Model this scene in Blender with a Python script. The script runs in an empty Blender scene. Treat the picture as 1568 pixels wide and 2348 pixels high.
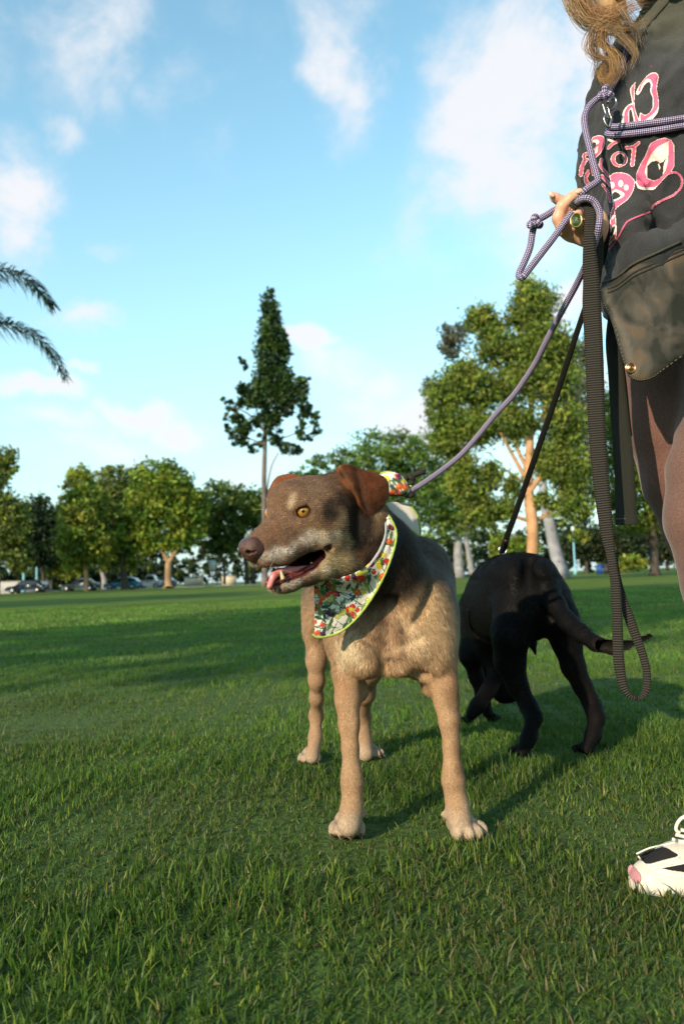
import bpy, math, random
import numpy as np
from mathutils import Vector, Matrix
from mathutils.bvhtree import BVHTree

rng = np.random.default_rng(7)
random.seed(7)
R = math.radians
SC = bpy.context.scene
COL = SC.collection

# ------------------------------------------------------------------ camera
FOC, CX, CY = 1826.0, 784.0, 1174.0          # focal length and centre, in units of a 1568 x 2348 picture
CAMP = np.array([0.0, 0.0, 0.5])
CAMM = Matrix.Rotation(R(90 + 4.75), 3, 'X') @ Matrix.Rotation(R(-1.9), 3, 'Z')
CR = np.array(CAMM)
cam_data = bpy.data.cameras.new('camera')
cam = bpy.data.objects.new('camera', cam_data)
COL.objects.link(cam)
cam.matrix_world = Matrix.Translation(Vector(CAMP)) @ CAMM.to_4x4()
cam_data.sensor_fit = 'VERTICAL'
cam_data.sensor_height = 36.0
cam_data.sensor_width = 36.0
cam_data.lens = 36.0 * FOC / 2348.0
cam_data.clip_start = 0.05
cam_data.clip_end = 3000
cam_data.dof.use_dof = True
cam_data.dof.focus_distance = 1.43
cam_data.dof.aperture_fstop = 5.6
SC.camera = cam

# ------------------------------------------------------------------ light
SUN_EL, SUN_AZ = R(21), R(-144)             # azimuth from +Y towards +X
sun_to = np.array([math.cos(SUN_EL) * math.sin(SUN_AZ), math.cos(SUN_EL) * math.cos(SUN_AZ), math.sin(SUN_EL)])
world = bpy.data.worlds.new('World')
SC.world = world
world.use_nodes = True
SKY_STRENGTH = 0.15
SUN_STRENGTH = 2.75
sl = bpy.data.lights.new('sun', 'SUN')
sl.energy = SUN_STRENGTH
sl.angle = R(0.6)
sl.color = (1.0, 0.80, 0.56)
sun = bpy.data.objects.new('sun', sl)
COL.objects.link(sun)
sun.rotation_euler = Vector(sun_to).to_track_quat('Z', 'Y').to_euler()
SC.view_settings.view_transform = 'Standard'
SC.view_settings.look = 'None'
SC.view_settings.gamma = 1
SC.view_settings.exposure = 1.18
SC.view_settings.use_curve_mapping = False
SC.render.engine = 'CYCLES'
SC.cycles.max_bounces = 8
SC.cycles.transparent_max_bounces = 8

# ------------------------------------------------------------------ picture <-> place
def P(px, py, Y):
    """the point of the place at distance Y (metres along +Y) seen at picture position px, py"""
    d = CR @ np.array([(px - CX) / FOC, -(py - CY) / FOC, -1.0])
    return CAMP + d * (Y / d[1])
def G(px, py, z=0.0):
    d = CR @ np.array([(px - CX) / FOC, -(py - CY) / FOC, -1.0])
    return CAMP + d * ((z - CAMP[2]) / d[2])
def proj(p):
    q = (np.asarray(p) - CAMP) @ CR
    return np.stack([CX - FOC * q[..., 0] / q[..., 2], CY + FOC * q[..., 1] / q[..., 2]], -1)
def M(rpx, Y):
    return rpx * Y / FOC
def unit(v):
    v = np.asarray(v, float)
    return v / np.linalg.norm(v)

# ------------------------------------------------------------------ objects
def new_mesh(name, verts, faces, mat=None, parent=None, smooth=True, col=None, mats=None, midx=None, uv=None):
    """faces: array (n,k) or list of arrays of different k"""
    me = bpy.data.meshes.new(name)
    verts = np.asarray(verts, np.float32)
    fl = faces if isinstance(faces, list) and np.ndim(faces[0]) == 2 else [np.asarray(faces)]
    fl = [np.asarray(f, np.int32) for f in fl if len(f)]
    nl = sum(f.size for f in fl)
    npoly = sum(len(f) for f in fl)
    me.vertices.add(len(verts)); me.vertices.foreach_set('co', verts.ravel())
    me.loops.add(nl); me.loops.foreach_set('vertex_index', np.concatenate([f.ravel() for f in fl]))
    me.polygons.add(npoly)
    tot = np.concatenate([np.full(len(f), f.shape[1], np.int32) for f in fl])
    st = np.concatenate([[0], np.cumsum(tot)[:-1]]).astype(np.int32)
    me.polygons.foreach_set('loop_start', st)
    me.polygons.foreach_set('loop_total', tot)
    if midx is not None:
        me.polygons.foreach_set('material_index', np.asarray(midx, np.int32))
    me.update(calc_edges=True)
    me.validate()
    if smooth:
        me.shade_smooth()
    if col is not None:
        a = me.color_attributes.new('Col', 'FLOAT_COLOR', 'POINT')
        c = np.ones((len(verts), 4), np.float32); c[:, :3] = col
        a.data.foreach_set('color', c.ravel())
    if uv is not None:
        a = me.attributes.new('UVp', 'FLOAT_VECTOR', 'POINT')
        c = np.zeros((len(verts), 3), np.float32); c[:, :uv.shape[1]] = uv
        a.data.foreach_set('vector', c.ravel())
    for m in (mats or ([mat] if mat else [])):
        me.materials.append(m)
    o = bpy.data.objects.new(name, me)
    COL.objects.link(o)
    if parent is not None:
        adopt(o, parent)
    return o
def adopt(o, parent):
    o.parent = parent
    o.matrix_parent_inverse = Matrix.Translation(-Vector(parent.location)) if parent.type == 'EMPTY' else Matrix.Identity(4)
def empty(name, loc, label, cat, group=None):
    o = bpy.data.objects.new(name, None)
    o.location = [float(v) for v in loc]
    o.empty_display_size = 0.1
    COL.objects.link(o)
    return tag(o, label, cat, group)
def tag(o, label=None, cat=None, group=None, kind=None):
    if label: o['label'] = label
    if cat: o['category'] = cat
    if group: o['group'] = group
    if kind: o['kind'] = kind
    return o

class MB:
    """collects boxes, tubes and quads into one mesh"""
    def __init__(s):
        s.v, s.q, s.t, s.n = [], [], [], 0
    def add(s, v, q=None, t=None):
        v = np.asarray(v, float)
        if q is not None and len(q): s.q.append(np.asarray(q) + s.n)
        if t is not None and len(t): s.t.append(np.asarray(t) + s.n)
        s.v.append(v); s.n += len(v)
    def box(s, c, size, rz=0.0):
        x, y, z = [d / 2 for d in size]
        v = np.array([[i * x, j * y, k * z] for i in (-1, 1) for j in (-1, 1) for k in (-1, 1)])
        ca, sa = math.cos(rz), math.sin(rz)
        v = v @ np.array([[ca, sa, 0], [-sa, ca, 0], [0, 0, 1]]) + np.asarray(c)
        s.add(v, [[0, 1, 3, 2], [4, 6, 7, 5], [0, 4, 5, 1], [2, 3, 7, 6], [0, 2, 6, 4], [1, 5, 7, 3]])
    def tube(s, pts, rad, n=8, cap=True):
        pts = np.asarray(pts, float)
        rad = np.broadcast_to(np.asarray(rad, float), (len(pts),))
        tg = np.gradient(pts, axis=0); tg /= np.linalg.norm(tg, axis=1)[:, None] + 1e-12
        ref = np.array([0.0, 0, 1]) if abs(tg[0][2]) < 0.9 else np.array([1.0, 0, 0])
        u = np.cross(tg[0], ref); u /= np.linalg.norm(u)
        vs = []
        for i in range(len(pts)):
            u = u - tg[i] * np.dot(u, tg[i]); u /= np.linalg.norm(u) + 1e-12
            w = np.cross(tg[i], u)
            a = np.arange(n) * 2 * math.pi / n
            vs.append(pts[i] + rad[i] * (np.cos(a)[:, None] * u + np.sin(a)[:, None] * w))
        v = np.concatenate(vs)
        q = []
        i0 = np.arange(len(pts) - 1)[:, None] * n; j = np.arange(n)[None]
        q = np.stack([i0 + j, i0 + (j + 1) % n, i0 + n + (j + 1) % n, i0 + n + j], -1).reshape(-1, 4)
        t = []
        if cap:
            v = np.concatenate([v, pts[:1], pts[-1:]])
            L = len(pts) * n
            for k in range(n):
                t.append([L, (k + 1) % n, k]); t.append([L + 1, L - n + k, L - n + (k + 1) % n])
        s.add(v, q, t)
    def build(s, name, mat, parent=None, smooth=False, col=None):
        fl = []
        if s.q: fl.append(np.concatenate(s.q))
        if s.t: fl.append(np.concatenate(s.t))
        return new_mesh(name, np.concatenate(s.v), fl, mat, parent, smooth, col)

def spline(pts, n=8):
    """Catmull-Rom through the points (any dimension)"""
    p = np.asarray(pts, float)
    p = np.concatenate([[2 * p[0] - p[1]], p, [2 * p[-1] - p[-2]]])
    out = []
    for i in range(1, len(p) - 2):
        for k in range(n):
            t = k / n
            out.append(0.5 * (2 * p[i] + (p[i + 1] - p[i - 1]) * t + (2 * p[i - 1] - 5 * p[i] + 4 * p[i + 1] - p[i + 2]) * t * t
                              + (3 * p[i] - p[i - 1] - 3 * p[i + 1] + p[i + 2]) * t ** 3))
    out.append(p[-2])
    return np.array(out)

_nw = [(unit(rng.normal(size=3)), rng.uniform(0.7, 1.6), rng.uniform(0, 6.28)) for _ in range(14)]
def noise(p, scale, seed=0):
    """cheap smooth noise, about -1..1, period about `scale`"""
    p = np.asarray(p); o = 0
    for i in range(5):
        d, f, ph = _nw[(i + seed * 3) % 14]
        o = o + np.sin((p @ d) * (6.283 * f / scale) + ph + seed * 1.7 + 0.8 * np.sin((p @ _nw[(i + 5 + seed) % 14][0]) * 5 / scale + seed))
    return o / 3.0

# ------------------------------------------------------------------ implicit bodies
class Vol:
    def __init__(s, lo, hi, h):
        s.lo = np.array(lo, float); s.h = h
        s.n = np.ceil((np.array(hi) - s.lo) / h).astype(int) + 1
        s.F = np.full(s.n, 1.0, np.float32)
    def _sl(s, lo, hi):
        a = np.clip(np.floor((lo - s.lo) / s.h).astype(int), 0, s.n)
        b = np.clip(np.ceil((hi - s.lo) / s.h).astype(int) + 1, 0, s.n)
        if (b <= a).any(): return None, None
        g = [(s.lo[i] + s.h * np.arange(a[i], b[i])).astype(np.float32) for i in range(3)]
        return tuple(slice(a[i], b[i]) for i in range(3)), np.stack(np.meshgrid(*g, indexing='ij'), -1)
    def _op(s, sl, d, k, sub):
        F = s.F[sl]
        if sub:
            d = -d
            h = np.maximum(k - np.abs(F - d), 0) / k
            s.F[sl] = np.maximum(F, d) + h * h * k * 0.25
        else:
            h = np.maximum(k - np.abs(F - d), 0) / k
            s.F[sl] = np.minimum(F, d) - h * h * k * 0.25
    def cone(s, a, b, ra, rb, k=0.02, sub=False):
        a = np.asarray(a, float); b = np.asarray(b, float); m = k + 2 * s.h + max(ra, rb)
        sl, X = s._sl(np.minimum(a, b) - m, np.maximum(a, b) + m)
        if sl is None: return
        ab = (b - a).astype(np.float32)
        t = np.clip(((X - a.astype(np.float32)) @ ab) / (ab @ ab + 1e-12), 0, 1)
        d = np.linalg.norm(X - a.astype(np.float32) - t[..., None] * ab, axis=-1) - (ra + (rb - ra) * t)
        s._op(sl, d, k, sub)
    def ball(s, c, rad, ax=None, k=0.02, sub=False):
        """ellipsoid: rad (3) along the rows of ax"""
        c = np.asarray(c, float); rad = np.broadcast_to(np.asarray(rad, float), (3,))
        ax = np.eye(3) if ax is None else np.asarray(ax, float)
        m = k + 2 * s.h + rad.max()
        sl, X = s._sl(c - m, c + m)
        if sl is None: return
        q = (X - c.astype(np.float32)) @ ax.T.astype(np.float32)
        k0 = np.linalg.norm(q / rad.astype(np.float32), axis=-1)
        k1 = np.linalg.norm(q / (rad ** 2).astype(np.float32), axis=-1) + 1e-9
        s._op(sl, k0 * (k0 - 1) / k1, k, sub)
    def chain(s, pts, k=0.02, sub=False):
        """pts: (px, py, Y, rpx)"""
        w = [(P(*p[:3]), M(p[3], p[2])) for p in pts]
        for (a, ra), (b, rb) in zip(w[:-1], w[1:]):
            s.cone(a, b, ra, rb, k, sub)
    def wchain(s, pts, k=0.02, sub=False):
        for (a, ra), (b, rb) in zip(pts[:-1], pts[1:]):
            s.cone(a, b, ra, rb, k, sub)
    def mesh(s, smooth=2):
        F = s.F; S = F < 0
        nx, ny, nz = F.shape
        c = np.zeros((nx - 1, ny - 1, nz - 1), np.int8)
        for i in (0, 1):
            for j in (0, 1):
                for k in (0, 1):
                    c += S[i:nx - 1 + i, j:ny - 1 + j, k:nz - 1 + k]
        act = (c > 0) & (c < 8)
        idx = np.full(act.shape, -1, np.int64)
        cells = np.argwhere(act)
        idx[act] = np.arange(len(cells))
        acc = np.zeros((len(cells), 3)); cnt = np.zeros(len(cells))
        co = [(i, j, k) for i in (0, 1) for j in (0, 1) for k in (0, 1)]
        for a in co:
            for ax in range(3):
                if a[ax]: continue
                b = list(a); b[ax] = 1
                fa = F[cells[:, 0] + a[0], cells[:, 1] + a[1], cells[:, 2] + a[2]]
                fb = F[cells[:, 0] + b[0], cells[:, 1] + b[1], cells[:, 2] + b[2]]
                m = (fa < 0) != (fb < 0)
                t = fa[m] / (fa[m] - fb[m])
                p = np.tile(np.array(a, float), (m.sum(), 1)); p[:, ax] += t
                acc[m] += p; cnt[m] += 1
        v = s.lo + s.h * (cells + acc / cnt[:, None])
        qs = []
        for ax in range(3):
            o = [1, 2] if ax == 0 else ([2, 0] if ax == 1 else [0, 1])
            A = S.take(range(F.shape[ax] - 1), ax); B = S.take(range(1, F.shape[ax]), ax)
            e = np.argwhere(A != B)
            ok = (e[:, o[0]] > 0) & (e[:, o[1]] > 0) & (e[:, o[0]] < F.shape[o[0]] - 1) & (e[:, o[1]] < F.shape[o[1]] - 1)
            e = e[ok]
            ins = A[e[:, 0], e[:, 1], e[:, 2]]
            def cell(d0, d1):
                q = e.copy(); q[:, o[0]] -= d0; q[:, o[1]] -= d1
                return idx[q[:, 0], q[:, 1], q[:, 2]]
            q = np.stack([cell(1, 1), cell(0, 1), cell(0, 0), cell(1, 0)], -1)
            q[~ins] = q[~ins][:, ::-1]
            qs.append(q)
        q = np.concatenate(qs)
        q = q[(q >= 0).all(1)]
        return relax(v, q, smooth), q
def relax(v, q, it, lam=0.5):
    e = np.concatenate([q[:, [0, 1]], q[:, [1, 2]], q[:, [2, 3]], q[:, [3, 0]]])
    deg = np.bincount(e.ravel(), minlength=len(v))
    for _ in range(it):
        acc = np.stack([np.bincount(e[:, 0], v[e[:, 1], i], len(v)) + np.bincount(e[:, 1], v[e[:, 0], i], len(v)) for i in range(3)], -1)
        v = v + lam * (acc / np.maximum(deg, 1)[:, None] - v)
    return v
def vnormals(v, q):
    n = np.cross(v[q[:, 2]] - v[q[:, 0]], v[q[:, 3]] - v[q[:, 1]])
    out = np.zeros_like(v)
    for k in range(4):
        for i in range(3):
            out[:, i] += np.bincount(q[:, k], n[:, i], len(v))
    return out / (np.linalg.norm(out, axis=1)[:, None] + 1e-12)
def bvh(v, q):
    return BVHTree.FromPolygons([Vector(p) for p in v], [tuple(int(i) for i in f) for f in q])
def hit(tree, px, py, default=None):
    """distance Y at which the sight line through px, py meets the surface"""
    d = CR @ np.array([(px - CX) / FOC, -(py - CY) / FOC, -1.0])
    r = tree.ray_cast(Vector(CAMP), Vector(d / np.linalg.norm(d)))
    return r[0][1] if r[0] is not None else default
def blob(v, c, r, soft=0.5):
    """0..1 weight of points v within r of c"""
    d = np.linalg.norm((v - np.asarray(c)), axis=-1) / r
    return np.clip((1 - d) / soft, 0, 1) ** 2 * (3 - 2 * np.clip((1 - d) / soft, 0, 1))
def mixc(col, w, c):
    return col * (1 - w[:, None]) + np.asarray(c) * w[:, None]

def inside(poly, x, y):
    poly = np.asarray(poly); r = np.zeros(np.shape(x), bool); j = len(poly) - 1
    for i in range(len(poly)):
        xi, yi = poly[i]; xj, yj = poly[j]
        c = ((yi > y) != (yj > y)) & (x < (xj - xi) * (y - yi) / (yj - yi + 1e-12) + xi)
        r ^= c; j = i
    return r
def polydist(poly, x, y):
    poly = np.asarray(poly, float); d = np.full(np.shape(x), 1e9)
    for i in range(len(poly)):
        a = poly[i - 1]; b = poly[i]; ab = b - a
        t = np.clip(((x - a[0]) * ab[0] + (y - a[1]) * ab[1]) / (ab @ ab + 1e-9), 0, 1)
        d = np.minimum(d, np.hypot(x - a[0] - t * ab[0], y - a[1] - t * ab[1]))
    return d
def cloth_patch(outline, step, depth, thick=0.002, bulge=0.0, bw=20.0, smooth_curve=True, blur=3):
    """A real piece of cloth or skin whose outline was read off the photograph: a grid cut to the outline, laid at depth(px,py) metres,
    given a thickness and an optional puffed shape. Returns verts, quads, picture coordinates, distance to the edge."""
    ol = spline(np.concatenate([outline, outline[:1]]), 6)[:-1] if smooth_curve else np.asarray(outline, float)
    x0, y0 = ol.min(0) - step; x1, y1 = ol.max(0) + step
    nx = int((x1 - x0) / step) + 1; ny = int((y1 - y0) / step) + 1
    gx, gy = np.meshgrid(x0 + step * np.arange(nx), y0 + step * np.arange(ny), indexing='ij')
    ins = inside(ol, gx, gy)
    ds = polydist(ol, gx, gy) * np.where(ins, 1, -1)
    # keep points within, plus the ring just outside snapped on to the outline
    cell = (ds[:-1, :-1] > -0.3 * step) & (ds[1:, :-1] > -0.3 * step) & (ds[1:, 1:] > -0.3 * step) & (ds[:-1, 1:] > -0.3 * step)
    D = np.zeros(gx.shape); used = np.zeros(gx.shape, bool)
    for a in (0, 1):
        for b in (0, 1):
            used[a:nx - 1 + a, b:ny - 1 + b] |= cell
    D[:] = np.nan
    for i, j in np.argwhere(used):
        z = depth(gx[i, j], gy[i, j])
        D[i, j] = np.nan if z is None else z
    for _ in range(400):
        nanm = np.isnan(D) & used
        if not nanm.any(): break
        Pd = np.pad(D, 1, constant_values=np.nan)
        st = np.stack([Pd[:-2, 1:-1], Pd[2:, 1:-1], Pd[1:-1, :-2], Pd[1:-1, 2:]])
        ok = ~np.isnan(st); s_ = np.where(ok, st, 0).sum(0); c_ = ok.sum(0)
        D = np.where(nanm & (c_ > 0), s_ / np.maximum(c_, 1), D)
    for _ in range(blur):
        Pd = np.pad(D, 1, constant_values=np.nan)
        st = np.stack([Pd[1:-1, 1:-1], Pd[:-2, 1:-1], Pd[2:, 1:-1], Pd[1:-1, :-2], Pd[1:-1, 2:]])
        ok = ~np.isnan(st); m = np.where(ok, st, 0).sum(0) / np.maximum(ok.sum(0), 1)
        D = np.where(used, m, D)
    e = np.clip(ds / bw, 0, 1)
    puff = bulge * np.sqrt(np.clip(1 - (1 - e) ** 2, 0, 1))
    ii = -np.ones(gx.shape, int); ii[used] = np.arange(used.sum())
    X, Y_ = gx[used], gy[used]; d_ = D[used]; pf = puff[used]; dd = ds[used]
    fr = np.array([P(a, b, c) for a, b, c in zip(X, Y_, d_ - pf - thick / 2)])
    bk = np.array([P(a, b, c) for a, b, c in zip(X, Y_, d_ + thick / 2 + 0.3 * pf)])
    ci = np.argwhere(cell)
    q = np.stack([ii[ci[:, 0], ci[:, 1]], ii[ci[:, 0], ci[:, 1] + 1], ii[ci[:, 0] + 1, ci[:, 1] + 1], ii[ci[:, 0] + 1, ci[:, 1]]], -1)
    n = len(fr)
    e_ = np.concatenate([q[:, [0, 1]], q[:, [1, 2]], q[:, [2, 3]], q[:, [3, 0]]])
    key = {}
    es = set(map(tuple, e_.tolist()))
    rim = [(a, b) for a, b in es if (b, a) not in es]
    rq = np.array([[b, a, a + n, b + n] for a, b in rim]) if rim else np.zeros((0, 4), int)
    V = np.concatenate([fr, bk])
    Q = np.concatenate([q, q[:, ::-1] + n, rq])
    pc = np.concatenate([np.stack([X, Y_], -1)] * 2)
    # soften the stair-stepped rim
    rid = np.unique(np.array(rim).ravel()) if rim else np.array([], int)
    if len(rid):
        nb = {int(i): [] for i in rid}
        for a, b in rim:
            nb[a].append(b); nb[b].append(a)
        for _ in range(3):
            V2 = V.copy()
            for i, l in nb.items():
                V2[i] = 0.4 * V[i] + 0.6 * V[l].mean(0); V2[i + n] = 0.4 * V[i + n] + 0.6 * V[[k + n for k in l]].mean(0)
            V = V2
    return V, Q, pc, np.concatenate([dd, dd])

def fur(v, q, col, dirf, lenf, count, width, lift=0.35, jit=0.25, colj=0.22, seed=1, weight=None, pale=None):
    """short hairs, one thin triangle each, rooted on the surface"""
    r = np.random.default_rng(seed)
    area = np.linalg.norm(np.cross(v[q[:, 2]] - v[q[:, 0]], v[q[:, 3]] - v[q[:, 1]]), axis=1)
    cen = v[q].mean(1)
    if weight is not None: area = area * weight(cen)
    f = r.choice(len(q), count, p=area / area.sum())
    w = r.random((count, 4)) + 0.05; w /= w.sum(1)[:, None]
    p = (v[q[f]] * w[..., None]).sum(1)
    N = vnormals(v, q); n = (N[q[f]] * w[..., None]).sum(1); n /= np.linalg.norm(n, axis=1)[:, None] + 1e-9
    c = (col[q[f]] * w[..., None]).sum(1)
    d = dirf(p) + r.normal(size=(count, 3)) * jit
    d = d - n * (d * n).sum(1)[:, None]; d /= np.linalg.norm(d, axis=1)[:, None] + 1e-9
    L = lenf(p) * r.uniform(0.6, 1.3, count)
    lf = (lift(p) if callable(lift) else lift) * r.uniform(0.4, 1.6, count)
    tip = p + L[:, None] * (d * np.cos(lf)[:, None] + n * np.sin(lf)[:, None])
    s = np.cross(d, n) * (width * r.uniform(0.7, 1.3, count))[:, None] * 0.5
    base = p - n * 0.0005
    V = np.stack([base - s, base + s, tip], 1).reshape(-1, 3)
    c = c * (1 + colj * r.normal(size=count))[:, None]
    if pale is not None:
        k_ = (r.random(count) < 0.22)[:, None] * r.uniform(0.3, 1.0, (count, 1))
        c = c * (1 + 1.1 * k_) + 0.012 * k_
    C = np.clip(np.repeat(c, 3, 0), 0, 1); C[2::3] *= 1.15
    T = np.arange(3 * count).reshape(-1, 3)
    return V, T, C

# ------------------------------------------------------------------ materials
def mat(name, color=(0.5, 0.5, 0.5), rough=0.7, spec=0.3, metal=0.0, attr=False, noise_s=None, noise_a=0.15, bump=None, sheen=0.0, coat=0.0, trans=0.0, sub=0.0):
    m = bpy.data.materials.new(name); m.use_nodes = True
    nt = m.node_tree; b = nt.nodes['Principled BSDF']; L = nt.links
    b.inputs['Roughness'].default_value = rough
    b.inputs['Specular IOR Level'].default_value = spec
    b.inputs['Metallic'].default_value = metal
    b.inputs['Sheen Weight'].default_value = sheen
    b.inputs['Coat Weight'].default_value = coat
    if sub:
        b.inputs['Subsurface Weight'].default_value = sub
        b.inputs['Subsurface Radius'].default_value = (0.6, 0.2, 0.1)
        b.inputs['Subsurface Scale'].default_value = 0.01
    if attr:
        a = nt.nodes.new('ShaderNodeVertexColor'); a.layer_name = 'Col'; src = a.outputs[0]
    else:
        a = nt.nodes.new('ShaderNodeRGB'); a.outputs[0].default_value = (*color, 1); src = a.outputs[0]
    tc = nt.nodes.new('ShaderNodeTexCoord')
    if noise_s:
        nz = nt.nodes.new('ShaderNodeTexNoise'); nz.inputs['Scale'].default_value = noise_s; nz.inputs['Detail'].default_value = 5
        L.new(tc.outputs['Object'], nz.inputs['Vector'])
        mr = nt.nodes.new('ShaderNodeMapRange'); mr.inputs[1].default_value = 0.25; mr.inputs[2].default_value = 0.75
        mr.inputs[3].default_value = 1 - noise_a; mr.inputs[4].default_value = 1 + noise_a
        L.new(nz.outputs[0], mr.inputs[0])
        mx = nt.nodes.new('ShaderNodeVectorMath'); mx.operation = 'SCALE'
        L.new(src, mx.inputs[0]); L.new(mr.outputs[0], mx.inputs['Scale']); src = mx.outputs[0]
    L.new(src, b.inputs['Base Color'])
    if bump:
        nz = nt.nodes.new('ShaderNodeTexNoise'); nz.inputs['Scale'].default_value = bump[0]; nz.inputs['Detail'].default_value = 4
        L.new(tc.outputs['Object'], nz.inputs['Vector'])
        bp = nt.nodes.new('ShaderNodeBump'); bp.inputs['Strength'].default_value = bump[1]; bp.inputs['Distance'].default_value = bump[2]
        L.new(nz.outputs[0], bp.inputs['Height']); L.new(bp.outputs[0], b.inputs['Normal'])
    if trans:
        t = nt.nodes.new('ShaderNodeBsdfTranslucent'); L.new(src, t.inputs['Color'])
        mxs = nt.nodes.new('ShaderNodeMixShader'); mxs.inputs[0].default_value = trans
        L.new(b.outputs[0], mxs.inputs[1]); L.new(t.outputs[0], mxs.inputs[2])
        L.new(mxs.outputs[0], nt.nodes['Material Output'].inputs['Surface'])
    return m
# ------------------------------------------------------------------ sky
CLOUDS = [(1130, 250, 190, 330, 1.0), (1270, 120, 240, 230, 0.95), (1010, 470, 140, 150, 0.55), (1200, 560, 170, 170, 0.55), (765, 190, 90, 170, 0.60), (800, 60, 80, 90, 0.35),
          (20, 440, 170, 130, 1.0), (100, 510, 90, 70, 0.6), (10, 330, 120, 70, 0.5), (255, 90, 170, 160, 0.62), (470, 250, 110, 140, 0.42), (600, 120, 120, 120, 0.25), (215, 325, 80, 50, 0.40), (20, 60, 120, 120, 0.4),
          (200, 695, 110, 45, 0.75), (290, 585, 80, 30, 0.4), (735, 812, 90, 50, 1.15), (800, 880, 140, 90, 0.95), (880, 960, 180, 110, 0.8), (320, 925, 150, 50, 0.95), (440, 965, 140, 60, 0.8), (50, 870, 140, 50, 0.95), (165, 815, 70, 24, 0.8),
          (110, 960, 180, 40, 0.65), (250, 1020, 220, 70, 0.65), (1310, 690, 90, 70, 1.0), (1180, 660, 70, 50, 0.4), (1000, 1000, 300, 80, 0.6), (600, 1080, 300, 60, 0.5), (1420, 900, 160, 150, 0.7)]
def make_sky():
    nt = world.node_tree; L = nt.links; N = nt.nodes
    for n in list(N): N.remove(n)
    out = N.new('ShaderNodeOutputWorld'); bg = N.new('ShaderNodeBackground')
    sky = N.new('ShaderNodeTexSky'); sky.sky_type = 'NISHITA'; sky.sun_disc = False
    sky.sun_elevation = SUN_EL; sky.sun_rotation = SUN_AZ
    sky.air_density = 1.0; sky.dust_density = 0.4; sky.ozone_density = 1.0
    tc = N.new('ShaderNodeTexCoord')
    sep = N.new('ShaderNodeSeparateXYZ'); L.new(tc.outputs['Generated'], sep.inputs[0])
    def math_(op, a, b=None):
        m = N.new('ShaderNodeMath'); m.operation = op
        for i, v in enumerate((a, b)):
            if v is None: continue
            if isinstance(v, (int, float)): m.inputs[i].default_value = v
            else: L.new(v, m.inputs[i])
        return m.outputs[0]
    def rng_(v, a, b, c, d, smooth=False):
        r = N.new('ShaderNodeMapRange'); r.interpolation_type = 'SMOOTHSTEP' if smooth else 'LINEAR'
        for i, x in enumerate((a, b, c, d)): r.inputs[1 + i].default_value = x
        L.new(v, r.inputs[0]); return r.outputs[0]
    # broad cloud masses seen above the park, as ragged ellipses of direction
    wn = N.new('ShaderNodeTexNoise'); wn.inputs['Scale'].default_value = 4.2; wn.inputs['Detail'].default_value = 6; wn.inputs['Roughness'].default_value = 0.6; L.new(tc.outputs['Generated'], wn.inputs['Vector'])
    wa = N.new('ShaderNodeVectorMath'); wa.operation = 'SUBTRACT'; L.new(wn.outputs['Color'], wa.inputs[0]); wa.inputs[1].default_value = (0.5, 0.5, 0.5)
    wb = N.new('ShaderNodeVectorMath'); wb.operation = 'MULTIPLY'; L.new(wa.outputs[0], wb.inputs[0]); wb.inputs[1].default_value = (0.24, 0.0, 0.16)
    wc = N.new('ShaderNodeVectorMath'); wc.operation = 'ADD'; L.new(wb.outputs[0], wc.inputs[0]); L.new(tc.outputs['Generated'], wc.inputs[1])
    tot = None
    for (px, py, rx, ry, amp) in CLOUDS:
        c = unit(P(px, py, 1.0) - CAMP); sc = 1.0
        s = N.new('ShaderNodeVectorMath'); s.operation = 'SUBTRACT'; L.new(wc.outputs[0], s.inputs[0]); s.inputs[1].default_value = tuple(c)
        m = N.new('ShaderNodeVectorMath'); m.operation = 'MULTIPLY'; L.new(s.outputs[0], m.inputs[0]); m.inputs[1].default_value = (FOC / rx, 4.0, FOC / ry)
        l = N.new('ShaderNodeVectorMath'); l.operation = 'LENGTH'; L.new(m.outputs[0], l.inputs[0])
        w = rng_(l.outputs['Value'], 1.25, 0.0, 0.0, amp, True)
        tot = w if tot is None else math_('MAXIMUM', tot, w)
    # elsewhere in the sky the same kind of broken cloud goes on
    nz0 = N.new('ShaderNodeTexNoise'); nz0.inputs['Scale'].default_value = 2.6; nz0.inputs['Detail'].default_value = 3; L.new(tc.outputs['Generated'], nz0.inputs['Vector'])
    els = rng_(nz0.outputs[0], 0.50, 0.70, 0.0, 0.8, True)
    away = rng_(sep.outputs[1], 0.80, 0.55, 0.0, 1.0, True)
    tot = math_('MAXIMUM', tot, math_('MULTIPLY', els, away))
    mp = N.new('ShaderNodeMapping'); mp.inputs['Scale'].default_value = (1.0, 1.0, 1.25); mp.inputs['Rotation'].default_value = (0, R(-35), 0); L.new(tc.outputs['Generated'], mp.inputs[0])
    nz = N.new('ShaderNodeTexNoise'); nz.inputs['Scale'].default_value = 7.5; nz.inputs['Detail'].default_value = 9; nz.inputs['Roughness'].default_value = 0.62; nz.inputs['Distortion'].default_value = 0.25
    L.new(mp.outputs[0], nz.inputs['Vector'])
    n2 = rng_(nz.outputs[0], 0.30, 0.70, -0.30, 0.34)
    dens = rng_(math_('ADD', math_('MULTIPLY', tot, 0.95), math_('MULTIPLY', n2, math_('ADD', math_('MULTIPLY', tot, 2.1), 0.22))), 0.08, 0.98, 0.0, 0.93, True)
    # haze that whitens towards the horizon
    hp = math_('POWER', rng_(sep.outputs[2], 0.62, 0.0, 0.0, 1.0), 1.9)
    gain = N.new('ShaderNodeMix'); gain.data_type = 'RGBA'; gain.blend_type = 'MULTIPLY'; gain.inputs[0].default_value = 1.0
    L.new(sky.outputs[0], gain.inputs[6]); gain.inputs[7].default_value = SKY_TINT
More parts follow.
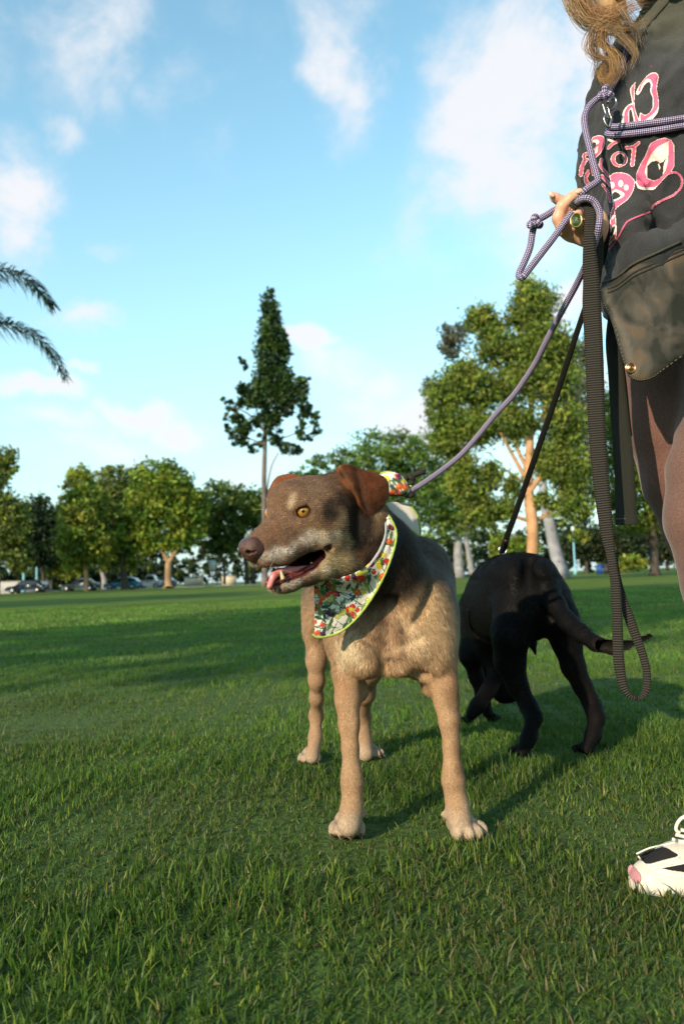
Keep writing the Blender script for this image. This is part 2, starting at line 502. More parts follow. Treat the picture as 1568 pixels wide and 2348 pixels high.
    veil = N.new('ShaderNodeMix'); veil.data_type = 'RGBA'; L.new(math_('MULTIPLY', hp, 0.93), veil.inputs[0]); L.new(gain.outputs[2], veil.inputs[6]); veil.inputs[7].default_value = VEIL
    cl = N.new('ShaderNodeMix'); cl.data_type = 'RGBA'; L.new(dens, cl.inputs[0]); L.new(veil.outputs[2], cl.inputs[6]); cl.inputs[7].default_value = CLOUD
    L.new(cl.outputs[2], bg.inputs[0]); bg.inputs[1].default_value = SKY_STRENGTH
    L.new(bg.outputs[0], out.inputs[0])
SKY_TINT = (0.86, 1.08, 0.92, 1)
VEIL = (1.72, 2.30, 2.58, 1)
CLOUD = (2.80, 2.80, 2.90, 1)
make_sky()
# ------------------------------------------------------------------ lawn, road, grass
def patch_field(x, y):
    """0..1: how dry the turf is at a place"""
    p = np.stack([x, y, 0 * x], -1)
    n = 0.5 + 0.5 * noise(p, 1.7, 1) * 0.7 + 0.25 * noise(p, 0.5, 3) + 0.25 * noise(p, 6.0, 2)
    d = np.clip((n - 0.55) * 1.3, 0, 1)
    for (cx_, cy_, r) in ((-1.15, 2.9, 0.55), (-0.55, 3.3, 0.4), (-1.9, 3.6, 0.5), (0.55, 1.6, 0.30), (0.25, 1.15, 0.35), (1.0, 1.35, 0.3), (-0.35, 1.75, 0.3)):
        d = np.maximum(d, 0.85 * np.exp(-((x - cx_) ** 2 + (y - cy_) ** 2) / r ** 2))
    return d
def lawn_material():
    m = bpy.data.materials.new('lawn_turf'); m.use_nodes = True
    nt = m.node_tree; L = nt.links; b = nt.nodes['Principled BSDF']
    b.inputs['Roughness'].default_value = 0.9; b.inputs['Specular IOR Level'].default_value = 0.1
    tc = nt.nodes.new('ShaderNodeTexCoord')
    def nz(scale, det=5, stretch=(1, 1, 1)):
        mp = nt.nodes.new('ShaderNodeMapping'); mp.inputs['Scale'].default_value = stretch
        L.new(tc.outputs['Object'], mp.inputs[0])
        n = nt.nodes.new('ShaderNodeTexNoise'); n.inputs['Scale'].default_value = scale; n.inputs['Detail'].default_value = det
        L.new(mp.outputs[0], n.inputs['Vector']); return n.outputs[0]
    def ramp(fac, stops):
        r = nt.nodes.new('ShaderNodeValToRGB'); e = r.color_ramp.elements
        while len(e) < len(stops): e.new(0.5)
        for el, (p_, c) in zip(e, stops): el.position = p_; el.color = (*c, 1)
        L.new(fac, r.inputs[0]); return r.outputs[0]
    a = ramp(nz(0.22, 6), [(0.30, (0.085, 0.145, 0.020)), (0.50, (0.120, 0.185, 0.028)), (0.72, (0.165, 0.205, 0.042))])
    c = ramp(nz(9.0, 8), [(0.25, (0.35, 0.35, 0.35)), (0.6, (1.0, 1.0, 1.0)), (0.8, (1.35, 1.3, 1.1))])
    mx = nt.nodes.new('ShaderNodeMix'); mx.data_type = 'RGBA'; mx.blend_type = 'MULTIPLY'; mx.inputs[0].default_value = 1
    L.new(a, mx.inputs[6]); L.new(c, mx.inputs[7])
    L.new(mx.outputs[2], b.inputs['Base Color'])
    bp = nt.nodes.new('ShaderNodeBump'); bp.inputs['Strength'].default_value = 0.8; bp.inputs['Distance'].default_value = 0.05
    L.new(nz(22, 6), bp.inputs['Height']); L.new(bp.outputs[0], b.inputs['Normal'])
    return m
def ground():
    m = lawn_material()
    xs = np.concatenate([[-900], np.linspace(-120, 120, 41), [900]]); ys = np.concatenate([[-300], np.linspace(-30, 140, 35), [1500]])
    gx, gy = np.meshgrid(xs, ys, indexing='ij')
    v = np.stack([gx.ravel(), gy.ravel(), 0 * gx.ravel()], -1)
    n1 = len(ys); i, j = np.meshgrid(np.arange(len(xs) - 1), np.arange(n1 - 1), indexing='ij')
    q = np.stack([i * n1 + j, (i + 1) * n1 + j, (i + 1) * n1 + j + 1, i * n1 + j + 1], -1).reshape(-1, 4)
    tag(new_mesh('lawn', v, q, m, smooth=False), kind='structure')
    # soil and thatch between the near blades
    sm = mat('thatch', (0.055, 0.100, 0.018), rough=1.0, noise_s=60, noise_a=0.6, bump=(120, 0.8, 0.01))
    tag(new_mesh('turf_base', [[-0.5, 0.3, 0.004], [0.5, 0.3, 0.004], [4.5, 9, 0.004], [-4.5, 9, 0.004]], [[0, 1, 2, 3]], sm, smooth=False), kind='structure')
    rm = mat('asphalt', (0.13, 0.13, 0.135), rough=0.85, noise_s=3, noise_a=0.15)
    km = mat('kerb_concrete', (0.42, 0.41, 0.39), rough=0.85, noise_s=6)
    tag(new_mesh('road', [[-70, 87, 0.02], [-9, 96, 0.02], [-9, 112, 0.02], [-70, 106, 0.02]], [[0, 1, 2, 3]], rm, smooth=False), kind='structure')
    tag(new_mesh('road', [[-9, 96, 0.016], [6, 104, 0.016], [6, 120, 0.016], [-9, 112, 0.016]], [[0, 1, 2, 3]], rm, smooth=False), kind='structure')
    mb = MB(); 
    for a, b in (((-70, 86.9), (-9, 95.9)), ((-9, 95.9), (6, 103.9))):
        a = np.array(a); b = np.array(b); c = (a + b) / 2; l = np.linalg.norm(b - a)
        mb.box((c[0], c[1], 0.06), (l, 0.18, 0.14), math.atan2(b[1] - a[1], b[0] - a[0]))
    tag(mb.build('kerb', km), kind='structure')

FEET = [(*G(798, 1912)[:2], 0.042), (*G(1066, 1917)[:2], 0.042), (*G(712, 1752)[:2], 0.045), (*G(850, 1741)[:2], 0.045), (*G(1192, 1734)[:2], 0.04), (*G(1340, 1728)[:2], 0.04), (0.50, 1.29, 0.030), (0.58, 1.29, 0.03)]
def grass():
    r = np.random.default_rng(21)
    vs, qs, ts, cs, n0 = [], [], [], [], 0
    def layer(y0, y1, dens, hgt, wid, seg, side0=0.30, k=0.47, lean=0.9):
        nonlocal n0
        area = k * (y1 ** 2 - y0 ** 2) + 2 * side0 * (y1 - y0)
        n = int(dens * area)
        # distance distribution: width grows with y
        u = r.random(n * 2) * (y1 - y0) + y0
        keep = r.random(n * 2) < (k * u + side0) / (k * y1 + side0)
        y = u[keep][:n]; n = len(y)
        x = (r.random(n) * 2 - 1) * (k * y + side0)
        # tufts: pull blades together
        cell = 0.05 if y1 < 5 else 0.12
        cx_ = (np.floor(x / cell) + 0.5) * cell + 0.4 * cell * noise(np.stack([x // cell * 0.37, y // cell * 0.53, 0 * x], -1), 0.9, 2)
        cy_ = (np.floor(y / cell) + 0.5) * cell
        pull = r.uniform(0, 0.45, n)
        x = x + (cx_ - x) * pull; y = y + (cy_ - y) * pull
        dry = patch_field(x, y)
        P3 = np.stack([x, y, 0 * x], -1)
        h = hgt * r.uniform(0.45, 1.25, n) * (1 - 0.45 * dry) * (1 + 0.35 * noise(P3, 0.45, 4))
        h *= np.where(r.random(n) < 0.06, 1.45, 1.0)
        w = wid * r.uniform(0.6, 1.3, n)
        for (fx, fy, fr) in FEET:       # turf pressed down under paws and shoe
            dd = np.hypot(x - fx, y - fy)
            h *= np.where(dd < fr, 0.32, np.clip(0.32 + (dd - fr) / 0.05, 0, 1) * (dd < fr + 0.05) + (dd >= fr + 0.05))
        az = r.random(n) * 6.283
        ln = lean * np.abs(r.normal(size=n)) * (1 + 0.5 * dry)
        ln = np.clip(ln, 0.05, 1.45)
        d = np.stack([np.cos(az), np.sin(az), 0 * az], -1)
        sw = r.random(n) * 6.283
        s = np.stack([np.cos(sw), np.sin(sw), 0 * az], -1) * w[:, None] / 2
        g1 = np.array((0.040, 0.098, 0.013)); g2 = np.array((0.088, 0.175, 0.021)); g3 = np.array((0.20, 0.27, 0.040)); st = np.array((0.20, 0.18, 0.08))
        t = r.random(n)[:, None]
        c = g1 * (1 - t) + g2 * t
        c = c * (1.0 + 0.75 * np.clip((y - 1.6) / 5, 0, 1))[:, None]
        yy = (r.random(n) < 0.14); c[yy] = g3 * r.uniform(0.7, 1.1, (yy.sum(), 1))
        c = c * (1 + 0.25 * noise(P3, 1.3, 5))[:, None]
        bl = (r.random(n) < 0.12); c[bl] = np.array((0.055, 0.100, 0.035)) * r.uniform(0.8, 1.3, (bl.sum(), 1))
        sm_ = r.random(n) < (0.02 + 0.22 * dry); c[sm_] = st * r.uniform(0.5, 1.1, (sm_.sum(), 1))
        c = c * (1 - 0.25 * dry)[:, None] + np.array((0.10, 0.10, 0.035)) * (0.25 * dry)[:, None]
        rows = []
        for i in range(seg + 1):
            f = i / seg
            ang = ln * (0.35 + 0.65 * f)
            p = P3 + d * (h * f * np.sin(ang))[:, None]; p[:, 2] = h * f * np.cos(ang * 0.9)
            rows.append(p)
        V = []
        for i in range(seg):
            wf = [1.0, 0.9, 0.6][i] if seg > 1 else 1.0
            V += [rows[i] - s * wf, rows[i] + s * wf]
        V.append(rows[seg])
        V = np.stack(V, 1); m = V.shape[1]
        base = np.arange(n)[:, None] * m + n0
        for i in range(seg - 1):
            qs.append(base + np.array([[2 * i, 2 * i + 1, 2 * i + 3, 2 * i + 2]]))
        ts.append(base + np.array([[2 * seg - 2, 2 * seg - 1, 2 * seg]]))
        C = np.repeat(c[:, None], m, 1)
        vs.append(V.reshape(-1, 3)); cs.append(np.clip(C.reshape(-1, 3), 0, 1)); n0 += n * m
    layer(0.62, 1.35, 41000, 0.028, 0.0028, 3)
    layer(1.35, 2.6, 29000, 0.028, 0.0028, 2)
    layer(2.6, 5.0, 13000, 0.026, 0.0042, 1)
    layer(5.0, 9.5, 4200, 0.026, 0.0085, 1)
    layer(9.5, 20.0, 620, 0.026, 0.020, 1)
    V = np.concatenate(vs); 
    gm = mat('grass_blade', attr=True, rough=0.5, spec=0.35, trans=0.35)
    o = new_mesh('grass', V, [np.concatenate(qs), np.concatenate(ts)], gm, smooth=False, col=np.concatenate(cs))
    tag(o, 'short mown lawn grass with drier patches under the dogs', 'grass', kind='stuff')
    # dead leaf scraps and clippings lying in the turf
    vs, qs, cs = [], [], []
    for k in range(26):
        y = r.uniform(0.75, 3.2); x = r.uniform(-0.5, 0.5) * y * 0.95
        L = r.uniform(0.004, 0.010); a = r.uniform(0, 6.28); d = np.array([math.cos(a), math.sin(a), r.uniform(-.2, .3)]); w = np.array([-d[1], d[0], r.uniform(-.3, .3)]) * r.uniform(0.25, 0.5)
        c = np.array([x, y, r.uniform(0.012, 0.024)]); n = len(vs) * 5
        vs.append(np.array([c - d * L, c + w * L + [0, 0, .003], c + d * L, c - w * L + [0, 0, .002], c + [0, 0, -.003]]))
        qs += [[n, n + 1, n + 4], [n + 1, n + 2, n + 4], [n + 2, n + 3, n + 4], [n + 3, n, n + 4]]
        col = [(0.20, 0.10, 0.045), (0.26, 0.19, 0.09), (0.14, 0.07, 0.035), (0.30, 0.26, 0.10)][r.integers(4)]
        cs.append(np.tile(col, (5, 1)))
    tag(new_mesh('fallen_leaves', np.concatenate(vs), np.array(qs), gm, smooth=False, col=np.concatenate(cs)), 'scraps of dead leaf lying in the grass', 'leaves', kind='stuff')
    return o
# ------------------------------------------------------------------ trees
LEAFM = None
def leaf_mat():
    global LEAFM
    if LEAFM is None:
        LEAFM = mat('leaves', attr=True, rough=0.55, spec=0.3, trans=0.35)
    return LEAFM
def leaves(blobs, n, size, cols, seed, clump=0.16, dens_shell=0.55, droop=0.0):
    """blobs: list of (centre, radii(3)); returns verts, quads, colours: leaf clumps spread through the volumes"""
    r = np.random.default_rng(seed)
    vol = np.array([np.prod(b[1]) ** (2 / 3) for b in blobs]); vol = vol / vol.sum()
    nc = max(10, n // 26)
    bi = r.choice(len(blobs), nc, p=vol)
    C = np.array([b[0] for b in blobs])[bi]; Rr = np.array([b[1] for b in blobs])[bi]
    d = r.normal(size=(nc, 3)); d /= np.linalg.norm(d, axis=1)[:, None]
    rad = np.where(r.random(nc) < dens_shell, r.uniform(0.75, 1.06, nc), r.random(nc) ** 0.45 * 0.9)
    cc = C + Rr * d * rad[:, None]
    cs = clump * Rr.mean(1) * r.uniform(0.6, 1.5, nc)
    base = np.array(cols)
    ccol = base[r.integers(len(base), size=nc)] * r.uniform(0.5, 1.4, (nc, 1))
    k = r.integers(nc, size=n)
    g = r.normal(size=(n, 3)) * 0.55
    p = cc[k] + g * cs[k][:, None] * np.array([1.0, 1.0, 0.75])
    nrm = r.normal(size=(n, 3)) + np.array([0, 0, 0.5]); nrm /= np.linalg.norm(nrm, axis=1)[:, None]
    a = np.cross(nrm, r.normal(size=(n, 3))); a /= np.linalg.norm(a, axis=1)[:, None]
    a[:, 2] -= droop; a /= np.linalg.norm(a, axis=1)[:, None]
    b = np.cross(nrm, a); b /= np.linalg.norm(b, axis=1)[:, None]
    s = size * r.uniform(0.55, 1.35, n)[:, None]
    V = np.stack([p - a * s * 0.5, p + b * s * 0.26, p + a * s * 0.5, p - b * s * 0.26], 1).reshape(-1, 3)
    col = np.repeat(ccol[k] * r.uniform(0.8, 1.25, (n, 1)), 4, 0)
    return V, np.arange(4 * n).reshape(-1, 4), col
def pblob(px, py, rx, ry, Y, depth=None):
    ry = ry * 0.95; rx = rx * 0.95
    return (P(px, py, Y), (M(rx, Y), M(depth or (rx + ry) / 2, Y), M(ry, Y)))
def tree(name, label, Y, trunk, blobs, n, size, cols, bark, group, seed, limbs=(), clump=0.20, cat='tree', shell=0.55, crown_name='crown', droop=0.0, foot=True):
    """trunk: [(px,py,wpx)...] from the ground up"""
    g = G(trunk[0][0], trunk[0][1] + 0) if False else P(trunk[0][0], trunk[0][1], Y)
    g = np.array([g[0], g[1], 0.0])
    root = empty(name, g, label, cat, group)
    bm = mat('bark', bark, rough=0.85, noise_s=1.5, noise_a=0.35, bump=(4, 0.6, 0.05))
    def line(pts):
        sp = spline(pts, 6)
        return np.array([P(x, y, Y) for x, y, w in sp]), np.array([M(w / 2, Y) for x, y, w in sp])
    m = MB()
    a, b = line(trunk)
    a = np.concatenate([[g * [1, 1, 0] + np.array([0, 0, -0.1])], a[1:]]) if foot else a
    b[0] *= 1.35
    a[1:, 1] += 0.2 * np.sin(np.arange(len(a) - 1) * 0.5)
    m.tube(a, b, 10)
    m.build('trunk', bm, root, True)
    for l in limbs:
        m = MB(); a, b = line(l); a[:, 1] += np.linspace(0, random.uniform(-0.6, 0.6), len(a)); m.tube(a, b, 7); m.build('branch', bm, root, True)
    fat = 1.14 if name in ('gum_tree', 'spreading_tree') else 1.0
    bl = [pblob(q[0], q[1], q[2] * fat, q[3] * fat, Y, q[4] if len(q) > 4 else None) for q in blobs]
    V, Q, C = leaves(bl, int(n * 1.2), size * 1.24, cols, seed, clump * (1.35 if n < 16500 else 1.1), shell, droop)
    keep = V.reshape(-1, 4, 3)[:, :, 2].min(1) > 0.2
    Q = Q[keep]
    o = new_mesh(crown_name, V, Q, leaf_mat(), root, smooth=False, col=C)
    return root
YG = [(0.25, 0.3, 0.037), (0.188, 0.263, 0.035), (0.3, 0.312, 0.05), (0.125, 0.2, 0.031)]
BG = [(0.24, 0.27, 0.03), (0.15, 0.263, 0.03), (0.106, 0.2, 0.025), (0.213, 0.3, 0.037), (0.075, 0.15, 0.025)]
OL = [(0.138, 0.194, 0.037), (0.1, 0.15, 0.035), (0.175, 0.213, 0.05)]
DKG = [(0.020, 0.045, 0.016), (0.028, 0.055, 0.018), (0.018, 0.036, 0.016)]
GRY = [(0.11, 0.12, 0.075), (0.09, 0.11, 0.075), (0.13, 0.13, 0.085)]
ORB = (0.42, 0.24, 0.13); DKB_ = (0.06, 0.05, 0.04); GRB = (0.24, 0.24, 0.25)
def trees():
    g = 'trees along the far side of the lawn'
    tree('tall_slender_tree', 'tall dark slender tree standing alone against the sky behind the brown dog head', 66,
         [(607, 1348, 15), (607, 1250, 13), (606, 1100, 11), (608, 985, 10), (612, 850, 8), (620, 720, 4)],
         [(622, 668, 5, 16), (616, 705, 15, 34), (626, 722, 14, 34), (617, 760, 23, 42), (632, 772, 18, 34), (614, 820, 26, 46), (638, 812, 22, 36), (650, 800, 12, 26), (616, 870, 34, 46), (640, 870, 26, 42),
          (556, 826, 9, 9), (566, 838, 9, 8), (580, 850, 9, 8), (622, 915, 42, 36), (652, 792, 15, 30), (596, 905, 26, 32), (560, 893, 20, 14), (572, 915, 24, 18), (535, 930, 22, 12), (513, 922, 8, 12), (520, 950, 10, 16), (524, 985, 10, 22), (545, 960, 14, 12), (560, 985, 16, 26),
          (548, 1010, 20, 13), (578, 1028, 10, 18), (608, 960, 32, 22), (630, 980, 18, 34), (635, 1010, 16, 14), (688, 882, 20, 18), (668, 900, 34, 28), (708, 872, 12, 8), (716, 860, 6, 8), (660, 940, 18, 14), (700, 935, 15, 22), (690, 965, 10, 12), (722, 960, 12, 16), (727, 985, 10, 16), (700, 1000, 22, 12), (668, 1030, 26, 12), (686, 985, 12, 9), (652, 1022, 12, 10), (597, 1010, 8, 16), (590, 960, 12, 10)],
         16600, 0.30, [(0.030, 0.070, 0.020), (0.042, 0.088, 0.022), (0.065, 0.12, 0.020), (0.024, 0.055, 0.026)], (0.13, 0.11, 0.10), g, 31,
         limbs=[[(607, 990, 6), (570, 950, 4), (535, 935, 2)], [(607, 1000, 6), (650, 950, 4), (705, 890, 2)], [(607, 1010, 5), (660, 1000, 3), (715, 975, 2)], [(608, 1150, 5), (622, 1075, 3), (640, 1040, 2)], [(607, 1020, 4), (560, 1000, 3), (530, 985, 2)]], clump=0.34, shell=0.7)
    tree('round_tree', 'yellow green tree with thin orange trunk beside the parked cars', 88, [(198, 1361, 11), (198, 1330, 10), (198, 1285, 9)],
         [(200, 1200, 56, 95), (186, 1110, 36, 42), (218, 1258, 52, 42), (170, 1240, 34, 55), (175, 1290, 25, 20), (165, 1160, 28, 40)], 12000, 0.40, YG, ORB, g, 32, limbs=[[(198, 1290, 6), (185, 1240, 4), (180, 1180, 2)], [(198, 1285, 6), (215, 1230, 4), (220, 1160, 2)]])
    tree('round_tree', 'olive tree with grey leaning trunk just right of the thin orange trunk', 97, [(242, 1350, 14), (236, 1310, 12), (230, 1270, 11)],
         [(258, 1108, 46, 46), (280, 1180, 50, 70), (235, 1180, 46, 80), (250, 1270, 45, 40), (300, 1110, 40, 45)], 10000, 0.42, OL, GRB, g, 33)
    tree('round_tree', 'bright green tree with dark trunk over the blue car', 91, [(287, 1357, 20), (284, 1320, 16), (280, 1262, 15)],
         [(300, 1225, 46, 48), (268, 1262, 30, 26), (318, 1180, 40, 50), (300, 1290, 24, 14)], 8000, 0.38, BG, DKB_, g, 34)
    tree('broad_tree', 'broad green tree with forked lit trunk between parked cars and pale boxes', 90, [(388, 1356, 26), (386, 1335, 17), (388, 1290, 15)],
         [(372, 1105, 70, 50), (400, 1160, 68, 56), (340, 1165, 52, 56), (428, 1205, 44, 44), (350, 1228, 48, 34), (405, 1245, 48, 24), (440, 1160, 34, 40), (330, 1260, 30, 20)], 16000, 0.40, BG, (0.30, 0.20, 0.12), g, 35,
         limbs=[[(387, 1290, 11), (376, 1268, 9), (366, 1240, 6)], [(388, 1290, 12), (402, 1270, 10), (418, 1250, 6)]])
    tree('broad_tree', 'dark green tree behind the dog nose with two thin trunks', 102, [(566, 1348, 11), (566, 1320, 10), (562, 1260, 9)],
         [(500, 1148, 56, 42), (470, 1205, 42, 48), (560, 1165, 48, 52), (530, 1215, 48, 44), (600, 1180, 40, 56), (510, 1250, 40, 22), (600, 1250, 34, 34)], 13000, 0.44, [(0.08, 0.14, 0.025), (0.05, 0.10, 0.022), (0.16, 0.22, 0.03)], DKB_, g, 36,
         limbs=[[(582, 1348, 11), (582, 1310, 10), (585, 1250, 8)], [(515, 1340, 7), (515, 1300, 6), (505, 1255, 5)]])
    tree('dark_tree', 'near black green tree at the left behind the dark hatchback', 104, [(100, 1352, 9), (100, 1320, 8), (100, 1270, 8)],
         [(92, 1190, 34, 54), (62, 1215, 44, 64), (118, 1235, 30, 60), (75, 1270, 60, 30), (135, 1200, 20, 40)], 11000, 0.44, DKG, DKB_, g, 37)
    tree('sparse_tree', 'olive tree cut by the left edge of the photo', 80, [(-6, 1366, 12), (-5, 1300, 10), (-2, 1180, 8), (4, 1060, 4)],
         [(8, 1050, 26, 34), (28, 1068, 15, 22), (0, 1095, 26, 20), (20, 1175, 40, 42), (40, 1215, 28, 40), (10, 1250, 50, 44), (45, 1290, 26, 20), (-40, 1150, 50, 90)], 10000, 0.36, OL + YG[:1], (0.18, 0.16, 0.14), g, 38, clump=0.28)
    tree('spreading_tree', 'wide feathery green tree behind the brown dog ear', 115, [(1052, 1318, 24), (1050, 1260, 20), (1052, 1190, 16)],
         [(880, 1040, 88, 46), (800, 1075, 56, 38), (960, 1060, 74, 60), (742, 1068, 40, 30), (1010, 1120, 56, 56), (860, 1110, 90, 50), (950, 1150, 80, 60), (700, 1090, 30, 20), (1060, 1160, 50, 50), (780, 1130, 60, 40), (1010, 1200, 60, 40)], 22000, 0.46, [(0.10, 0.19, 0.035), (0.075, 0.15, 0.035), (0.15, 0.23, 0.035)], GRB, g, 39,
         limbs=[[(1082, 1318, 15), (1072, 1260, 12), (1062, 1215, 10)]])
    tree('gum_tree', 'grey leaved gum tree with pale leaning trunk behind the orange trunked tree', 58, [(1288, 1318, 32), (1268, 1240, 27), (1246, 1150, 23), (1230, 1050, 14), (1100, 850, 6), (1045, 790, 3)],
         [(1045, 768, 30, 28), (1028, 800, 18, 28), (985, 900, 12, 34), (1340, 900, 30, 60), (1330, 820, 30, 40), (1340, 1020, 40, 70), (1330, 1110, 50, 50), (995, 945, 14, 24)], 9000, 0.24, GRY, (0.27, 0.28, 0.32), g, 40, clump=0.3, droop=0.9)
    tree('gum_tree', 'big gum tree with sunlit orange trunk between the purple and the black leash', 42,
         [(1224, 1335, 32), (1222, 1260, 27), (1216, 1180, 26), (1212, 1100, 22), (1213, 1000, 17), (1222, 900, 12), (1232, 800, 8), (1232, 720, 4)],
         [(1205, 655, 26, 20), (1225, 700, 42, 46), (1190, 720, 24, 34), (1105, 728, 32, 26), (1120, 755, 30, 26), (1150, 800, 52, 36), (1240, 790, 52, 52), (1290, 800, 26, 30), (1070, 865, 48, 34), (1022, 905, 40, 36), (1100, 900, 50, 40), (1185, 870, 48, 46), (1270, 870, 44, 56), (1030, 960, 44, 36), (1022, 1010, 30, 34),
          (1090, 980, 44, 40), (1180, 970, 36, 46), (1290, 970, 40, 50), (1060, 1070, 26, 40), (1085, 1140, 34, 30), (1120, 1090, 28, 28), (1262, 1060, 34, 44), (1310, 1080, 34, 50), (1100, 1185, 36, 26), (1150, 1170, 30, 22), (1175, 1120, 20, 30), (1310, 1160, 40, 26), (1240, 1150, 22, 18), (1330, 1230, 18, 10), (1045, 1110, 20, 26)],
         60000, 0.175, [(0.20, 0.27, 0.035), (0.14, 0.21, 0.03), (0.10, 0.16, 0.026), (0.24, 0.26, 0.045), (0.07, 0.12, 0.024)], (0.46, 0.26, 0.14), g, 41,
         limbs=[[(1217, 1195, 12), (1190, 1188, 8), (1135, 1170, 6), (1085, 1150, 4)], [(1218, 1198, 12), (1260, 1175, 9), (1300, 1135, 7), (1350, 1110, 4)], [(1212, 1110, 12), (1170, 1040, 8), (1140, 990, 5)],
                [(1210, 1080, 12), (1180, 1020, 8), (1160, 940, 5)], [(1214, 1130, 12), (1270, 1040, 10), (1290, 1000, 6), (1320, 900, 4)], [(1213, 990, 9), (1170, 900, 6), (1130, 800, 4)], [(1214, 1010, 9), (1262, 900, 7), (1255, 760, 4)], [(1212, 1115, 8), (1150, 1075, 5), (1080, 1070, 3)]],
         clump=0.42, shell=0.45, droop=0.9)
    tree('gum_tree', 'leafy tree seen between the hanging straps and the brown leggings', 50, [(1500, 1318, 22), (1500, 1250, 20), (1480, 1150, 16)],
         [(1400, 930, 24, 34), (1398, 1000, 26, 44), (1430, 1070, 40, 50), (1400, 1140, 34, 40), (1470, 1150, 50, 40), (1500, 1060, 60, 70), (1560, 1150, 60, 60), (1440, 1200, 50, 24)], 12000, 0.24, BG + YG[:1] + OL, DKB_, g, 42, clump=0.34, droop=0.6)
    # darker park trees to the right, under which one looks
    k = 0
    for (x, y, rx, ry, Y, lab) in ((1345, 1245, 50, 50, 112, 'dark bushy tree behind the pale blue lamp post'), (1430, 1250, 46, 48, 108, 'brownish dark tree behind the blue bin'), (1530, 1250, 60, 55, 112, 'dark tree beside the brown leggings at the right edge'), (1180, 1262, 52, 40, 116, 'low green tree behind the orange trunk base')):
        k += 1
        tree('park_tree', lab, Y, [(x, 1317, 10), (x, 1290, 8), (x, 1260, 8)], [(x, y, rx, ry * 0.8), (x - rx * 0.5, y - 12, rx * 0.6, ry * 0.6), (x + rx * 0.5, y + 6, rx * 0.6, ry * 0.7)], 7000, 0.40,
             [(0.020, 0.036, 0.014), (0.035, 0.042, 0.018), (0.03, 0.055, 0.016)] if k < 4 else BG, DKB_, 'dark trees on the right', 50 + k)
    tree('yellow_bush', 'small yellow green bush right of the blue bin', 100, [(1450, 1316, 3), (1450, 1300, 3), (1450, 1290, 2)], [(1445, 1290, 26, 18), (1475, 1295, 16, 12), (1420, 1300, 16, 10)], 2200, 0.34, YG, DKB_, None, 60, cat='bush', crown_name='foliage')
    tree('yellow_bush', 'small yellow green bush behind the first parked cars', 106, [(140, 1350, 3), (140, 1330, 3), (140, 1320, 2)], [(135, 1305, 30, 20), (165, 1318, 22, 12)], 2200, 0.36, YG, DKB_, None, 61, cat='bush', crown_name='foliage')
    tree('dark_hedge', 'dark green hedge behind the parked cars', 112, [(230, 1350, 3), (230, 1340, 3), (230, 1330, 3)], [(x, 1322 - (x - 200) * 0.03, 42, 22) for x in range(-20, 420, 50)], 9000, 0.42, DKG + OL[:1], DKB_, None, 62, cat='hedge', crown_name='foliage')
    # far-off wood behind everything
    r = np.random.default_rng(70); bl = []
    for i in range(112):
        x = -700 + i * 27 + r.uniform(-8, 8); hzn = 1350 - (x) * 0.0332
        top = r.uniform(70, 105) if x < 640 else r.uniform(95, 150) 
        bl.append(pblob(x, hzn - top * 0.45, r.uniform(26, 44), top * 0.55, 150 + r.uniform(-14, 14)))
    V, Q, C = leaves(bl, 52000, 1.02, [(0.03, 0.055, 0.02), (0.045, 0.075, 0.022), (0.022, 0.04, 0.018), (0.07, 0.10, 0.025)], 71, 0.22, 0.5)
    o = new_mesh('distant_woodland', V, Q, leaf_mat(), smooth=False, col=C); tag(o, 'distant belt of dark woodland closing the park', 'woodland', kind='stuff')

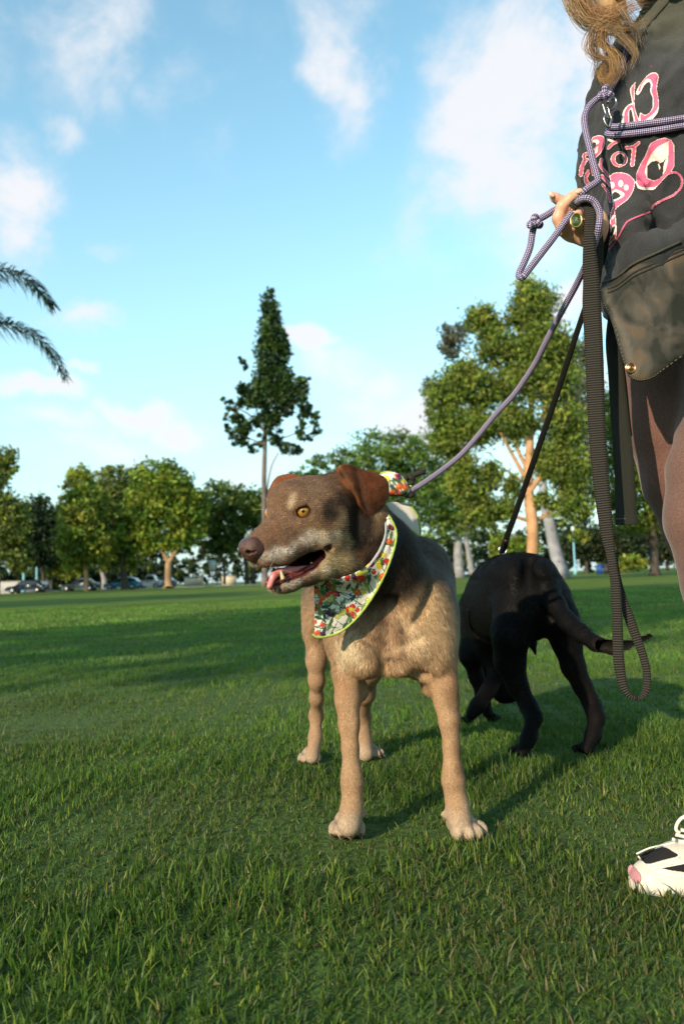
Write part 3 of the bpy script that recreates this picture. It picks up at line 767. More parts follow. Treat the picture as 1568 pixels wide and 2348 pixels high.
def palm():
    Y = 15.0
    c = P(-215, 660, Y)
    root = empty('palm_tree', (c[0], c[1], 0), 'palm tree whose two drooping fronds enter at the left edge against the sky', 'palm')
    bm = mat('palm_bark', (0.16, 0.12, 0.09), rough=0.9, noise_s=3, noise_a=0.3)
    m = MB(); z = np.linspace(-0.1, c[2], 30)
    m.tube(np.stack([c[0] + 0.1 * np.sin(z), c[1] + 0 * z, z], -1), 0.20 + 0.012 * (np.arange(30) % 2) + 0.06 * np.exp(-z * 2), 12); m.build('trunk', bm, root)
    fm = mat('palm_leaflet', (0.018, 0.040, 0.022), rough=0.5, spec=0.3, trans=0.12)
    def frond(pts, seed, n=110, L=0.50):
        r = np.random.default_rng(seed)
        sp = spline(pts, 10); m = MB()
        m.tube(sp, np.linspace(0.022, 0.004, len(sp)), 6)
        tq = np.linspace(0.08, 0.995, n)
        idx = tq * (len(sp) - 1); i = np.minimum(idx.astype(int), len(sp) - 2); f = (idx - i)[:, None]
        p = sp[i] * (1 - f) + sp[i + 1] * f; tg = sp[i + 1] - sp[i]; tg /= np.linalg.norm(tg, axis=1)[:, None]
        vs, fs = [], []
        for k in range(n):
            sd = unit(np.cross(tg[k], [0, 0, 1]))
            for s_ in (1, -1):
                l = L * (1 - 0.65 * tq[k] ** 2.2) * r.uniform(0.75, 1.1)
                up = unit(np.cross(sd, tg[k]))
                d = unit(sd * s_ * 0.75 + tg[k] * 0.75 + up * (0.50 if r.random() < 0.5 else -0.35) + r.normal(size=3) * 0.12)
                a = p[k]; b = a + d * l * 0.5; e = a + d * l + np.array([0, 0, -0.34 * l])
                w = unit(np.cross(d, [0, 0.3, 1])) * 0.014
                vs += [a - w * 0.6, a + w * 0.6, b + w, b - w, e]
                o = len(vs) - 5; fs.append((o, o + 1, o + 2, o + 3)); 
                m.t.append(np.array([[o + 3, o + 2, o + 4]]) + 0)
        off = m.n
        m.t[-2 * n:] = [t + off for t in m.t[-2 * n:]]
        m.add(np.array(vs), fs)
        m.build('frond', fm, root)
    b = c + np.array([0, 0, 0.15])
    frond([b, P(-110, 620, Y), P(-40, 618, Y), P(20, 624, Y), P(70, 645, Y), P(104, 680, Y), P(122, 700, Y)], 1)
    frond([b, P(-110, 725, Y), P(-40, 738, Y), P(20, 745, Y), P(75, 765, Y), P(120, 810, Y), P(152, 866, Y)], 2)
    r = np.random.default_rng(5)
    for k in range(13):
        az = R(55 + k * 24 + r.uniform(-6, 6)); d = np.array([math.cos(az), math.sin(az), 0]); e = r.uniform(-0.2, 0.9)
        frond([b, b + d * 0.7 + [0, 0, 0.35 * e + 0.2], b + d * 1.5 + [0, 0, 0.25 * e], b + d * 2.1 + [0, 0, -0.5 + 0.3 * e]], 10 + k, 60)
# ------------------------------------------------------------------ parked cars, lamp posts, bins, sign, boxes
def car(label, px0, px1, Y, paint, kind='hatch', seed=0, flip=False):
    """a parked car seen side on: body, windows, wheels, lamps as parts"""
    a, b = P(px0, 1345, Y), P(px1, 1345, Y)
    L = b[0] - a[0]; c = (a + b) / 2; H = 1.46; Wd = 1.75
    root = empty('parked_car', (c[0], Y, 0), label, 'car', 'cars parked along the far kerb')
    if kind == 'hatch':
        prof = [(-0.50, 0.30), (-0.50, 0.62), (-0.44, 0.74), (-0.25, 0.88), (-0.12, 1.36), (0.02, 1.45), (0.22, 1.44), (0.38, 1.28), (0.46, 0.98), (0.50, 0.85), (0.50, 0.32)]
        win = [(-0.21, 0.90), (-0.10, 1.32), (0.02, 1.38), (0.21, 1.37), (0.33, 1.22), (0.38, 0.95)]
    elif kind == 'pickup':
        prof = [(-0.50, 0.45), (-0.50, 0.90), (-0.30, 1.02), (-0.20, 1.60), (0.08, 1.62), (0.14, 1.08), (0.50, 1.05), (0.50, 0.48)]
        win = [(-0.255, 1.05), (-0.17, 1.53), (0.05, 1.54), (0.09, 1.08)]
    else:
        prof = [(-0.50, 0.32), (-0.50, 0.66), (-0.42, 0.78), (-0.22, 0.90), (-0.08, 1.34), (0.10, 1.42), (0.26, 1.34), (0.40, 0.98), (0.50, 0.92), (0.50, 0.36)]
        win = [(-0.18, 0.92), (-0.06, 1.28), (0.10, 1.35), (0.22, 1.29), (0.33, 0.97)]
    s = -1 if flip else 1
    def place(p, y, k=1.0):
        return [c[0] + s * p[0] * L, Y + y, p[1]]
    pm = mat('car_paint', paint, rough=0.25, spec=0.5, coat=0.6)
    gm = mat('car_glass', (0.02, 0.025, 0.03), rough=0.08, spec=0.6)
    tm = mat('tyre_rubber', (0.02, 0.02, 0.02), rough=0.8); rm = mat('rim_alloy', (0.45, 0.45, 0.46), rough=0.35, metal=0.8)
    # body: arches cut out of the lower edge
    arch = []
    for cx_ in (0.32, -0.32):
        for t in np.linspace(0, math.pi, 9):
            arch.append((cx_ + 0.36 / L * math.cos(t) * 1.0, 0.32 + 0.36 * math.sin(t)))
    loop = spline(prof, 4).tolist() + [tuple(x) for x in arch]
    n = len(loop)
    rows = []
    for y, ins in ((-Wd / 2, 0.0), (-Wd / 2 + 0.18, 0.035), (Wd / 2 - 0.18, 0.035), (Wd / 2, 0.0)):
        row = []
        for (u, z) in loop:
            tuck = 0.0
            yy = y
            if z > 0.9: yy = y * (1 - 0.28 * (z - 0.9) / 0.55)
            zz = z + (0.03 if ins and z > 1.2 else 0)
            row.append(place((u * (1 - 0.0), zz), yy))
        rows.append(row)
    V = np.array(rows).reshape(-1, 3); q = []
    for k in range(3):
        for i in range(n):
            q.append([k * n + i, k * n + (i + 1) % n, (k + 1) * n + (i + 1) % n, (k + 1) * n + i])
    o = new_mesh('body', V, [np.array(q), np.array([list(range(n))]), np.array([list(range(3 * n, 4 * n))[::-1]])], pm, root, smooth=False)
    for sd in (-1, 1):
        yy = sd * (Wd / 2 * 0.90)
        v = [place(p, sd * (Wd / 2 * (1 - 0.28 * max(0, p[1] - 0.9) / 0.55) + 0.012)) for p in win]
        mid = len(win) // 2
        new_mesh('window', v, [list(range(len(win)))], gm, root, smooth=False)
        for cx_ in (0.32, -0.32):
            m = MB(); w = np.array(place((cx_, 0.32), sd * (Wd / 2 - 0.10)))
            m.tube([w - [0, 0.1, 0], w + [0, 0.1, 0]], 0.32, 18); wo = m.build('wheel', tm, root)
            m = MB(); m.tube([w - [0, 0.106, 0], w + [0, 0.106, 0]], 0.20, 12); m.build('rim', rm, wo)
    lm = mat('lamp_lens', (0.7, 0.7, 0.68), rough=0.15, spec=0.6); tl = mat('tail_lens', (0.35, 0.02, 0.02), rough=0.2)
    for sd in (-1, 1):
        m = MB(); m.box(place((-0.485, 0.70), sd * 0.62), (0.20, 0.32, 0.13)); m.build('headlight', lm, root)
        m = MB(); m.box(place((0.492, 0.86), sd * 0.66), (0.10, 0.22, 0.18)); m.build('taillight', tl, root)
def props():
    car('dark blue black hatchback at the left end of the parked row', 20, 108, 90, (0.010, 0.014, 0.022))
    car('slate grey sedan parked behind the thin orange tree trunk', 144, 226, 92, (0.035, 0.055, 0.075), 'sedan')
    car('bright cyan blue small car parked behind the dark tree trunk', 243, 322, 94, (0.03, 0.20, 0.32), 'hatch')
    car('white pickup truck parked right of the cyan car', 316, 372, 98, (0.62, 0.62, 0.60), 'pickup', flip=True)
    car('navy blue sedan half hidden by the broad forked tree', 354, 404, 101, (0.02, 0.05, 0.11), 'sedan')
    pb = mat('pale_blue_paint', (0.22, 0.46, 0.56), rough=0.5)
    def lamp(label, px, ytop, Y, w, head=True):
        b = P(px, 1330, Y); t = P(px, ytop, Y)
        root = empty('lamp_post', (b[0], Y, 0), label, 'lamp post', 'pale blue lamp posts')
        m = MB(); m.tube([(b[0], Y, 0), (b[0], Y, 0.5), (b[0], Y, 0.55), (b[0], Y, t[2])], [w * 1.9, w * 1.7, w, w * 0.8], 12); m.build('pole', pb, root)
        if head:
            m = MB(); m.tube([(b[0], Y, t[2]), (b[0], Y, t[2] + 0.15), (b[0], Y, t[2] + 0.55), (b[0], Y, t[2] + 0.6)], [0.1, 0.22, 0.16, 0.05], 12)
            m.build('lamp_head', mat('lamp_glass', (0.62, 0.70, 0.70), rough=0.3), root)
    lamp('pale blue lamp post standing alone behind the black dog tail', 1319, 1218, 95, 0.11)
    lamp('thin blue post behind the dark hatchback', 85, 1300, 99, 0.12, False)
    lamp('short pale blue post left of the thin blue post', 55, 1314, 102, 0.16, False)
    # bins
    for lab, px, cc in (('blue lidded litter bin on the far lawn', 1374, (0.02, 0.07, 0.30)), ('dark grey litter bin beside the blue bin', 1389, (0.03, 0.03, 0.035))):
        Y = 84; c = P(px, 1310, Y)
        root = empty('litter_bin', (c[0], Y, 0), lab, 'bin', 'litter bins on the far lawn')
        m = MB(); m.tube([(c[0], Y, 0), (c[0], Y, 0.85)], [0.27, 0.33], 16); m.build('barrel', mat('bin_plastic', cc, rough=0.5), root)
        m = MB(); m.tube([(c[0], Y, 0.853), (c[0], Y, 0.93), (c[0], Y, 1.08)], [0.345, 0.34, 0.12], 16); m.build('lid', mat('bin_lid', tuple(0.8 * x for x in cc), rough=0.5), root)
    # sign and pale cabinets
    Y = 96; c = P(487, 1296, Y)
    root = empty('road_sign', (c[0], Y, 0), 'pale grey rectangular sign seen from behind on a thin post', 'sign')
    m = MB(); m.tube([(c[0], Y + .06, 0), (c[0], Y + .06, c[2] + 0.3)], 0.05, 8); m.build('post', mat('galvanised', (0.25, 0.26, 0.28), rough=0.5, metal=0.3), root)
    m = MB(); m.box((c[0], Y, c[2]), (0.85, 0.04, 1.2)); m.build('board', mat('sign_back', (0.50, 0.54, 0.54), rough=0.5), root)
    for lab, x0, x1, Y in (('cream wall panel box left of the road sign', 425, 464, 124), ('cream wall panel box right of the road sign near the dog nose', 511, 541, 124)):
        a, b = P(x0, 1330, Y), P(x1, 1330, Y); cm = mat('cream_render', (0.55, 0.48, 0.36), rough=0.8, noise_s=1, noise_a=0.1)
        root = empty('utility_kiosk', ((a[0] + b[0]) / 2, Y, 0), lab, 'kiosk', 'cream kiosks across the road')
        m = MB(); m.box(((a[0] + b[0]) / 2, Y, 0.7), (b[0] - a[0], 1.5, 1.4)); m.build('wall', cm, root)
        m = MB(); m.box(((a[0] + b[0]) / 2, Y, 1.46), (b[0] - a[0] + 0.2, 1.7, 0.10)); m.build('roof', mat('kiosk_roof', (0.35, 0.30, 0.25), rough=0.8), root)
    a = P(-60, 1345, 100); b = P(66, 1345, 100)
    m = MB(); m.box(((a[0] + b[0]) / 2, 108, 0.75), (b[0] - a[0], 0.3, 1.5)); m.box(((a[0] + b[0]) / 2, 108, 1.54), (b[0] - a[0] + .2, 0.5, 0.08))
    tag(m.build('boundary_wall', mat('wall_render', (0.34, 0.34, 0.33), rough=0.9, noise_s=1, noise_a=0.1)), 'low pale grey wall behind the dark hatchback at the left edge', 'wall')
def shade_trees():
    """park trees standing beside and behind the photographer; they cast the shade that lies on the lawn"""
    bm = mat('bark', (0.15, 0.12, 0.1), rough=0.9)
    meshes = []
    for k in range(2):
        r = np.random.default_rng(80 + k)
        bl = [((0, 0, 9), (4.2, 4.2, 3.0)), ((2.6, 0.8, 8), (3.0, 3.0, 2.2)), ((-2.6, -0.6, 8.4), (3.2, 3.0, 2.4)), ((0.4, -2.4, 10), (3.0, 3.0, 2.6)), ((0.6, 2.4, 9.6), (3.0, 3.0, 2.6)), ((0, 0, 12), (2.6, 2.6, 2.0))]
        meshes.append(leaves(bl, 7500, 0.55, BG, 90 + k, 0.30, 0.4))
    t = None; labs = ['large park tree behind the photographer on the left', 'park tree beyond the palm outside the left edge', 'park tree on the right of the photographer', 'park tree far out on the left beside the lawn']
    for i, (x, y, s, k, rz) in enumerate(SHADE):
        if t is None:
            V, Q, C = meshes[0]
            root = empty('park_tree', (0, 0, 0), labs[0], 'tree', 'shade trees around the photographer')
            m = MB(); m.tube([(0, 0, -0.1), (0.1, 0, 3), (0.0, 0.1, 6), (0, 0, 10)], [0.35, 0.26, 0.22, 0.08], 10); tk = m.build('trunk', bm, root, True)
            cr = new_mesh('crown', V, Q, leaf_mat(), root, smooth=False, col=C)
            t = (root, tk, cr)
        else:
            root = t[0].copy(); COL.objects.link(root)
            for ch in t[1:]:
                c = ch.copy(); COL.objects.link(c); c.parent = root
            root['label'] = labs[i % len(labs)]
        root.location = (x, y, 0); root.scale = (s, s, s * 1.0); root.rotation_euler = (0, 0, rz)
SHADE_HEDGE = (-5.6, 2.5)
SHADE = [(-10.5, -6, 1.0, 0, 0.3), (-27, 6, 1.1, 0, 1), (5, -3.5, 1.0, 0, 5), (-38, 46, 1.2, 0, 2)]

def shade_hedge():
    """an unseen leafy hedge, added behind the photographer so its shade falls on the nearest grass"""
    sv = np.array([-sun_to[0], -sun_to[1]]) / math.hypot(sun_to[0], sun_to[1]); pv = np.array([sv[1], -sv[0]])
    c = sv * SHADE_HEDGE[0]; H = SHADE_HEDGE[1]  # hedge added out of view, placed so its shade ends near the dog
    bl = []
    r = np.random.default_rng(99)
    for k in range(-5, 6):
        q = c + pv * k * 0.95
        bl.append(((q[0], q[1], H * 0.45), (0.75, 0.75, H * 0.5 * r.uniform(0.92, 1.05))))
    V, Q, C = leaves(bl, 9000, 0.13, BG, 98, 0.22, 0.5)
    root = empty('added_shade_hedge', (c[0], c[1], 0), 'leafy hedge added out of view behind the photographer to shade the nearest grass', 'hedge')
    bm = mat('bark', (0.15, 0.12, 0.1), rough=0.9)
    for k in range(-5, 6):
        q = c + pv * k * 0.95; m = MB(); m.tube([(q[0], q[1], -0.05), (q[0], q[1], H * 0.6)], 0.03, 6); m.build('stem', bm, root)
    new_mesh('foliage', V, Q, leaf_mat(), root, smooth=False, col=C)
# ------------------------------------------------------------------ brown dog
DK = (0.055, 0.028, 0.018)
def paw(v, c, fw, s, spread=0.0115, k=0.0035, n=4):
    """toes of a foot whose pad centre is c (on the ground), pointing along fw; s = scale"""
    fw = unit([fw[0], fw[1], 0]); sd = np.array([fw[1], -fw[0], 0]); up = np.array([0, 0, 1.0])
    v.ball(c + up * 0.020 * s - fw * 0.012 * s, (0.026 * s, 0.024 * s, 0.020 * s), np.stack([fw, sd, up]), 0.012)
    tips = []
    for i in range(4):
        o = (i - 1.5) * spread * 1.25 * s
        f = (0.020 if i in (1, 2) else 0.010) * s
        d = unit(fw + sd * (i - 1.5) * 0.12)
        t = c + sd * o + fw * f
        v.ball(t + up * 0.014 * s, (0.020 * s, 0.0088 * s, 0.0135 * s), np.stack([d, np.cross(up, d), up]), k)
        tips.append((t + d * 0.017 * s + up * 0.010 * s, d))
    return tips

def brown_dog():
    G0 = P(900, 1560, 1.75); G0[2] = 0
    root = empty('brown_dog', G0, 'brown and tan short haired dog standing with open mouth and fruit print bandana', 'dog')
    V = Vol((-0.22, 1.15, -0.01), (0.36, 2.36, 0.74), 0.0038)
    # --- trunk
    V.wchain([(P(915, 1392, 1.74), 0.112), (np.array([0.045, 1.92, 0.425]), 0.106), (np.array([0.0, 2.10, 0.45]), 0.088)], 0.05)
    V.ball(P(893, 1432, 1.66), (0.112, 0.13, 0.10), k=0.05)
    V.ball(P(905, 1488, 1.62), (0.050, 0.08, 0.045), k=0.035)
    V.ball(P(958, 1318, 1.74), (0.073, 0.09, 0.082), k=0.05)
    V.ball(P(800, 1462, 1.64), (0.050, 0.075, 0.066), k=0.04)
    V.ball(P(984, 1420, 1.64), (0.057, 0.075, 0.085), k=0.045)
    V.ball(P(985, 1500, 1.60), (0.050, 0.055, 0.060), k=0.03)
    V.ball(P(835, 1500, 1.58), (0.046, 0.050, 0.045), k=0.03)
    # --- neck
    V.chain([(838, 1205, 1.50, 64), (868, 1275, 1.56, 80), (905, 1360, 1.63, 98)], 0.05)
    # --- fore legs
    V.chain([(802, 1470, 1.62, 52), (796, 1540, 1.60, 33), (797, 1605, 1.585, 28), (800, 1660, 1.575, 23), (803, 1717, 1.57, 18.5), (806, 1768, 1.565, 21),
             (807, 1795, 1.560, 24), (808, 1822, 1.562, 21.5), (806, 1855, 1.552, 24), (800, 1890, 1.535, 27)], 0.010)
    V.ball(P(822, 1812, 1.59), M(12, 1.58), k=0.01); V.ball(P(1052, 1808, 1.59), M(12, 1.58), k=0.01)
    V.cone(P(793, 1560, 1.553), P(800, 1700, 1.548), 0.006, 0.003, 0.014, True); V.cone(P(1008, 1570, 1.562), P(1026, 1700, 1.550), 0.006, 0.003, 0.014, True)
    V.chain([(985, 1440, 1.62, 60), (1008, 1520, 1.60, 37), (1018, 1575, 1.59, 31), (1023, 1610, 1.585, 27), (1030, 1653, 1.575, 23.5), (1035, 1717, 1.57, 18.5),
             (1037, 1762, 1.565, 20.5), (1039, 1790, 1.560, 25), (1043, 1820, 1.562, 22.5), (1048, 1850, 1.552, 24.5), (1054, 1882, 1.538, 27)], 0.010)
    for e in ((822, 1585, 1.62, 24), (992, 1575, 1.63, 26)):      # elbows
        V.ball(P(*e[:3]), M(e[3], e[2]), k=0.025)
    # chest: breast muscles, keel and the folds between them
    V.ball(P(826, 1470, 1.575), (0.036, 0.046, 0.040), k=0.02); V.ball(P(838, 1522, 1.57), (0.030, 0.036, 0.026), k=0.015)
    V.ball(P(948, 1490, 1.575), (0.046, 0.044, 0.030), k=0.015); V.ball(P(912, 1530, 1.575), (0.036, 0.036, 0.020), k=0.012)
    V.cone(P(889, 1372, 1.528), P(886, 1490, 1.534), 0.009, 0.013, 0.018, True)
    V.cone(P(898, 1374, 1.532), P(932, 1442, 1.537), 0.010, 0.008, 0.018, True)
    V.ball(P(884, 1500, 1.532), (0.014, 0.018, 0.011), k=0.010, sub=True)
    V.cone(P(808, 1444, 1.530), P(880, 1490, 1.531), 0.004, 0.010, 0.012, True)
    V.cone(P(892, 1498, 1.532), P(958, 1468, 1.534), 0.010, 0.005, 0.012, True)
    V.cone(P(884, 1505, 1.535), P(878, 1552, 1.552), 0.008, 0.007, 0.010, True)
    V.cone(P(975, 1350, 1.57), P(958, 1420, 1.545), 0.010, 0.007, 0.02, True)
    V.cone(P(945, 1545, 1.56), P(985, 1540, 1.575), 0.008, 0.008, 0.02, True)
    claws = []
    gA = G(798, 1920); gB = G(1066, 1925)
    claws += paw(V, gA + [0, 0, 0.004], (-0.10, -1), 1.16)
    claws += paw(V, gB + [0, 0, 0.004], (0.42, -1), 1.16)
    V.ball(P(833, 1864, 1.555), 0.0085, k=0.006); V.ball(P(1018, 1868, 1.555), 0.0075, k=0.006)
    # --- hind legs
    V.chain([(752, 1400, 2.10, 50), (731, 1455, 2.08, 29), (725, 1515, 2.06, 21), (726, 1560, 2.07, 16), (726, 1600, 2.10, 13.5), (725, 1640, 2.14, 13.5), (723, 1690, 2.13, 13), (716, 1735, 2.10, 16)], 0.02)
    V.ball(P(722, 1395, 2.07), (0.033, 0.08, 0.085), k=0.03)
    V.chain([(850, 1400, 2.12, 60), (838, 1530, 2.06, 36), (838, 1589, 2.12, 18), (831, 1645, 2.22, 15), (831, 1690, 2.22, 15), (838, 1728, 2.20, 18)], 0.03)
    gC = G(712, 1752); gD = G(850, 1741)
    claws += paw(V, gC + [0, 0, 0.004], (-0.12, -1), 1.05)
    claws += paw(V, gD + [0, 0, 0.004], (0.45, -1), 1.02)
    # tail behind
    V.wchain([(np.array([0.0, 2.17, 0.50]), 0.024), (np.array([-0.0, 2.24, 0.42]), 0.018), (np.array([0.02, 2.28, 0.30]), 0.010), (np.array([0.02, 2.30, 0.22]), 0.005)], 0.02)
    # --- head
    O = P(655, 1178, 1.40)
    F = unit([-0.68, -0.68, -0.29]); Nn = unit(np.cross([0, 0, 1.0], F)); Nn = -Nn if Nn[0] < 0 else Nn
    U = unit(np.cross(Nn, F)); U = -U if U[2] < 0 else U
    AX = np.stack([F, Nn, U])
    def LP(px, py, b=0.0):
        d = CR @ np.array([(px - CX) / FOC, -(py - CY) / FOC, -1.0])
        return CAMP + d * ((b + (O - CAMP) @ Nn) / (d @ Nn))
    def far(p):
        return p - 2 * ((p - O) @ Nn) * Nn
    def pr(c, rad, k=0.02, sub=False, ax=AX):
        V.ball(c, rad, ax, k, sub)
    def pair(c, rad, k=0.015, sub=False, ax=AX):
        pr(c, rad, k, sub, ax); pr(far(c), rad, k, sub, ax)
    pr(LP(768, 1152), (0.080, 0.058, 0.056), 0.02)
    pr(LP(700, 1150), (0.050, 0.050, 0.045), 0.03)
    pr(LP(660, 1160), (0.030, 0.046, 0.040), 0.03)
    pair(LP(748, 1182, 0.040), (0.048, 0.022, 0.036), 0.03)        # temple
    pair(LP(760, 1243, 0.034), (0.046, 0.022, 0.040), 0.03)        # cheek
    pr(LP(778, 1272, 0.0), (0.055, 0.040, 0.048), 0.03)            # throat
    pr(LP(790, 1302, 0.01), (0.050, 0.038, 0.036), 0.03)
    V.cone(LP(680, 1212), LP(606, 1260), 0.036, 0.0255, 0.025)     # muzzle
    V.cone(LP(650, 1188), LP(584, 1247), 0.018, 0.0165, 0.02)       # bridge
    for b in (1, -1):                                              # flews
        a1 = LP(700, 1245, 0.022); a2 = LP(650, 1272, 0.020); a3 = LP(612, 1280, 0.012)
        if b < 0: a1, a2, a3 = far(a1), far(a2), far(a3)
        V.cone(a1, a2, 0.018, 0.0185, 0.012); V.cone(a2, a3, 0.0185, 0.016, 0.010)
    pair(LP(697, 1160, 0.0400), (0.0125, 0.006, 0.0042), 0.006)   # upper lids
    br = LP(700, 1140, 0.031); pair(br, (0.016, 0.011, 0.008), 0.014)  # brows
    # lower jaw: two rails and a floor
    jw = [(LP(778, 1292, 0.030), 0.026), (LP(735, 1303, 0.029), 0.019), (LP(703, 1318, 0.024), 0.0130), (LP(670, 1333, 0.019), 0.0115), (LP(646, 1341, 0.012), 0.0110)]
    V.wchain(jw, 0.012)
    V.wchain([(far(p), r) for p, r in jw], 0.012)
    V.wchain([(LP(745, 1306), 0.018), (LP(705, 1322), 0.012), (LP(668, 1337), 0.009), (LP(648, 1343), 0.010)], 0.02)
    Vt = V
    # mouth opening
    mouth = [(757, 1258, 5), (735, 1272, 13), (712, 1287, 17), (688, 1301, 17), (664, 1312, 15), (640, 1320, 15), (612, 1324, 17), (585, 1326, 20)]
    mp = []
    for (x, y, r) in mouth:
        for b in (-0.020 if x > 650 else -0.05, -0.01, 0.01, 0.028, 0.055):
            mp.append((LP(x, y, b), M(r, 1.38)))
    for i in range(len(mouth) - 1):
        for j in range(5):
            a = mp[i * 5 + j]; c = mp[(i + 1) * 5 + j]
            V.cone(a[0], c[0], a[1], c[1], 0.004, True)
    for i in range(len(mouth)):
        V.cone(mp[i * 5][0], mp[i * 5 + 4][0], mp[i * 5][1], mp[i * 5 + 4][1], 0.004, True)
    # eye sockets
    En = LP(696, 1172, 0.0405); Ef = LP(617, 1174, -0.036)
    pr(En, (0.0140, 0.0095, 0.0098), 0.007, True); pr(Ef, (0.0135, 0.009, 0.0095), 0.008, True)
    pair(LP(682, 1183, 0.040), (0.010, 0.006, 0.006), 0.008, True)  # inner corner
    LD = np.stack([unit(F - 0.45 * U), Nn, unit(U + 0.45 * F)])
    pr(LP(698, 1153.5, 0.0425), (0.0150, 0.0062, 0.0038), 0.005, ax=LD); pr(LP(699, 1188, 0.0405), (0.0135, 0.0055, 0.0030), 0.004)
    v, q = V.mesh(3)
    keep = v[:, 2] > -0.004
    # --- coat colour (with some shade painted into the chest fur)
    N = vnormals(v, q)
    a_ = (v - O) @ F; b_ = (v - O) @ Nn; c_ = (v - O) @ U
    BR = np.array((0.148, 0.086, 0.054)); TAN = np.array((0.305, 0.197, 0.114)); CREAM = np.array((0.50, 0.40, 0.27)); GREY = np.array((0.40, 0.36, 0.31))
    DKB = np.array((0.024, 0.016, 0.012)); BACK = np.array((0.080, 0.060, 0.046)); PAWC = np.array((0.38, 0.30, 0.225)); RED = np.array((0.20, 0.085, 0.035))
    vj = v + 0.010 * np.stack([noise(v, 0.05, 1), noise(v, 0.05, 2), noise(v, 0.05, 3)], -1)
    col = np.tile(TAN, (len(v), 1))
    # back and flanks dark brown-grey, over the shoulders
    w = np.clip((vj[:, 2] - 0.44) / 0.09 + np.clip((vj[:, 1] - 1.62) * 1.5, 0, 0.5), 0, 1); col = mixc(col, w * (v[:, 1] > 1.5), BACK * 1.0)
    col = mixc(col, blob(vj, P(1012, 1330, 1.62), 0.13, 0.7) * 0.9, (0.085, 0.065, 0.05))
    w = np.clip((vj[:, 0] - 0.20) / 0.05, 0, 1) * np.clip((vj[:, 2] - 0.30) / 0.1, 0, 1) * 0.45; col = mixc(col, w, BACK * 1.6)
    col = mixc(col, blob(vj, P(985, 1420, 1.57), 0.10, 0.7) * 0.6, (0.47, 0.33, 0.19))
    col = mixc(col, blob(vj, P(800, 1490, 1.55), 0.055, 0.8) * 0.9, CREAM)
    col = mixc(col, blob(vj, P(945, 1470, 1.55), 0.05, 0.8) * 0.45, CREAM)
    col = mixc(col, blob(vj, P(893, 1440, 1.52), 0.055, 0.9) * 0.85, BR * 0.9)  # shade in the middle of the chest, painted as brown
    col = mixc(col, blob(vj, P(893, 1510, 1.53), 0.028, 0.8) * 0.8, DKB)  # shade in the pit of the chest crease, painted dark
    col = mixc(col, blob(vj, P(865, 1400, 1.52), 0.06, 0.8) * 0.8, BR)  # shade the bandana throws on the chest, painted as brown
    # legs: brown outer stripe, pale feet
    for (x, y, r) in ((1050, 1600, 0.03), (1052, 1660, 0.025), (1052, 1710, 0.022), (1056, 1760, 0.018)):
        col = mixc(col, blob(vj, P(x + 8, y, 1.56), r * 1.5, 0.8) * 0.75, (0.14, 0.075, 0.04))
    for (x, y, r) in ((1045, 1560, 0.04), (775, 1580, 0.045), (772, 1650, 0.03)):
        col = mixc(col, blob(vj, P(x, y, 1.57), r, 0.8) * 0.6, (0.27, 0.14, 0.075))
    col = mixc(col, blob(vj, P(800, 1700, 1.55), 0.05, 0.9) * 0.35, (0.30, 0.17, 0.10))
    for (x, y) in ((797, 1790), (1036, 1785)):
        col = mixc(col, blob(vj, P(x, y, 1.545), 0.026, 0.8) * 0.35, (0.24, 0.145, 0.085))
    w = np.clip((0.075 - vj[:, 2]) / 0.04, 0, 1) * 0.85; col = mixc(col, w, PAWC)
    w = np.clip((v[:, 1] - 1.85) / 0.1, 0, 1) * np.clip((0.42 - v[:, 2]) / 0.1, 0, 1) * 0.6; col = mixc(col, w * np.clip(v[:, 2] / 0.1, 0, 1), (0.29, 0.185, 0.12))
    # neck: dark
    isneck = np.clip((0.12 - np.linalg.norm(v - P(868, 1265, 1.55), axis=1)) / 0.03, 0, 1)
    col = mixc(col, isneck, DKB * 1.2)
    # head
    hd = np.clip((0.165 - np.linalg.norm(v - (O - 0.02 * F), axis=1)) / 0.02, 0, 1) * (a_ > -0.145)
    bt_ = bvh(v, q)
    def SP(x, y, b=0.0):
        h = hit(bt_, x, y)
        return P(x, y, h) if h is not None and h < 1.62 else LP(x, y, b)
    hc = np.tile(BR, (len(v), 1))
    aj = (vj - O) @ F; bj = np.abs((vj - O) @ Nn); cj = (vj - O) @ U
    hc = mixc(hc, np.clip((cj - 0.03) / 0.02, 0, 1) * 0.4, BR * 0.8)
    hc = mixc(hc, blob(vj, SP(720, 1120, 0.03), 0.045, 0.9) * 0.35, (0.21, 0.15, 0.10))
    hc = mixc(hc, blob(vj, SP(748, 1166, 0.055), 0.026, 0.7) * 0.95, DKB)
    hc = mixc(hc, blob(vj, SP(788, 1150, 0.058), 0.044, 0.7) * 0.85, DKB)
    hc = mixc(hc, blob(vj, SP(825, 1192, 0.058), 0.052, 0.6), DKB)
    hc = mixc(hc, blob(vj, SP(832, 1235, 0.055), 0.048, 0.6), DKB)
    hc = mixc(hc, blob(vj, SP(842, 1275, 0.05), 0.034, 0.7) * 0.8, (0.13, 0.060, 0.030))
    hc = mixc(hc, blob(vj, SP(782, 1196, 0.06), 0.026, 0.8) * 0.95, TAN * 1.05)
    hc = mixc(hc, blob(vj, SP(765, 1214, 0.06), 0.024, 0.8) * 0.8, TAN)
    hc = mixc(hc, blob(vj, SP(715, 1215, 0.05), 0.030, 0.9) * 0.5, (0.26, 0.165, 0.09))
    hc = mixc(hc, blob(vj, SP(760, 1300, 0.04), 0.050, 0.7) * 0.8, (0.31, 0.245, 0.13))
    hc = mixc(hc, blob(vj, SP(800, 1290, 0.05), 0.036, 0.8) * 0.7, (0.30, 0.22, 0.12))
    hc = mixc(hc, blob(vj, SP(795, 1245, 0.055), 0.026, 0.8) * 0.8, (0.27, 0.205, 0.115))
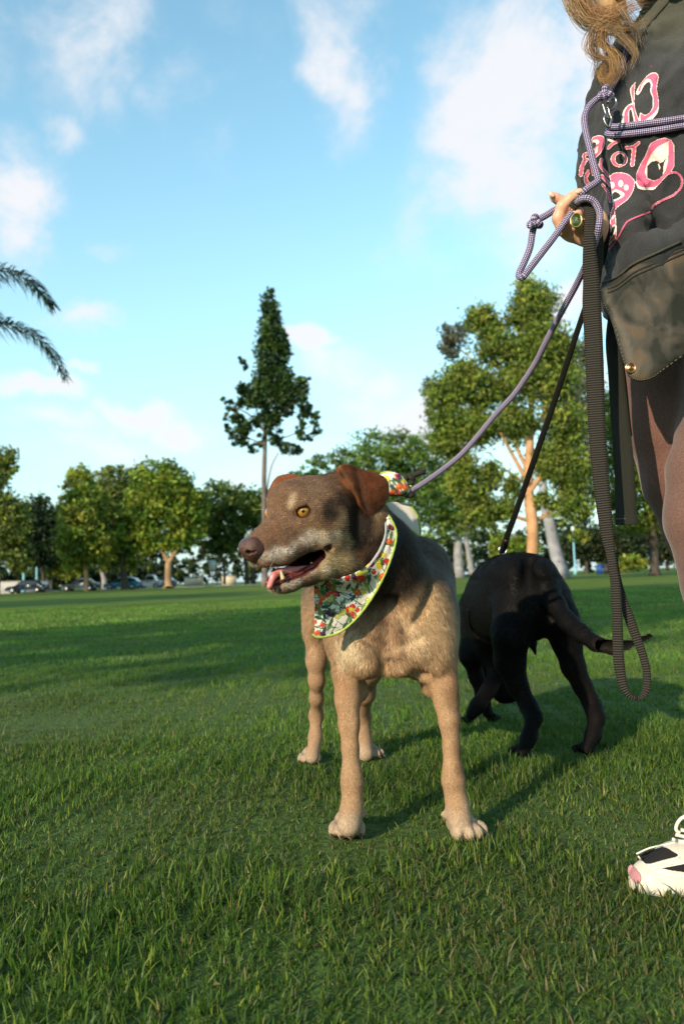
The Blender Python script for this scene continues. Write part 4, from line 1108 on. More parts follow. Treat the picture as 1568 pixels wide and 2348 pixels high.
    for (x, y, k_) in ((765, 1232, 1.0), (745, 1228, 1.0), (722, 1232, 1.0), (698, 1242, 1), (672, 1256, 1), (648, 1270, 1), (628, 1282, .9), (612, 1290, .8), (745, 1298, .8), (715, 1316, .8), (690, 1330, .9), (665, 1344, .9), (645, 1352, .8)):
        hc = mixc(hc, np.maximum(blob(vj, SP(x, y, 0.04), 0.019, 0.8), blob(vj, far(SP(x, y, 0.04)), 0.019, 0.8)) * 0.9 * k_, GREY)
    hc = mixc(hc, blob(vj, SP(774, 1240, 0.055), 0.016, 0.8), CREAM * 1.1)
    hc = mixc(hc, blob(vj, SP(738, 1224, 0.050), 0.015, 0.9) * 0.8, CREAM)
    hc = mixc(hc, blob(vj, SP(620, 1228, 0.02), 0.03, 0.9) * 0.5, (0.22, 0.105, 0.055))
    hc = mixc(hc, blob(vj, SP(600, 1290, 0.02), 0.014, 0.8) * 0.6, (0.10, 0.055, 0.04))
    hc = mixc(hc, blob(vj, SP(640, 1352, 0.015), 0.020, 0.8) * 0.6, (0.16, 0.075, 0.06))
    for s_ in (0.031,):
        for yy_ in (1136, 1148, 1158):
            hc = mixc(hc, np.maximum(blob(v, SP(668 - (yy_ - 1148) * 0.3, yy_, s_), 0.0105, 0.9), blob(v, LP(634 - (yy_ - 1148) * 0.4, yy_, -0.022), 0.0105, 0.9)) * 0.5, CREAM)
    hc = mixc(hc, np.maximum(blob(v, En, 0.0165, 0.30), blob(v, Ef, 0.0165, 0.30)), (0.03, 0.014, 0.01))
    hc = mixc(hc, np.maximum(blob(v, LP(683, 1181, 0.040), 0.010, 0.5), blob(v, far(LP(683, 1181, 0.04)), 0.010, 0.5)) * 0.8, (0.05, 0.022, 0.014))
    col = mixc(col, hd, 0) * 1.0 + hc * hd[:, None]
    for (x, y) in ((588, 1290), (600, 1284), (612, 1288), (622, 1280), (634, 1284), (644, 1274), (610, 1276), (626, 1270), (656, 1274), (640, 1264), (660, 1264), (672, 1268), (598, 1296), (650, 1286), (680, 1258), (636, 1294)):
        col = mixc(col, blob(v, SP(x, y, 0.02), 0.0034, 0.8) * 0.85, (0.04, 0.025, 0.02))
    col *= (1 + np.where(v[:, 2] < 0.30, 0.05, 0.15) * noise(v, 0.022, 4) + 0.05 * noise(v, 0.009, 6))[:, None]
    # inside of the mouth: dark skin (coordinates of the carved surfaces)
    dm = np.full(len(v), 1.0)
    for i in range(len(mouth) - 1):
        for j in range(5):
            a = mp[i * 5 + j]; c = mp[(i + 1) * 5 + j]; ab = c[0] - a[0]
            t = np.clip(((v - a[0]) @ ab) / (ab @ ab), 0, 1)
            dm = np.minimum(dm, np.linalg.norm(v - a[0] - t[:, None] * ab, axis=1) - (a[1] + (c[1] - a[1]) * t))
    inm = np.clip((0.0058 - dm) / 0.0025, 0, 1)
    col = mixc(col, inm, (0.030, 0.012, 0.012))
    low = inm * np.clip(1 - np.abs((v - O) @ Nn - 0.0) / 0.06, 0, 1) * (N[:, 2] > 0.15)
    col = mixc(col, low * 0.8, (0.16, 0.035, 0.03))
    fm = mat('dog_skin', attr=True, rough=0.75, spec=0.2, noise_s=260, noise_a=0.28, bump=(260, 0.5, 0.002))
    body = new_mesh('body', v, q, fm, root, col=col)
    # --- coat of short hairs
    spine = unit([-0.15, 1, -0.05])
    def dirf(p):
        out = np.tile(np.array([0.05, 0.25, -1.0]), (len(p), 1))
        h = ((p - O) @ F > -0.10) & (np.linalg.norm(p - O, axis=1) < 0.17)
        out[h] = -F + 0.15 * U * 0 + np.array([0, 0, -0.25])
        low_ = p[:, 2] < 0.05; out[low_] = (0.0, -1.0, -0.5)
        ch = (p[:, 2] > 0.28) & (p[:, 1] < 1.62) & ~h
        s = np.sign(p[:, 0] - P(893, 1450, 1.55)[0])
        out[ch] = np.stack([0.35 * s[ch], 0 * s[ch], -1 + 0 * s[ch]], -1)
        bk = (p[:, 1] >= 1.68) & (p[:, 2] > 0.36); out[bk] = (0.0, 1.0, -0.5)
        return out
    def lenf(p):
        da = np.linalg.norm(p - O, axis=1)
        h = np.clip((da - 0.10) / 0.10, 0, 1)
        L = 0.0048 + 0.0062 * h
        L = np.where(p[:, 2] < 0.30, 0.0048, L)
        return np.where(p[:, 2] < 0.05, 0.004, L)
    def wt(c):
        dmc = np.full(len(c), 1.0)
        for i in range(len(mouth) - 1):
            for j in range(5):
                a = mp[i * 5 + j]; e = mp[(i + 1) * 5 + j]; ab = e[0] - a[0]
                t = np.clip(((c - a[0]) @ ab) / (ab @ ab), 0, 1)
                dmc = np.minimum(dmc, np.linalg.norm(c - a[0] - t[:, None] * ab, axis=1) - (a[1] + (e[1] - a[1]) * t))
        w = (dmc > 0.0055).astype(float)
        w *= (np.linalg.norm(c - En, axis=1) > 0.0165) & (np.linalg.norm(c - Ef, axis=1) > 0.0165)
        w *= np.where(np.linalg.norm(c - O, axis=1) < 0.17, 2.6, 1.0) * np.where(c[:, 1] > 1.8, 0.4, 1.0)
        return w + 1e-6
    hv, ht, hcx = fur(v, q, col, dirf, lenf, 240000, 0.00072, lift=lambda p: np.where(p[:, 2] < 0.32, 0.13, 0.26), colj=0.34, weight=wt, pale=True)
    hm = mat('dog_fur', attr=True, rough=0.6, spec=0.25, trans=0.12)
    fo = new_mesh('fur', hv, ht, hm, root, smooth=False, col=hcx); fo['kind'] = 'stuff'
    # --- nose
    nv = Vol(LP(575, 1262) - 0.05, LP(575, 1262) + 0.05, 0.0012)
    nc = LP(577, 1259)
    for s_ in (1, -1):
        nv.ball(nc + Nn * 0.0085 * s_ + U * 0.002, (0.0175, 0.0135, 0.0180), AX, 0.010)
        nv.ball(nc + Nn * 0.015 * s_ - U * 0.003 - F * 0.006, (0.011, 0.0075, 0.010), AX, 0.005)
    nv.ball(nc + F * 0.003 + U * 0.004, (0.0158, 0.016, 0.0140), AX, 0.008)
    nv.ball(nc - U * 0.011 - F * 0.001, (0.0135, 0.0095, 0.012), AX, 0.008)
    nv.ball(nc - F * 0.012 + U * 0.002, (0.016, 0.017, 0.016), AX, 0.008)
    for s_ in (1, -1):
        c0 = nc + F * 0.0135 + Nn * 0.0105 * s_ - U * 0.0015
        nv.ball(c0, (0.007, 0.0046, 0.0044), AX, 0.002, True)
        nv.cone(c0, c0 + Nn * 0.011 * s_ - F * 0.006 - U * 0.002, 0.0026, 0.0012, 0.002, True)
    nv.cone(nc + F * 0.020 + U * 0.006, nc + F * 0.016 - U * 0.022, 0.0012, 0.0012, 0.002, True)
    a, b = nv.mesh(2)
    nm = mat('nose_skin', (0.075, 0.034, 0.027), rough=0.30, spec=0.55, noise_s=300, noise_a=0.45, bump=(700, 0.9, 0.0018))
    new_mesh('nose', a, b, nm, root)
    # --- eyes
    for c0, s_ in ((LP(696, 1172, 0.0345), 1), (LP(625, 1176, -0.030), -1)):
        gz = unit(F * 0.62 + Nn * 0.62 * s_ + U * 0.10 + (unit(CAMP - c0) * 0.5 if s_ > 0 else 0))
        n1, n2 = 48, 40
        th = np.linspace(0, math.pi, n1); ph = np.arange(n2) * 2 * math.pi / n2
        ex = unit(np.cross(gz, [0.1, 0.2, 1])); ey = np.cross(gz, ex)
        rr = 0.0131 + 0.0008 * np.exp(-(th / 0.5) ** 4)
        sv = np.array([c0 + r_ * (math.cos(t) * gz + math.sin(t) * (np.cos(p_) * ex + np.sin(p_) * ey)) for t, r_ in zip(th, rr) for p_ in ph])
        i0 = np.arange(n1 - 1)[:, None] * n2; j = np.arange(n2)[None]
        sq = np.stack([i0 + j, i0 + n2 + j, i0 + n2 + (j + 1) % n2, i0 + (j + 1) % n2], -1).reshape(-1, 4)
        tt = np.repeat(th, n2)
        ec = np.tile((0.03, 0.018, 0.012), (len(sv), 1))
        ir = (tt < 0.98); ec[ir] = (0.40, 0.185, 0.026)
        rad = np.random.default_rng(3).uniform(0.75, 1.2, n2)
        ec[ir] *= np.tile(rad, n1)[ir][:, None]
        ec[(tt < 1.0) & (tt > 0.86)] *= 0.3
        ec[tt < 0.23] = (0.004, 0.003, 0.003)
        em = mat('dog_eye', attr=True, rough=0.06, spec=0.6, coat=1.0)
        new_mesh('eye', sv, sq, em, root, col=ec)
    # --- tongue and teeth
    tv = Vol(LP(640, 1330) - 0.06, LP(640, 1330) + 0.07, 0.0014)
    tax = AX
    for b in (-0.006, 0.005, 0.016):
        tv.wchain([(LP(705, 1304, b), 0.0065), (LP(665, 1308, b), 0.0065), (LP(642, 1311, b), 0.0060), (LP(627, 1320, b), 0.0055), (LP(618, 1344, b), 0.0048)], 0.005)
    tv.cone(LP(660, 1301, 0.004), LP(618, 1318, 0.004), 0.0015, 0.0015, 0.004, True)
    a, b = tv.mesh(3)
    tm = mat('tongue_skin', (0.62, 0.20, 0.20), rough=0.35, spec=0.5, sub=0.15, bump=(500, 0.3, 0.001))
    new_mesh('tongue', a, b, tm, root)
    gv = Vol(LP(690, 1315) - 0.075, LP(690, 1315) + 0.075, 0.0015)
    gl = [(750, 1268, .024), (738, 1282, .026), (715, 1299, .024), (690, 1313, .022), (665, 1324, .020), (645, 1331, .017), (628, 1336, .008)]
    gv.wchain([(LP(x, y, b), 0.0052) for x, y, b in gl], 0.004); gv.wchain([(far(LP(x, y, b)) if x < 700 else LP(x, y, -0.012), 0.0052) for x, y, b in gl], 0.004)
    a, b = gv.mesh(1); a = a + (0.0012 * np.sin(a[:, 0] * 900) * np.sin(a[:, 1] * 800))[:, None] * np.array([0, 0, 1])
    new_mesh('gum', a, b, mat('gum_skin', (0.15, 0.030, 0.028), rough=0.25, spec=0.6), root)
    tooth = mat('tooth_enamel', (0.62, 0.50, 0.30), rough=0.3, spec=0.5)
    for base, tip, r in ((LP(649, 1328, 0.026), LP(644, 1309, 0.026), 0.0042), (LP(716, 1296, 0.024), LP(713, 1288, 0.024), 0.003)):
        m = MB(); t = np.linspace(0, 1, 6)[:, None]
        m.tube(base + (tip - base) * t, r * np.sqrt(1.02 - t[:, 0]), 8); m.build('tooth', tooth, root, True)
    # --- claws
    cm = mat('claw_horn', (0.10, 0.075, 0.06), rough=0.4)
    for t, d in claws:
        m = MB(); s = np.linspace(0, 1, 5)[:, None]
        m.tube(t + d * 0.011 * s + np.array([0, 0, -1]) * 0.006 * s ** 2, 0.0030 * (1.05 - s[:, 0]), 6); m.build('claw', cm, root, True)
    # --- ears
    em_ = mat('ear_fur', attr=True, rough=0.7, spec=0.2, noise_s=160, noise_a=0.3, bump=(240, 0.4, 0.002), trans=0.08)
    near = [(768, 1077), (780, 1066), (800, 1065), (832, 1076), (862, 1083), (884, 1096), (893, 1118), (888, 1145), (872, 1168), (862, 1186), (850, 1189), (834, 1174), (820, 1156), (812, 1134), (797, 1122), (782, 1106)]
    Yb = hit(bvh(v, q), 800, 1130)
    def edepth(px, py):
        t = np.clip((py - 1075) / 110, 0, 1)
        return LP(px, py, 0.064 + 0.010 * math.sin(t * 3.1) + 0.00010 * (px - 830))[1]
    ev, eq, pc, ds = cloth_patch(near, 3.0, edepth, 0.004, 0.009, 26)
    # a fold running down the ear
    fold = np.exp(-((pc[:, 0] - (815 + (pc[:, 1] - 1080) * 0.25)) / 9) ** 2) * np.clip(ds / 10, 0, 1)
    ev = ev + fold[:, None] * np.array([0, 0.006, 0])
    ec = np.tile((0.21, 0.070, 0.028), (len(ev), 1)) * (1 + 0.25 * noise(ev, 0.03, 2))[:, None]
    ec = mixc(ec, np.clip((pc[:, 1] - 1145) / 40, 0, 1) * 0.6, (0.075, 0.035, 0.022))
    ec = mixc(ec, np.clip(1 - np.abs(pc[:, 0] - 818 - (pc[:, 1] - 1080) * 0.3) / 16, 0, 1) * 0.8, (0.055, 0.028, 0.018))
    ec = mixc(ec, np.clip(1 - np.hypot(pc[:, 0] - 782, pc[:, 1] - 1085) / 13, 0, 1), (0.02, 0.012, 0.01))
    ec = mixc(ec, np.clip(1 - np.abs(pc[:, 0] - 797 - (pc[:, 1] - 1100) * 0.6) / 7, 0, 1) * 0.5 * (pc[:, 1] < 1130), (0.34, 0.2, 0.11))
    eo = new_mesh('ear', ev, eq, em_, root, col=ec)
    fv, ft, fc = fur(ev, eq, ec, lambda p: np.tile((0.25, 0.1, -1.0), (len(p), 1)), lambda p: np.full(len(p), 0.005), 16000, 0.0007, seed=5)
    f2 = new_mesh('fur', fv, ft, hm, eo, smooth=False, col=fc); f2['kind'] = 'stuff'
    farr = [(611, 1152), (613, 1132), (621, 1112), (633, 1094), (655, 1087), (682, 1089), (694, 1100), (660, 1115), (638, 1126), (624, 1142)]
    ev, eq, pc, ds = cloth_patch(farr, 2.5, lambda x, y: 1.475, 0.004, 0.006, 14)
    ec = np.tile((0.26, 0.10, 0.045), (len(ev), 1))
    eo = new_mesh('ear', ev, eq, em_, root, col=ec)
    fv, ft, fc = fur(ev, eq, ec, lambda p: np.tile((-0.25, 0.1, -1.0), (len(p), 1)), lambda p: np.full(len(p), 0.005), 4000, 0.0007, seed=6)
    f2 = new_mesh('fur', fv, ft, hm, eo, smooth=False, col=fc); f2['kind'] = 'stuff'
    # --- whiskers
    wm = mat('whisker_hair', (0.62, 0.56, 0.46), rough=0.4)
    m = MB(); r = np.random.default_rng(11)
    for (x, y, dx, dy, l) in ((790, 1270, .5, .5, .035), (786, 1262, .8, .3, .03), (700, 1215, -.1, -.9, .02), (730, 1300, .2, .8, .02), (625, 1290, -.3, .6, .02), (612, 1170, -.9, -.2, .025),
                              (700, 1130, -.1, -.9, .018), (618, 1150, -.7, -.7, .022)):
        a = LP(x, y, 0.035); d = unit(P(x + dx * 30, y + dy * 30, a[1]) - a)
        s = np.linspace(0, 1, 7)[:, None]
        m.tube(a + d * l * s + np.array([0, -0.25, -0.2]) * l * s ** 2, 0.00016 * (1.2 - s[:, 0]), 4)
    m.build('whisker', wm, root)['kind'] = 'stuff'
    return root, body, v, q, O, AX, LP
# ------------------------------------------------------------------ bandana, collar
def fruit_colours(uvp, n=150, seed=4, s=1.0, ds=None, bounds=None):
    """white cotton with printed leaves, stems and fruit; uvp in centimetres on the cloth"""
    r = np.random.default_rng(seed)
    c = np.tile((0.72, 0.70, 0.66), (len(uvp), 1))
    lo, hi = uvp.min(0), uvp.max(0)
    def ell(x, y, a, b, th, colr):
        dx = uvp[:, 0] - x; dy = uvp[:, 1] - y
        u = dx * math.cos(th) + dy * math.sin(th); w = -dx * math.sin(th) + dy * math.cos(th)
        m = (u / a) ** 2 + (np.abs(w) / (b * np.clip(1 - 0.5 * (u / a) ** 2, 0.2, 1))) ** 2 < 1
        c[m] = colr
    area = (hi - lo).prod()
    for _ in range(int(area * 3.0)):       # stems
        x, y = r.uniform(lo, hi); th = r.uniform(0, 6.28)
        ell(x, y, 0.7, 0.035, th, (0.05, 0.09, 0.04))
    for _ in range(int(area * 3.2)):       # leaves
        x, y = r.uniform(lo, hi); th = r.uniform(0, 6.28)
        ell(x, y, r.uniform(0.30, 0.48), r.uniform(0.11, 0.17), th, [(0.04, 0.11, 0.05), (0.10, 0.20, 0.06), (0.03, 0.09, 0.07), (0.16, 0.24, 0.10)][r.integers(4)])
    kinds = [((0.50, 0.03, 0.03), 0.26, 0.22), ((0.60, 0.12, 0.03), 0.27, 0.24), ((0.09, 0.02, 0.08), 0.27, 0.17), ((0.62, 0.50, 0.05), 0.27, 0.2), ((0.42, 0.42, 0.12), 0.27, 0.23), ((0.05, 0.10, 0.35), 0.13, 0.12), ((0.55, 0.06, 0.04), 0.2, 0.2)]
    for _ in range(int(area * 2.3)):
        x, y = r.uniform(lo, hi); k = kinds[r.integers(len(kinds))]
        ell(x, y, k[1], k[2], r.uniform(0, 6.28), k[0])
        ell(x - 0.06, y - 0.07, 0.05, 0.04, 0, np.minimum(np.array(k[0]) * 1.8 + 0.1, 1))
    return c
def bandana(root, v, q, LP):
    tr = bvh(v, q)
    cm = mat('printed_cotton', attr=True, rough=0.85, spec=0.15, bump=(700, 0.25, 0.001))
    hem = mat('lime_stitching', (0.34, 0.46, 0.09), rough=0.8, bump=(900, 0.5, 0.001))
    outer = [(889, 1182), (893, 1185), (908, 1214), (907, 1243), (898, 1277), (882, 1318), (860, 1360), (831, 1402), (805, 1430), (777, 1451), (751, 1459), (728, 1462), (717, 1454)]
    inner = [(722, 1445), (721, 1390), (719, 1335), (738, 1328), (752, 1326), (774, 1326), (805, 1316), (831, 1304), (846, 1290), (869, 1272), (882, 1243), (887, 1208), (885, 1186)]
    cache = {}
    def dep(px, py):
        h = hit(tr, px, py)
        if py < 1330:
            pl = 1.52 + (1330 - py) * 0.0001
        else:
            pl = 1.46 + 0.0002 * (py - 1340) + 0.0002 * (px - 720)
        if h is None or h > 1.62: h = pl + 0.01
        return min(h - 0.014, pl)
    ol = np.array(outer + inner, float)
    V, Q, pc, ds = cloth_patch(ol, 1.6, dep, 0.0018, 0.0, 10, smooth_curve=False, blur=60)
    # gentle folds
    f = 0.0035 * np.sin((pc[:, 0] * 0.6 + pc[:, 1] * 0.35) / 13.0) * np.clip(ds / 12, 0, 1) + 0.002 * np.sin((pc[:, 0] * 0.3 - pc[:, 1] * 0.5) / 9.0)
    V = V + np.outer(f, [0, 1, 0])
    uvp = pc / 31.0
    col = fruit_colours(uvp)
    b = new_mesh('bandana', V, Q, cm, root, col=col)
    tag(b, 'white bandana printed with fruit and leaves')
    # stitched hem along the outer edge
    op = spline(outer, 6)
    pts = []
    tb = bvh(V, Q)
    last = None
    for x, y in op:
        cen = np.array([800, 1330]); d = unit(cen - np.array([x, y])) * 2.5
        h = hit(tb, x + d[0], y + d[1])
        if h is None: h = last if last else 1.48
        last = h; pts.append(P(x, y, h))
    pts = np.array(pts)
    for _ in range(6): pts[1:-1] = (pts[:-2] + pts[1:-1] * 2 + pts[2:]) / 4
    m = MB(); m.tube(pts, 0.0022 + 0.0004 * np.sin(np.arange(len(pts)) * 2.2), 7)
    m.build('hem', hem, b, True)
    # the knotted tail at the nape: white underside
    wm = mat('cotton_underside', (0.74, 0.73, 0.71), rough=0.85, bump=(500, 0.3, 0.001), trans=0.25)
    tail = [(884, 1152), (900, 1151), (920, 1152), (942, 1158), (955, 1180), (962, 1203), (962, 1228), (944, 1217), (918, 1208), (905, 1197), (896, 1178)]
    def td(px, py):
        return 1.60 + 0.00035 * (px - 890) + 0.010 * math.sin((px - 0.9 * py) / 11.0) * max(0, 1 - (px - 885) / 60)
    V, Q, pc, ds = cloth_patch(tail, 2.0, td, 0.0016, 0.004, 20, blur=1)
    tl = new_mesh('bandana_tail', V, Q, wm, root); tag(tl, 'white underside of the bandana tail with lime hem')
    hp = spline([(940, 1157), (955, 1180), (962, 1203), (962, 1228), (944, 1217), (918, 1208), (904, 1197)], 6)
    m = MB(); m.tube(np.array([P(x, y, td(x, y) - 0.004) for x, y in hp]), 0.0020, 6); m.build('hem', hem, tl, True)
    # fabric tube round the collar with the rope coming out
    tube = spline([(846, 1172, 1.53, 15), (852, 1148, 1.565, 17), (862, 1124, 1.59, 20), (885, 1108, 1.585, 25), (905, 1112, 1.58, 27), (925, 1122, 1.58, 19), (935, 1128, 1.585, 9)], 6)
    m = MB(); pts = np.array([P(x, y, Y) for x, y, Y, r in tube])
    m.tube(pts, np.array([M(r, Y) for x, y, Y, r in tube]), 40)
    V = np.concatenate(m.v); rr = noise(V, 0.02, 4) * 0.0015; V = V + rr[:, None] * unit([0, -1, 0.3])
    uvp = proj(V) / 31.0
    tb_ = new_mesh('bandana_sleeve', V, [np.concatenate(m.q), np.concatenate(m.t)], cm, root, col=fruit_colours(uvp, seed=9))
    m = MB(); hp = spline([(872, 1086), (890, 1082), (908, 1088), (920, 1104), (930, 1114), (944, 1115)], 6)
    m.tube(np.array([P(x, y, 1.575) for x, y in hp]), 0.0022, 6); m.build('hem', hem, tb_, True)
    # dark collar seen beside the bandana, and the black knot of its cord
    cd = mat('navy_webbing', (0.012, 0.016, 0.030), rough=0.6, bump=(800, 0.3, 0.001))
    coll = [(905, 1205), (921, 1215), (922, 1240), (913, 1275), (898, 1305), (884, 1330), (874, 1345), (878, 1325), (895, 1285), (905, 1250)]
    def cdp(px, py):
        h = hit(tr, px, py); return (h if h and h < 1.7 else 1.58) - 0.004
    V, Q, pc, ds = cloth_patch(coll, 2.0, cdp, 0.002, 0, 5, blur=10)
    tag(new_mesh('collar', V, Q, cd, root), 'navy webbing collar')
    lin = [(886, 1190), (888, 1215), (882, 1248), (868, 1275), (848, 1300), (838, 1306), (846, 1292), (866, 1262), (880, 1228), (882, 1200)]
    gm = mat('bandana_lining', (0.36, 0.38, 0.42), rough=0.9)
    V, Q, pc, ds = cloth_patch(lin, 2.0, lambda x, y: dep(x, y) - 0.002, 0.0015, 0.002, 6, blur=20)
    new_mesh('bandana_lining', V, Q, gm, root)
    bk = mat('black_cord', (0.022, 0.020, 0.015), rough=0.7, bump=(600, 0.8, 0.002))
    m = MB(); Y = 1.585
    m.tube([P(975, 1083, Y), P(966, 1082, Y), P(950, 1089, Y), P(938, 1099, Y)], [0.0055, 0.0060, 0.0058, 0.006], 10)
    kn = spline([(925, 1103), (936, 1092), (946, 1100), (940, 1110), (928, 1108), (932, 1122), (946, 1132), (936, 1136), (926, 1126), (934, 1108)], 5)
    m.tube(np.array([P(x, y, Y - 0.006 * math.sin(i)) for i, (x, y) in enumerate(kn)]), 0.0062, 10)
    m.build('collar_knot', bk, root, True)
# ------------------------------------------------------------------ black dog
def black_dog():
    g = P(1230, 1500, 2.3); g[2] = 0
    root = empty('black_dog', g, 'black dog seen from behind with head down sniffing the grass', 'dog')
    V = Vol((0.20, 1.98, -0.01), (0.95, 2.95, 0.66), 0.005)
    # rump and trunk
    V.ball(P(1205, 1375, 2.28), (0.100, 0.13, 0.118), k=0.05)
    V.ball(P(1160, 1370, 2.42), (0.110, 0.16, 0.125), k=0.05)
    V.ball(P(1222, 1318, 2.22), (0.058, 0.09, 0.052), k=0.05)
    V.ball(P(1165, 1320, 2.28), (0.055, 0.10, 0.052), k=0.05)
    V.wchain([(P(1150, 1385, 2.50), 0.115), (P(1118, 1400, 2.68), 0.098)], 0.05)
    V.ball(P(1108, 1440, 2.62), (0.050, 0.09, 0.095), k=0.04)
    V.ball(P(1150, 1335, 2.42), (0.018, 0.14, 0.050), k=0.05)      # spine
    # haunches
    V.chain([(1174, 1400, 2.22, 44), (1170, 1455, 2.20, 40), (1168, 1515, 2.22, 32), (1186, 1572, 2.22, 20), (1212, 1620, 2.20, 16), (1224, 1645, 2.17, 14),
             (1212, 1690, 2.15, 13), (1198, 1722, 2.13, 14)], 0.03)
    V.chain([(1262, 1375, 2.22, 48), (1285, 1420, 2.20, 37), (1299, 1475, 2.22, 29), (1314, 1530, 2.22, 23), (1336, 1575, 2.22, 17), (1358, 1618, 2.20, 16), (1367, 1645, 2.17, 14),
             (1359, 1685, 2.15, 13), (1345, 1718, 2.13, 13)], 0.03)
    V.cone(P(1212, 1290, 2.20), P(1210, 1400, 2.09), 0.010, 0.014, 0.05, True)
    V.cone(P(1216, 1420, 2.10), P(1240, 1450, 2.12), 0.012, 0.018, 0.03, True)
    paw(V, G(1192, 1734), (-0.35, 1), 0.92); paw(V, G(1340, 1728), (-0.35, 1), 0.92)
    V.ball(G(1200, 1738) + np.array([0, -0.012, 0.012]), 0.013, k=0.01); V.ball(G(1347, 1731) + np.array([0, -0.012, 0.012]), 0.013, k=0.01)
    # fore legs
    V.chain([(1095, 1440, 2.66, 38), (1078, 1500, 2.66, 24), (1092, 1552, 2.68, 14), (1106, 1600, 2.68, 13), (1118, 1635, 2.68, 12)], 0.03)
    paw(V, G(1128, 1655), (0.5, 1), 0.85)
    V.chain([(1120, 1480, 2.60, 34), (1142, 1540, 2.58, 18), (1120, 1582, 2.56, 14), (1096, 1616, 2.55, 14), (1080, 1638, 2.54, 13)], 0.03)
    paw(V, G(1073, 1660), (-0.7, 0.3), 0.85)
    # lowered neck and head
    V.chain([(1120, 1450, 2.74, 48), (1130, 1520, 2.80, 34), (1142, 1560, 2.83, 32), (1158, 1585, 2.82, 24), (1172, 1592, 2.80, 15)], 0.03)
    # sheath tuft below the belly
    V.chain([(1205, 1440, 2.42, 20), (1218, 1470, 2.40, 11), (1227, 1500, 2.38, 4)], 0.015)
    # tail
    V.chain([(1240, 1330, 2.20, 26), (1272, 1385, 2.13, 21), (1300, 1425, 2.08, 19), (1330, 1452, 2.04, 18), (1365, 1476, 2.00, 15), (1405, 1486, 1.98, 13), (1440, 1480, 1.97, 12),
             (1470, 1469, 1.97, 9), (1492, 1459, 1.97, 8), (1510, 1463, 1.97, 3.5)], 0.02)
    v, q = V.mesh(3)
    col = np.tile((0.0032, 0.0032, 0.0038), (len(v), 1))
    pj = proj(v)
    br = np.clip(1 - np.abs(v[:, 2] - 0.13) / 0.16, 0, 1) * 0.8 * (0.6 + 0.4 * noise(v, 0.12, 2))
    col = mixc(col, np.clip(br, 0, 1) * 0.7, (0.012, 0.007, 0.006))
    for (x, y, Y, r, c) in ((1400, 1488, 1.96, 0.06, (0.020, 0.013, 0.009)), (1305, 1560, 2.20, 0.035, (0.018, 0.009, 0.006)), (1115, 1590, 2.54, 0.06, (0.035, 0.02, 0.016)), (1062, 1668, 2.50, 0.03, (0.10, 0.065, 0.05))):
        col = mixc(col, blob(v, P(x, y, Y), r, 0.8) * 0.8, c)
    m = mat('black_dog_skin', attr=True, rough=0.7, spec=0.08, noise_s=150, noise_a=0.3, bump=(220, 0.3, 0.002))
    new_mesh('body', v, q, m, root, col=col)
    tp = np.array([P(x, y, Y) for x, y, Y in ((1240, 1330, 2.2), (1300, 1425, 2.08), (1365, 1480, 2.0), (1440, 1480, 1.97), (1511, 1464, 1.97))])
    def dirf(p):
        out = np.tile((0.05, -0.5, -1.0), (len(p), 1)).astype(float)
        bk = p[:, 2] > 0.48; out[bk] = (0.1, -1.0, -0.1)
        t = (proj(p)[:, 0] > 1318) & (p[:, 1] < 2.1) & (p[:, 2] > 0.34); out[t] = (1, -0.1, -0.1)
        return out
    def lenf(p):
        t = (proj(p)[:, 0] > 1318) & (p[:, 1] < 2.1) & (p[:, 2] > 0.34)
        return np.where(t, 0.018, np.where(p[:, 2] < 0.3, 0.006, 0.010))
    hv, ht, hc = fur(v, q, col, dirf, lenf, 60000, 0.0011, lift=0.25, seed=8)
    fm = mat('black_dog_fur', attr=True, rough=0.5, spec=0.2)
    fo = new_mesh('fur', hv, ht, fm, root, smooth=False, col=hc); fo['kind'] = 'stuff'
    # ears hang beside the lowered head
    V2 = Vol(P(1140, 1560, 2.8) - 0.12, P(1140, 1560, 2.8) + 0.12, 0.003)
    V2.wchain([(P(1122, 1530, 2.79), 0.012), (P(1116, 1556, 2.77), 0.014), (P(1120, 1580, 2.77), 0.007)], 0.01)
    a, b = V2.mesh(2); new_mesh('ear', a, b, m, root, col=np.tile((0.0032, 0.0032, 0.0038), (len(a), 1)))
    # harness edge on the flank and the ring on the back
    hm = mat('harness_webbing', (0.004, 0.004, 0.005), rough=0.8, spec=0.1)
    tr = bvh(v, q)
    pts = []
    for x, y in spline([(1066, 1395), (1070, 1425), (1080, 1450), (1093, 1468)], 5):
        h = hit(tr, x + 6, y, 2.6); pts.append(P(x + 6, y, h - 0.004))
    mb = MB(); mb.tube(pts, 0.006, 8); mb.build('harness_strap', hm, root, True)
    mb = MB(); top = P(1152, 1262, 2.50)
    a = np.linspace(0, 2 * math.pi, 25)
    mb.tube(np.stack([top[0] + 0.012 * np.cos(a), top[1] + 0 * a, top[2] + 0.012 * np.sin(a)], -1), 0.0025, 8, cap=False)
    mb.build('harness_ring', mat('ring_metal', (0.6, 0.6, 0.6), rough=0.25, metal=1.0), root, True)
    return root, v, q
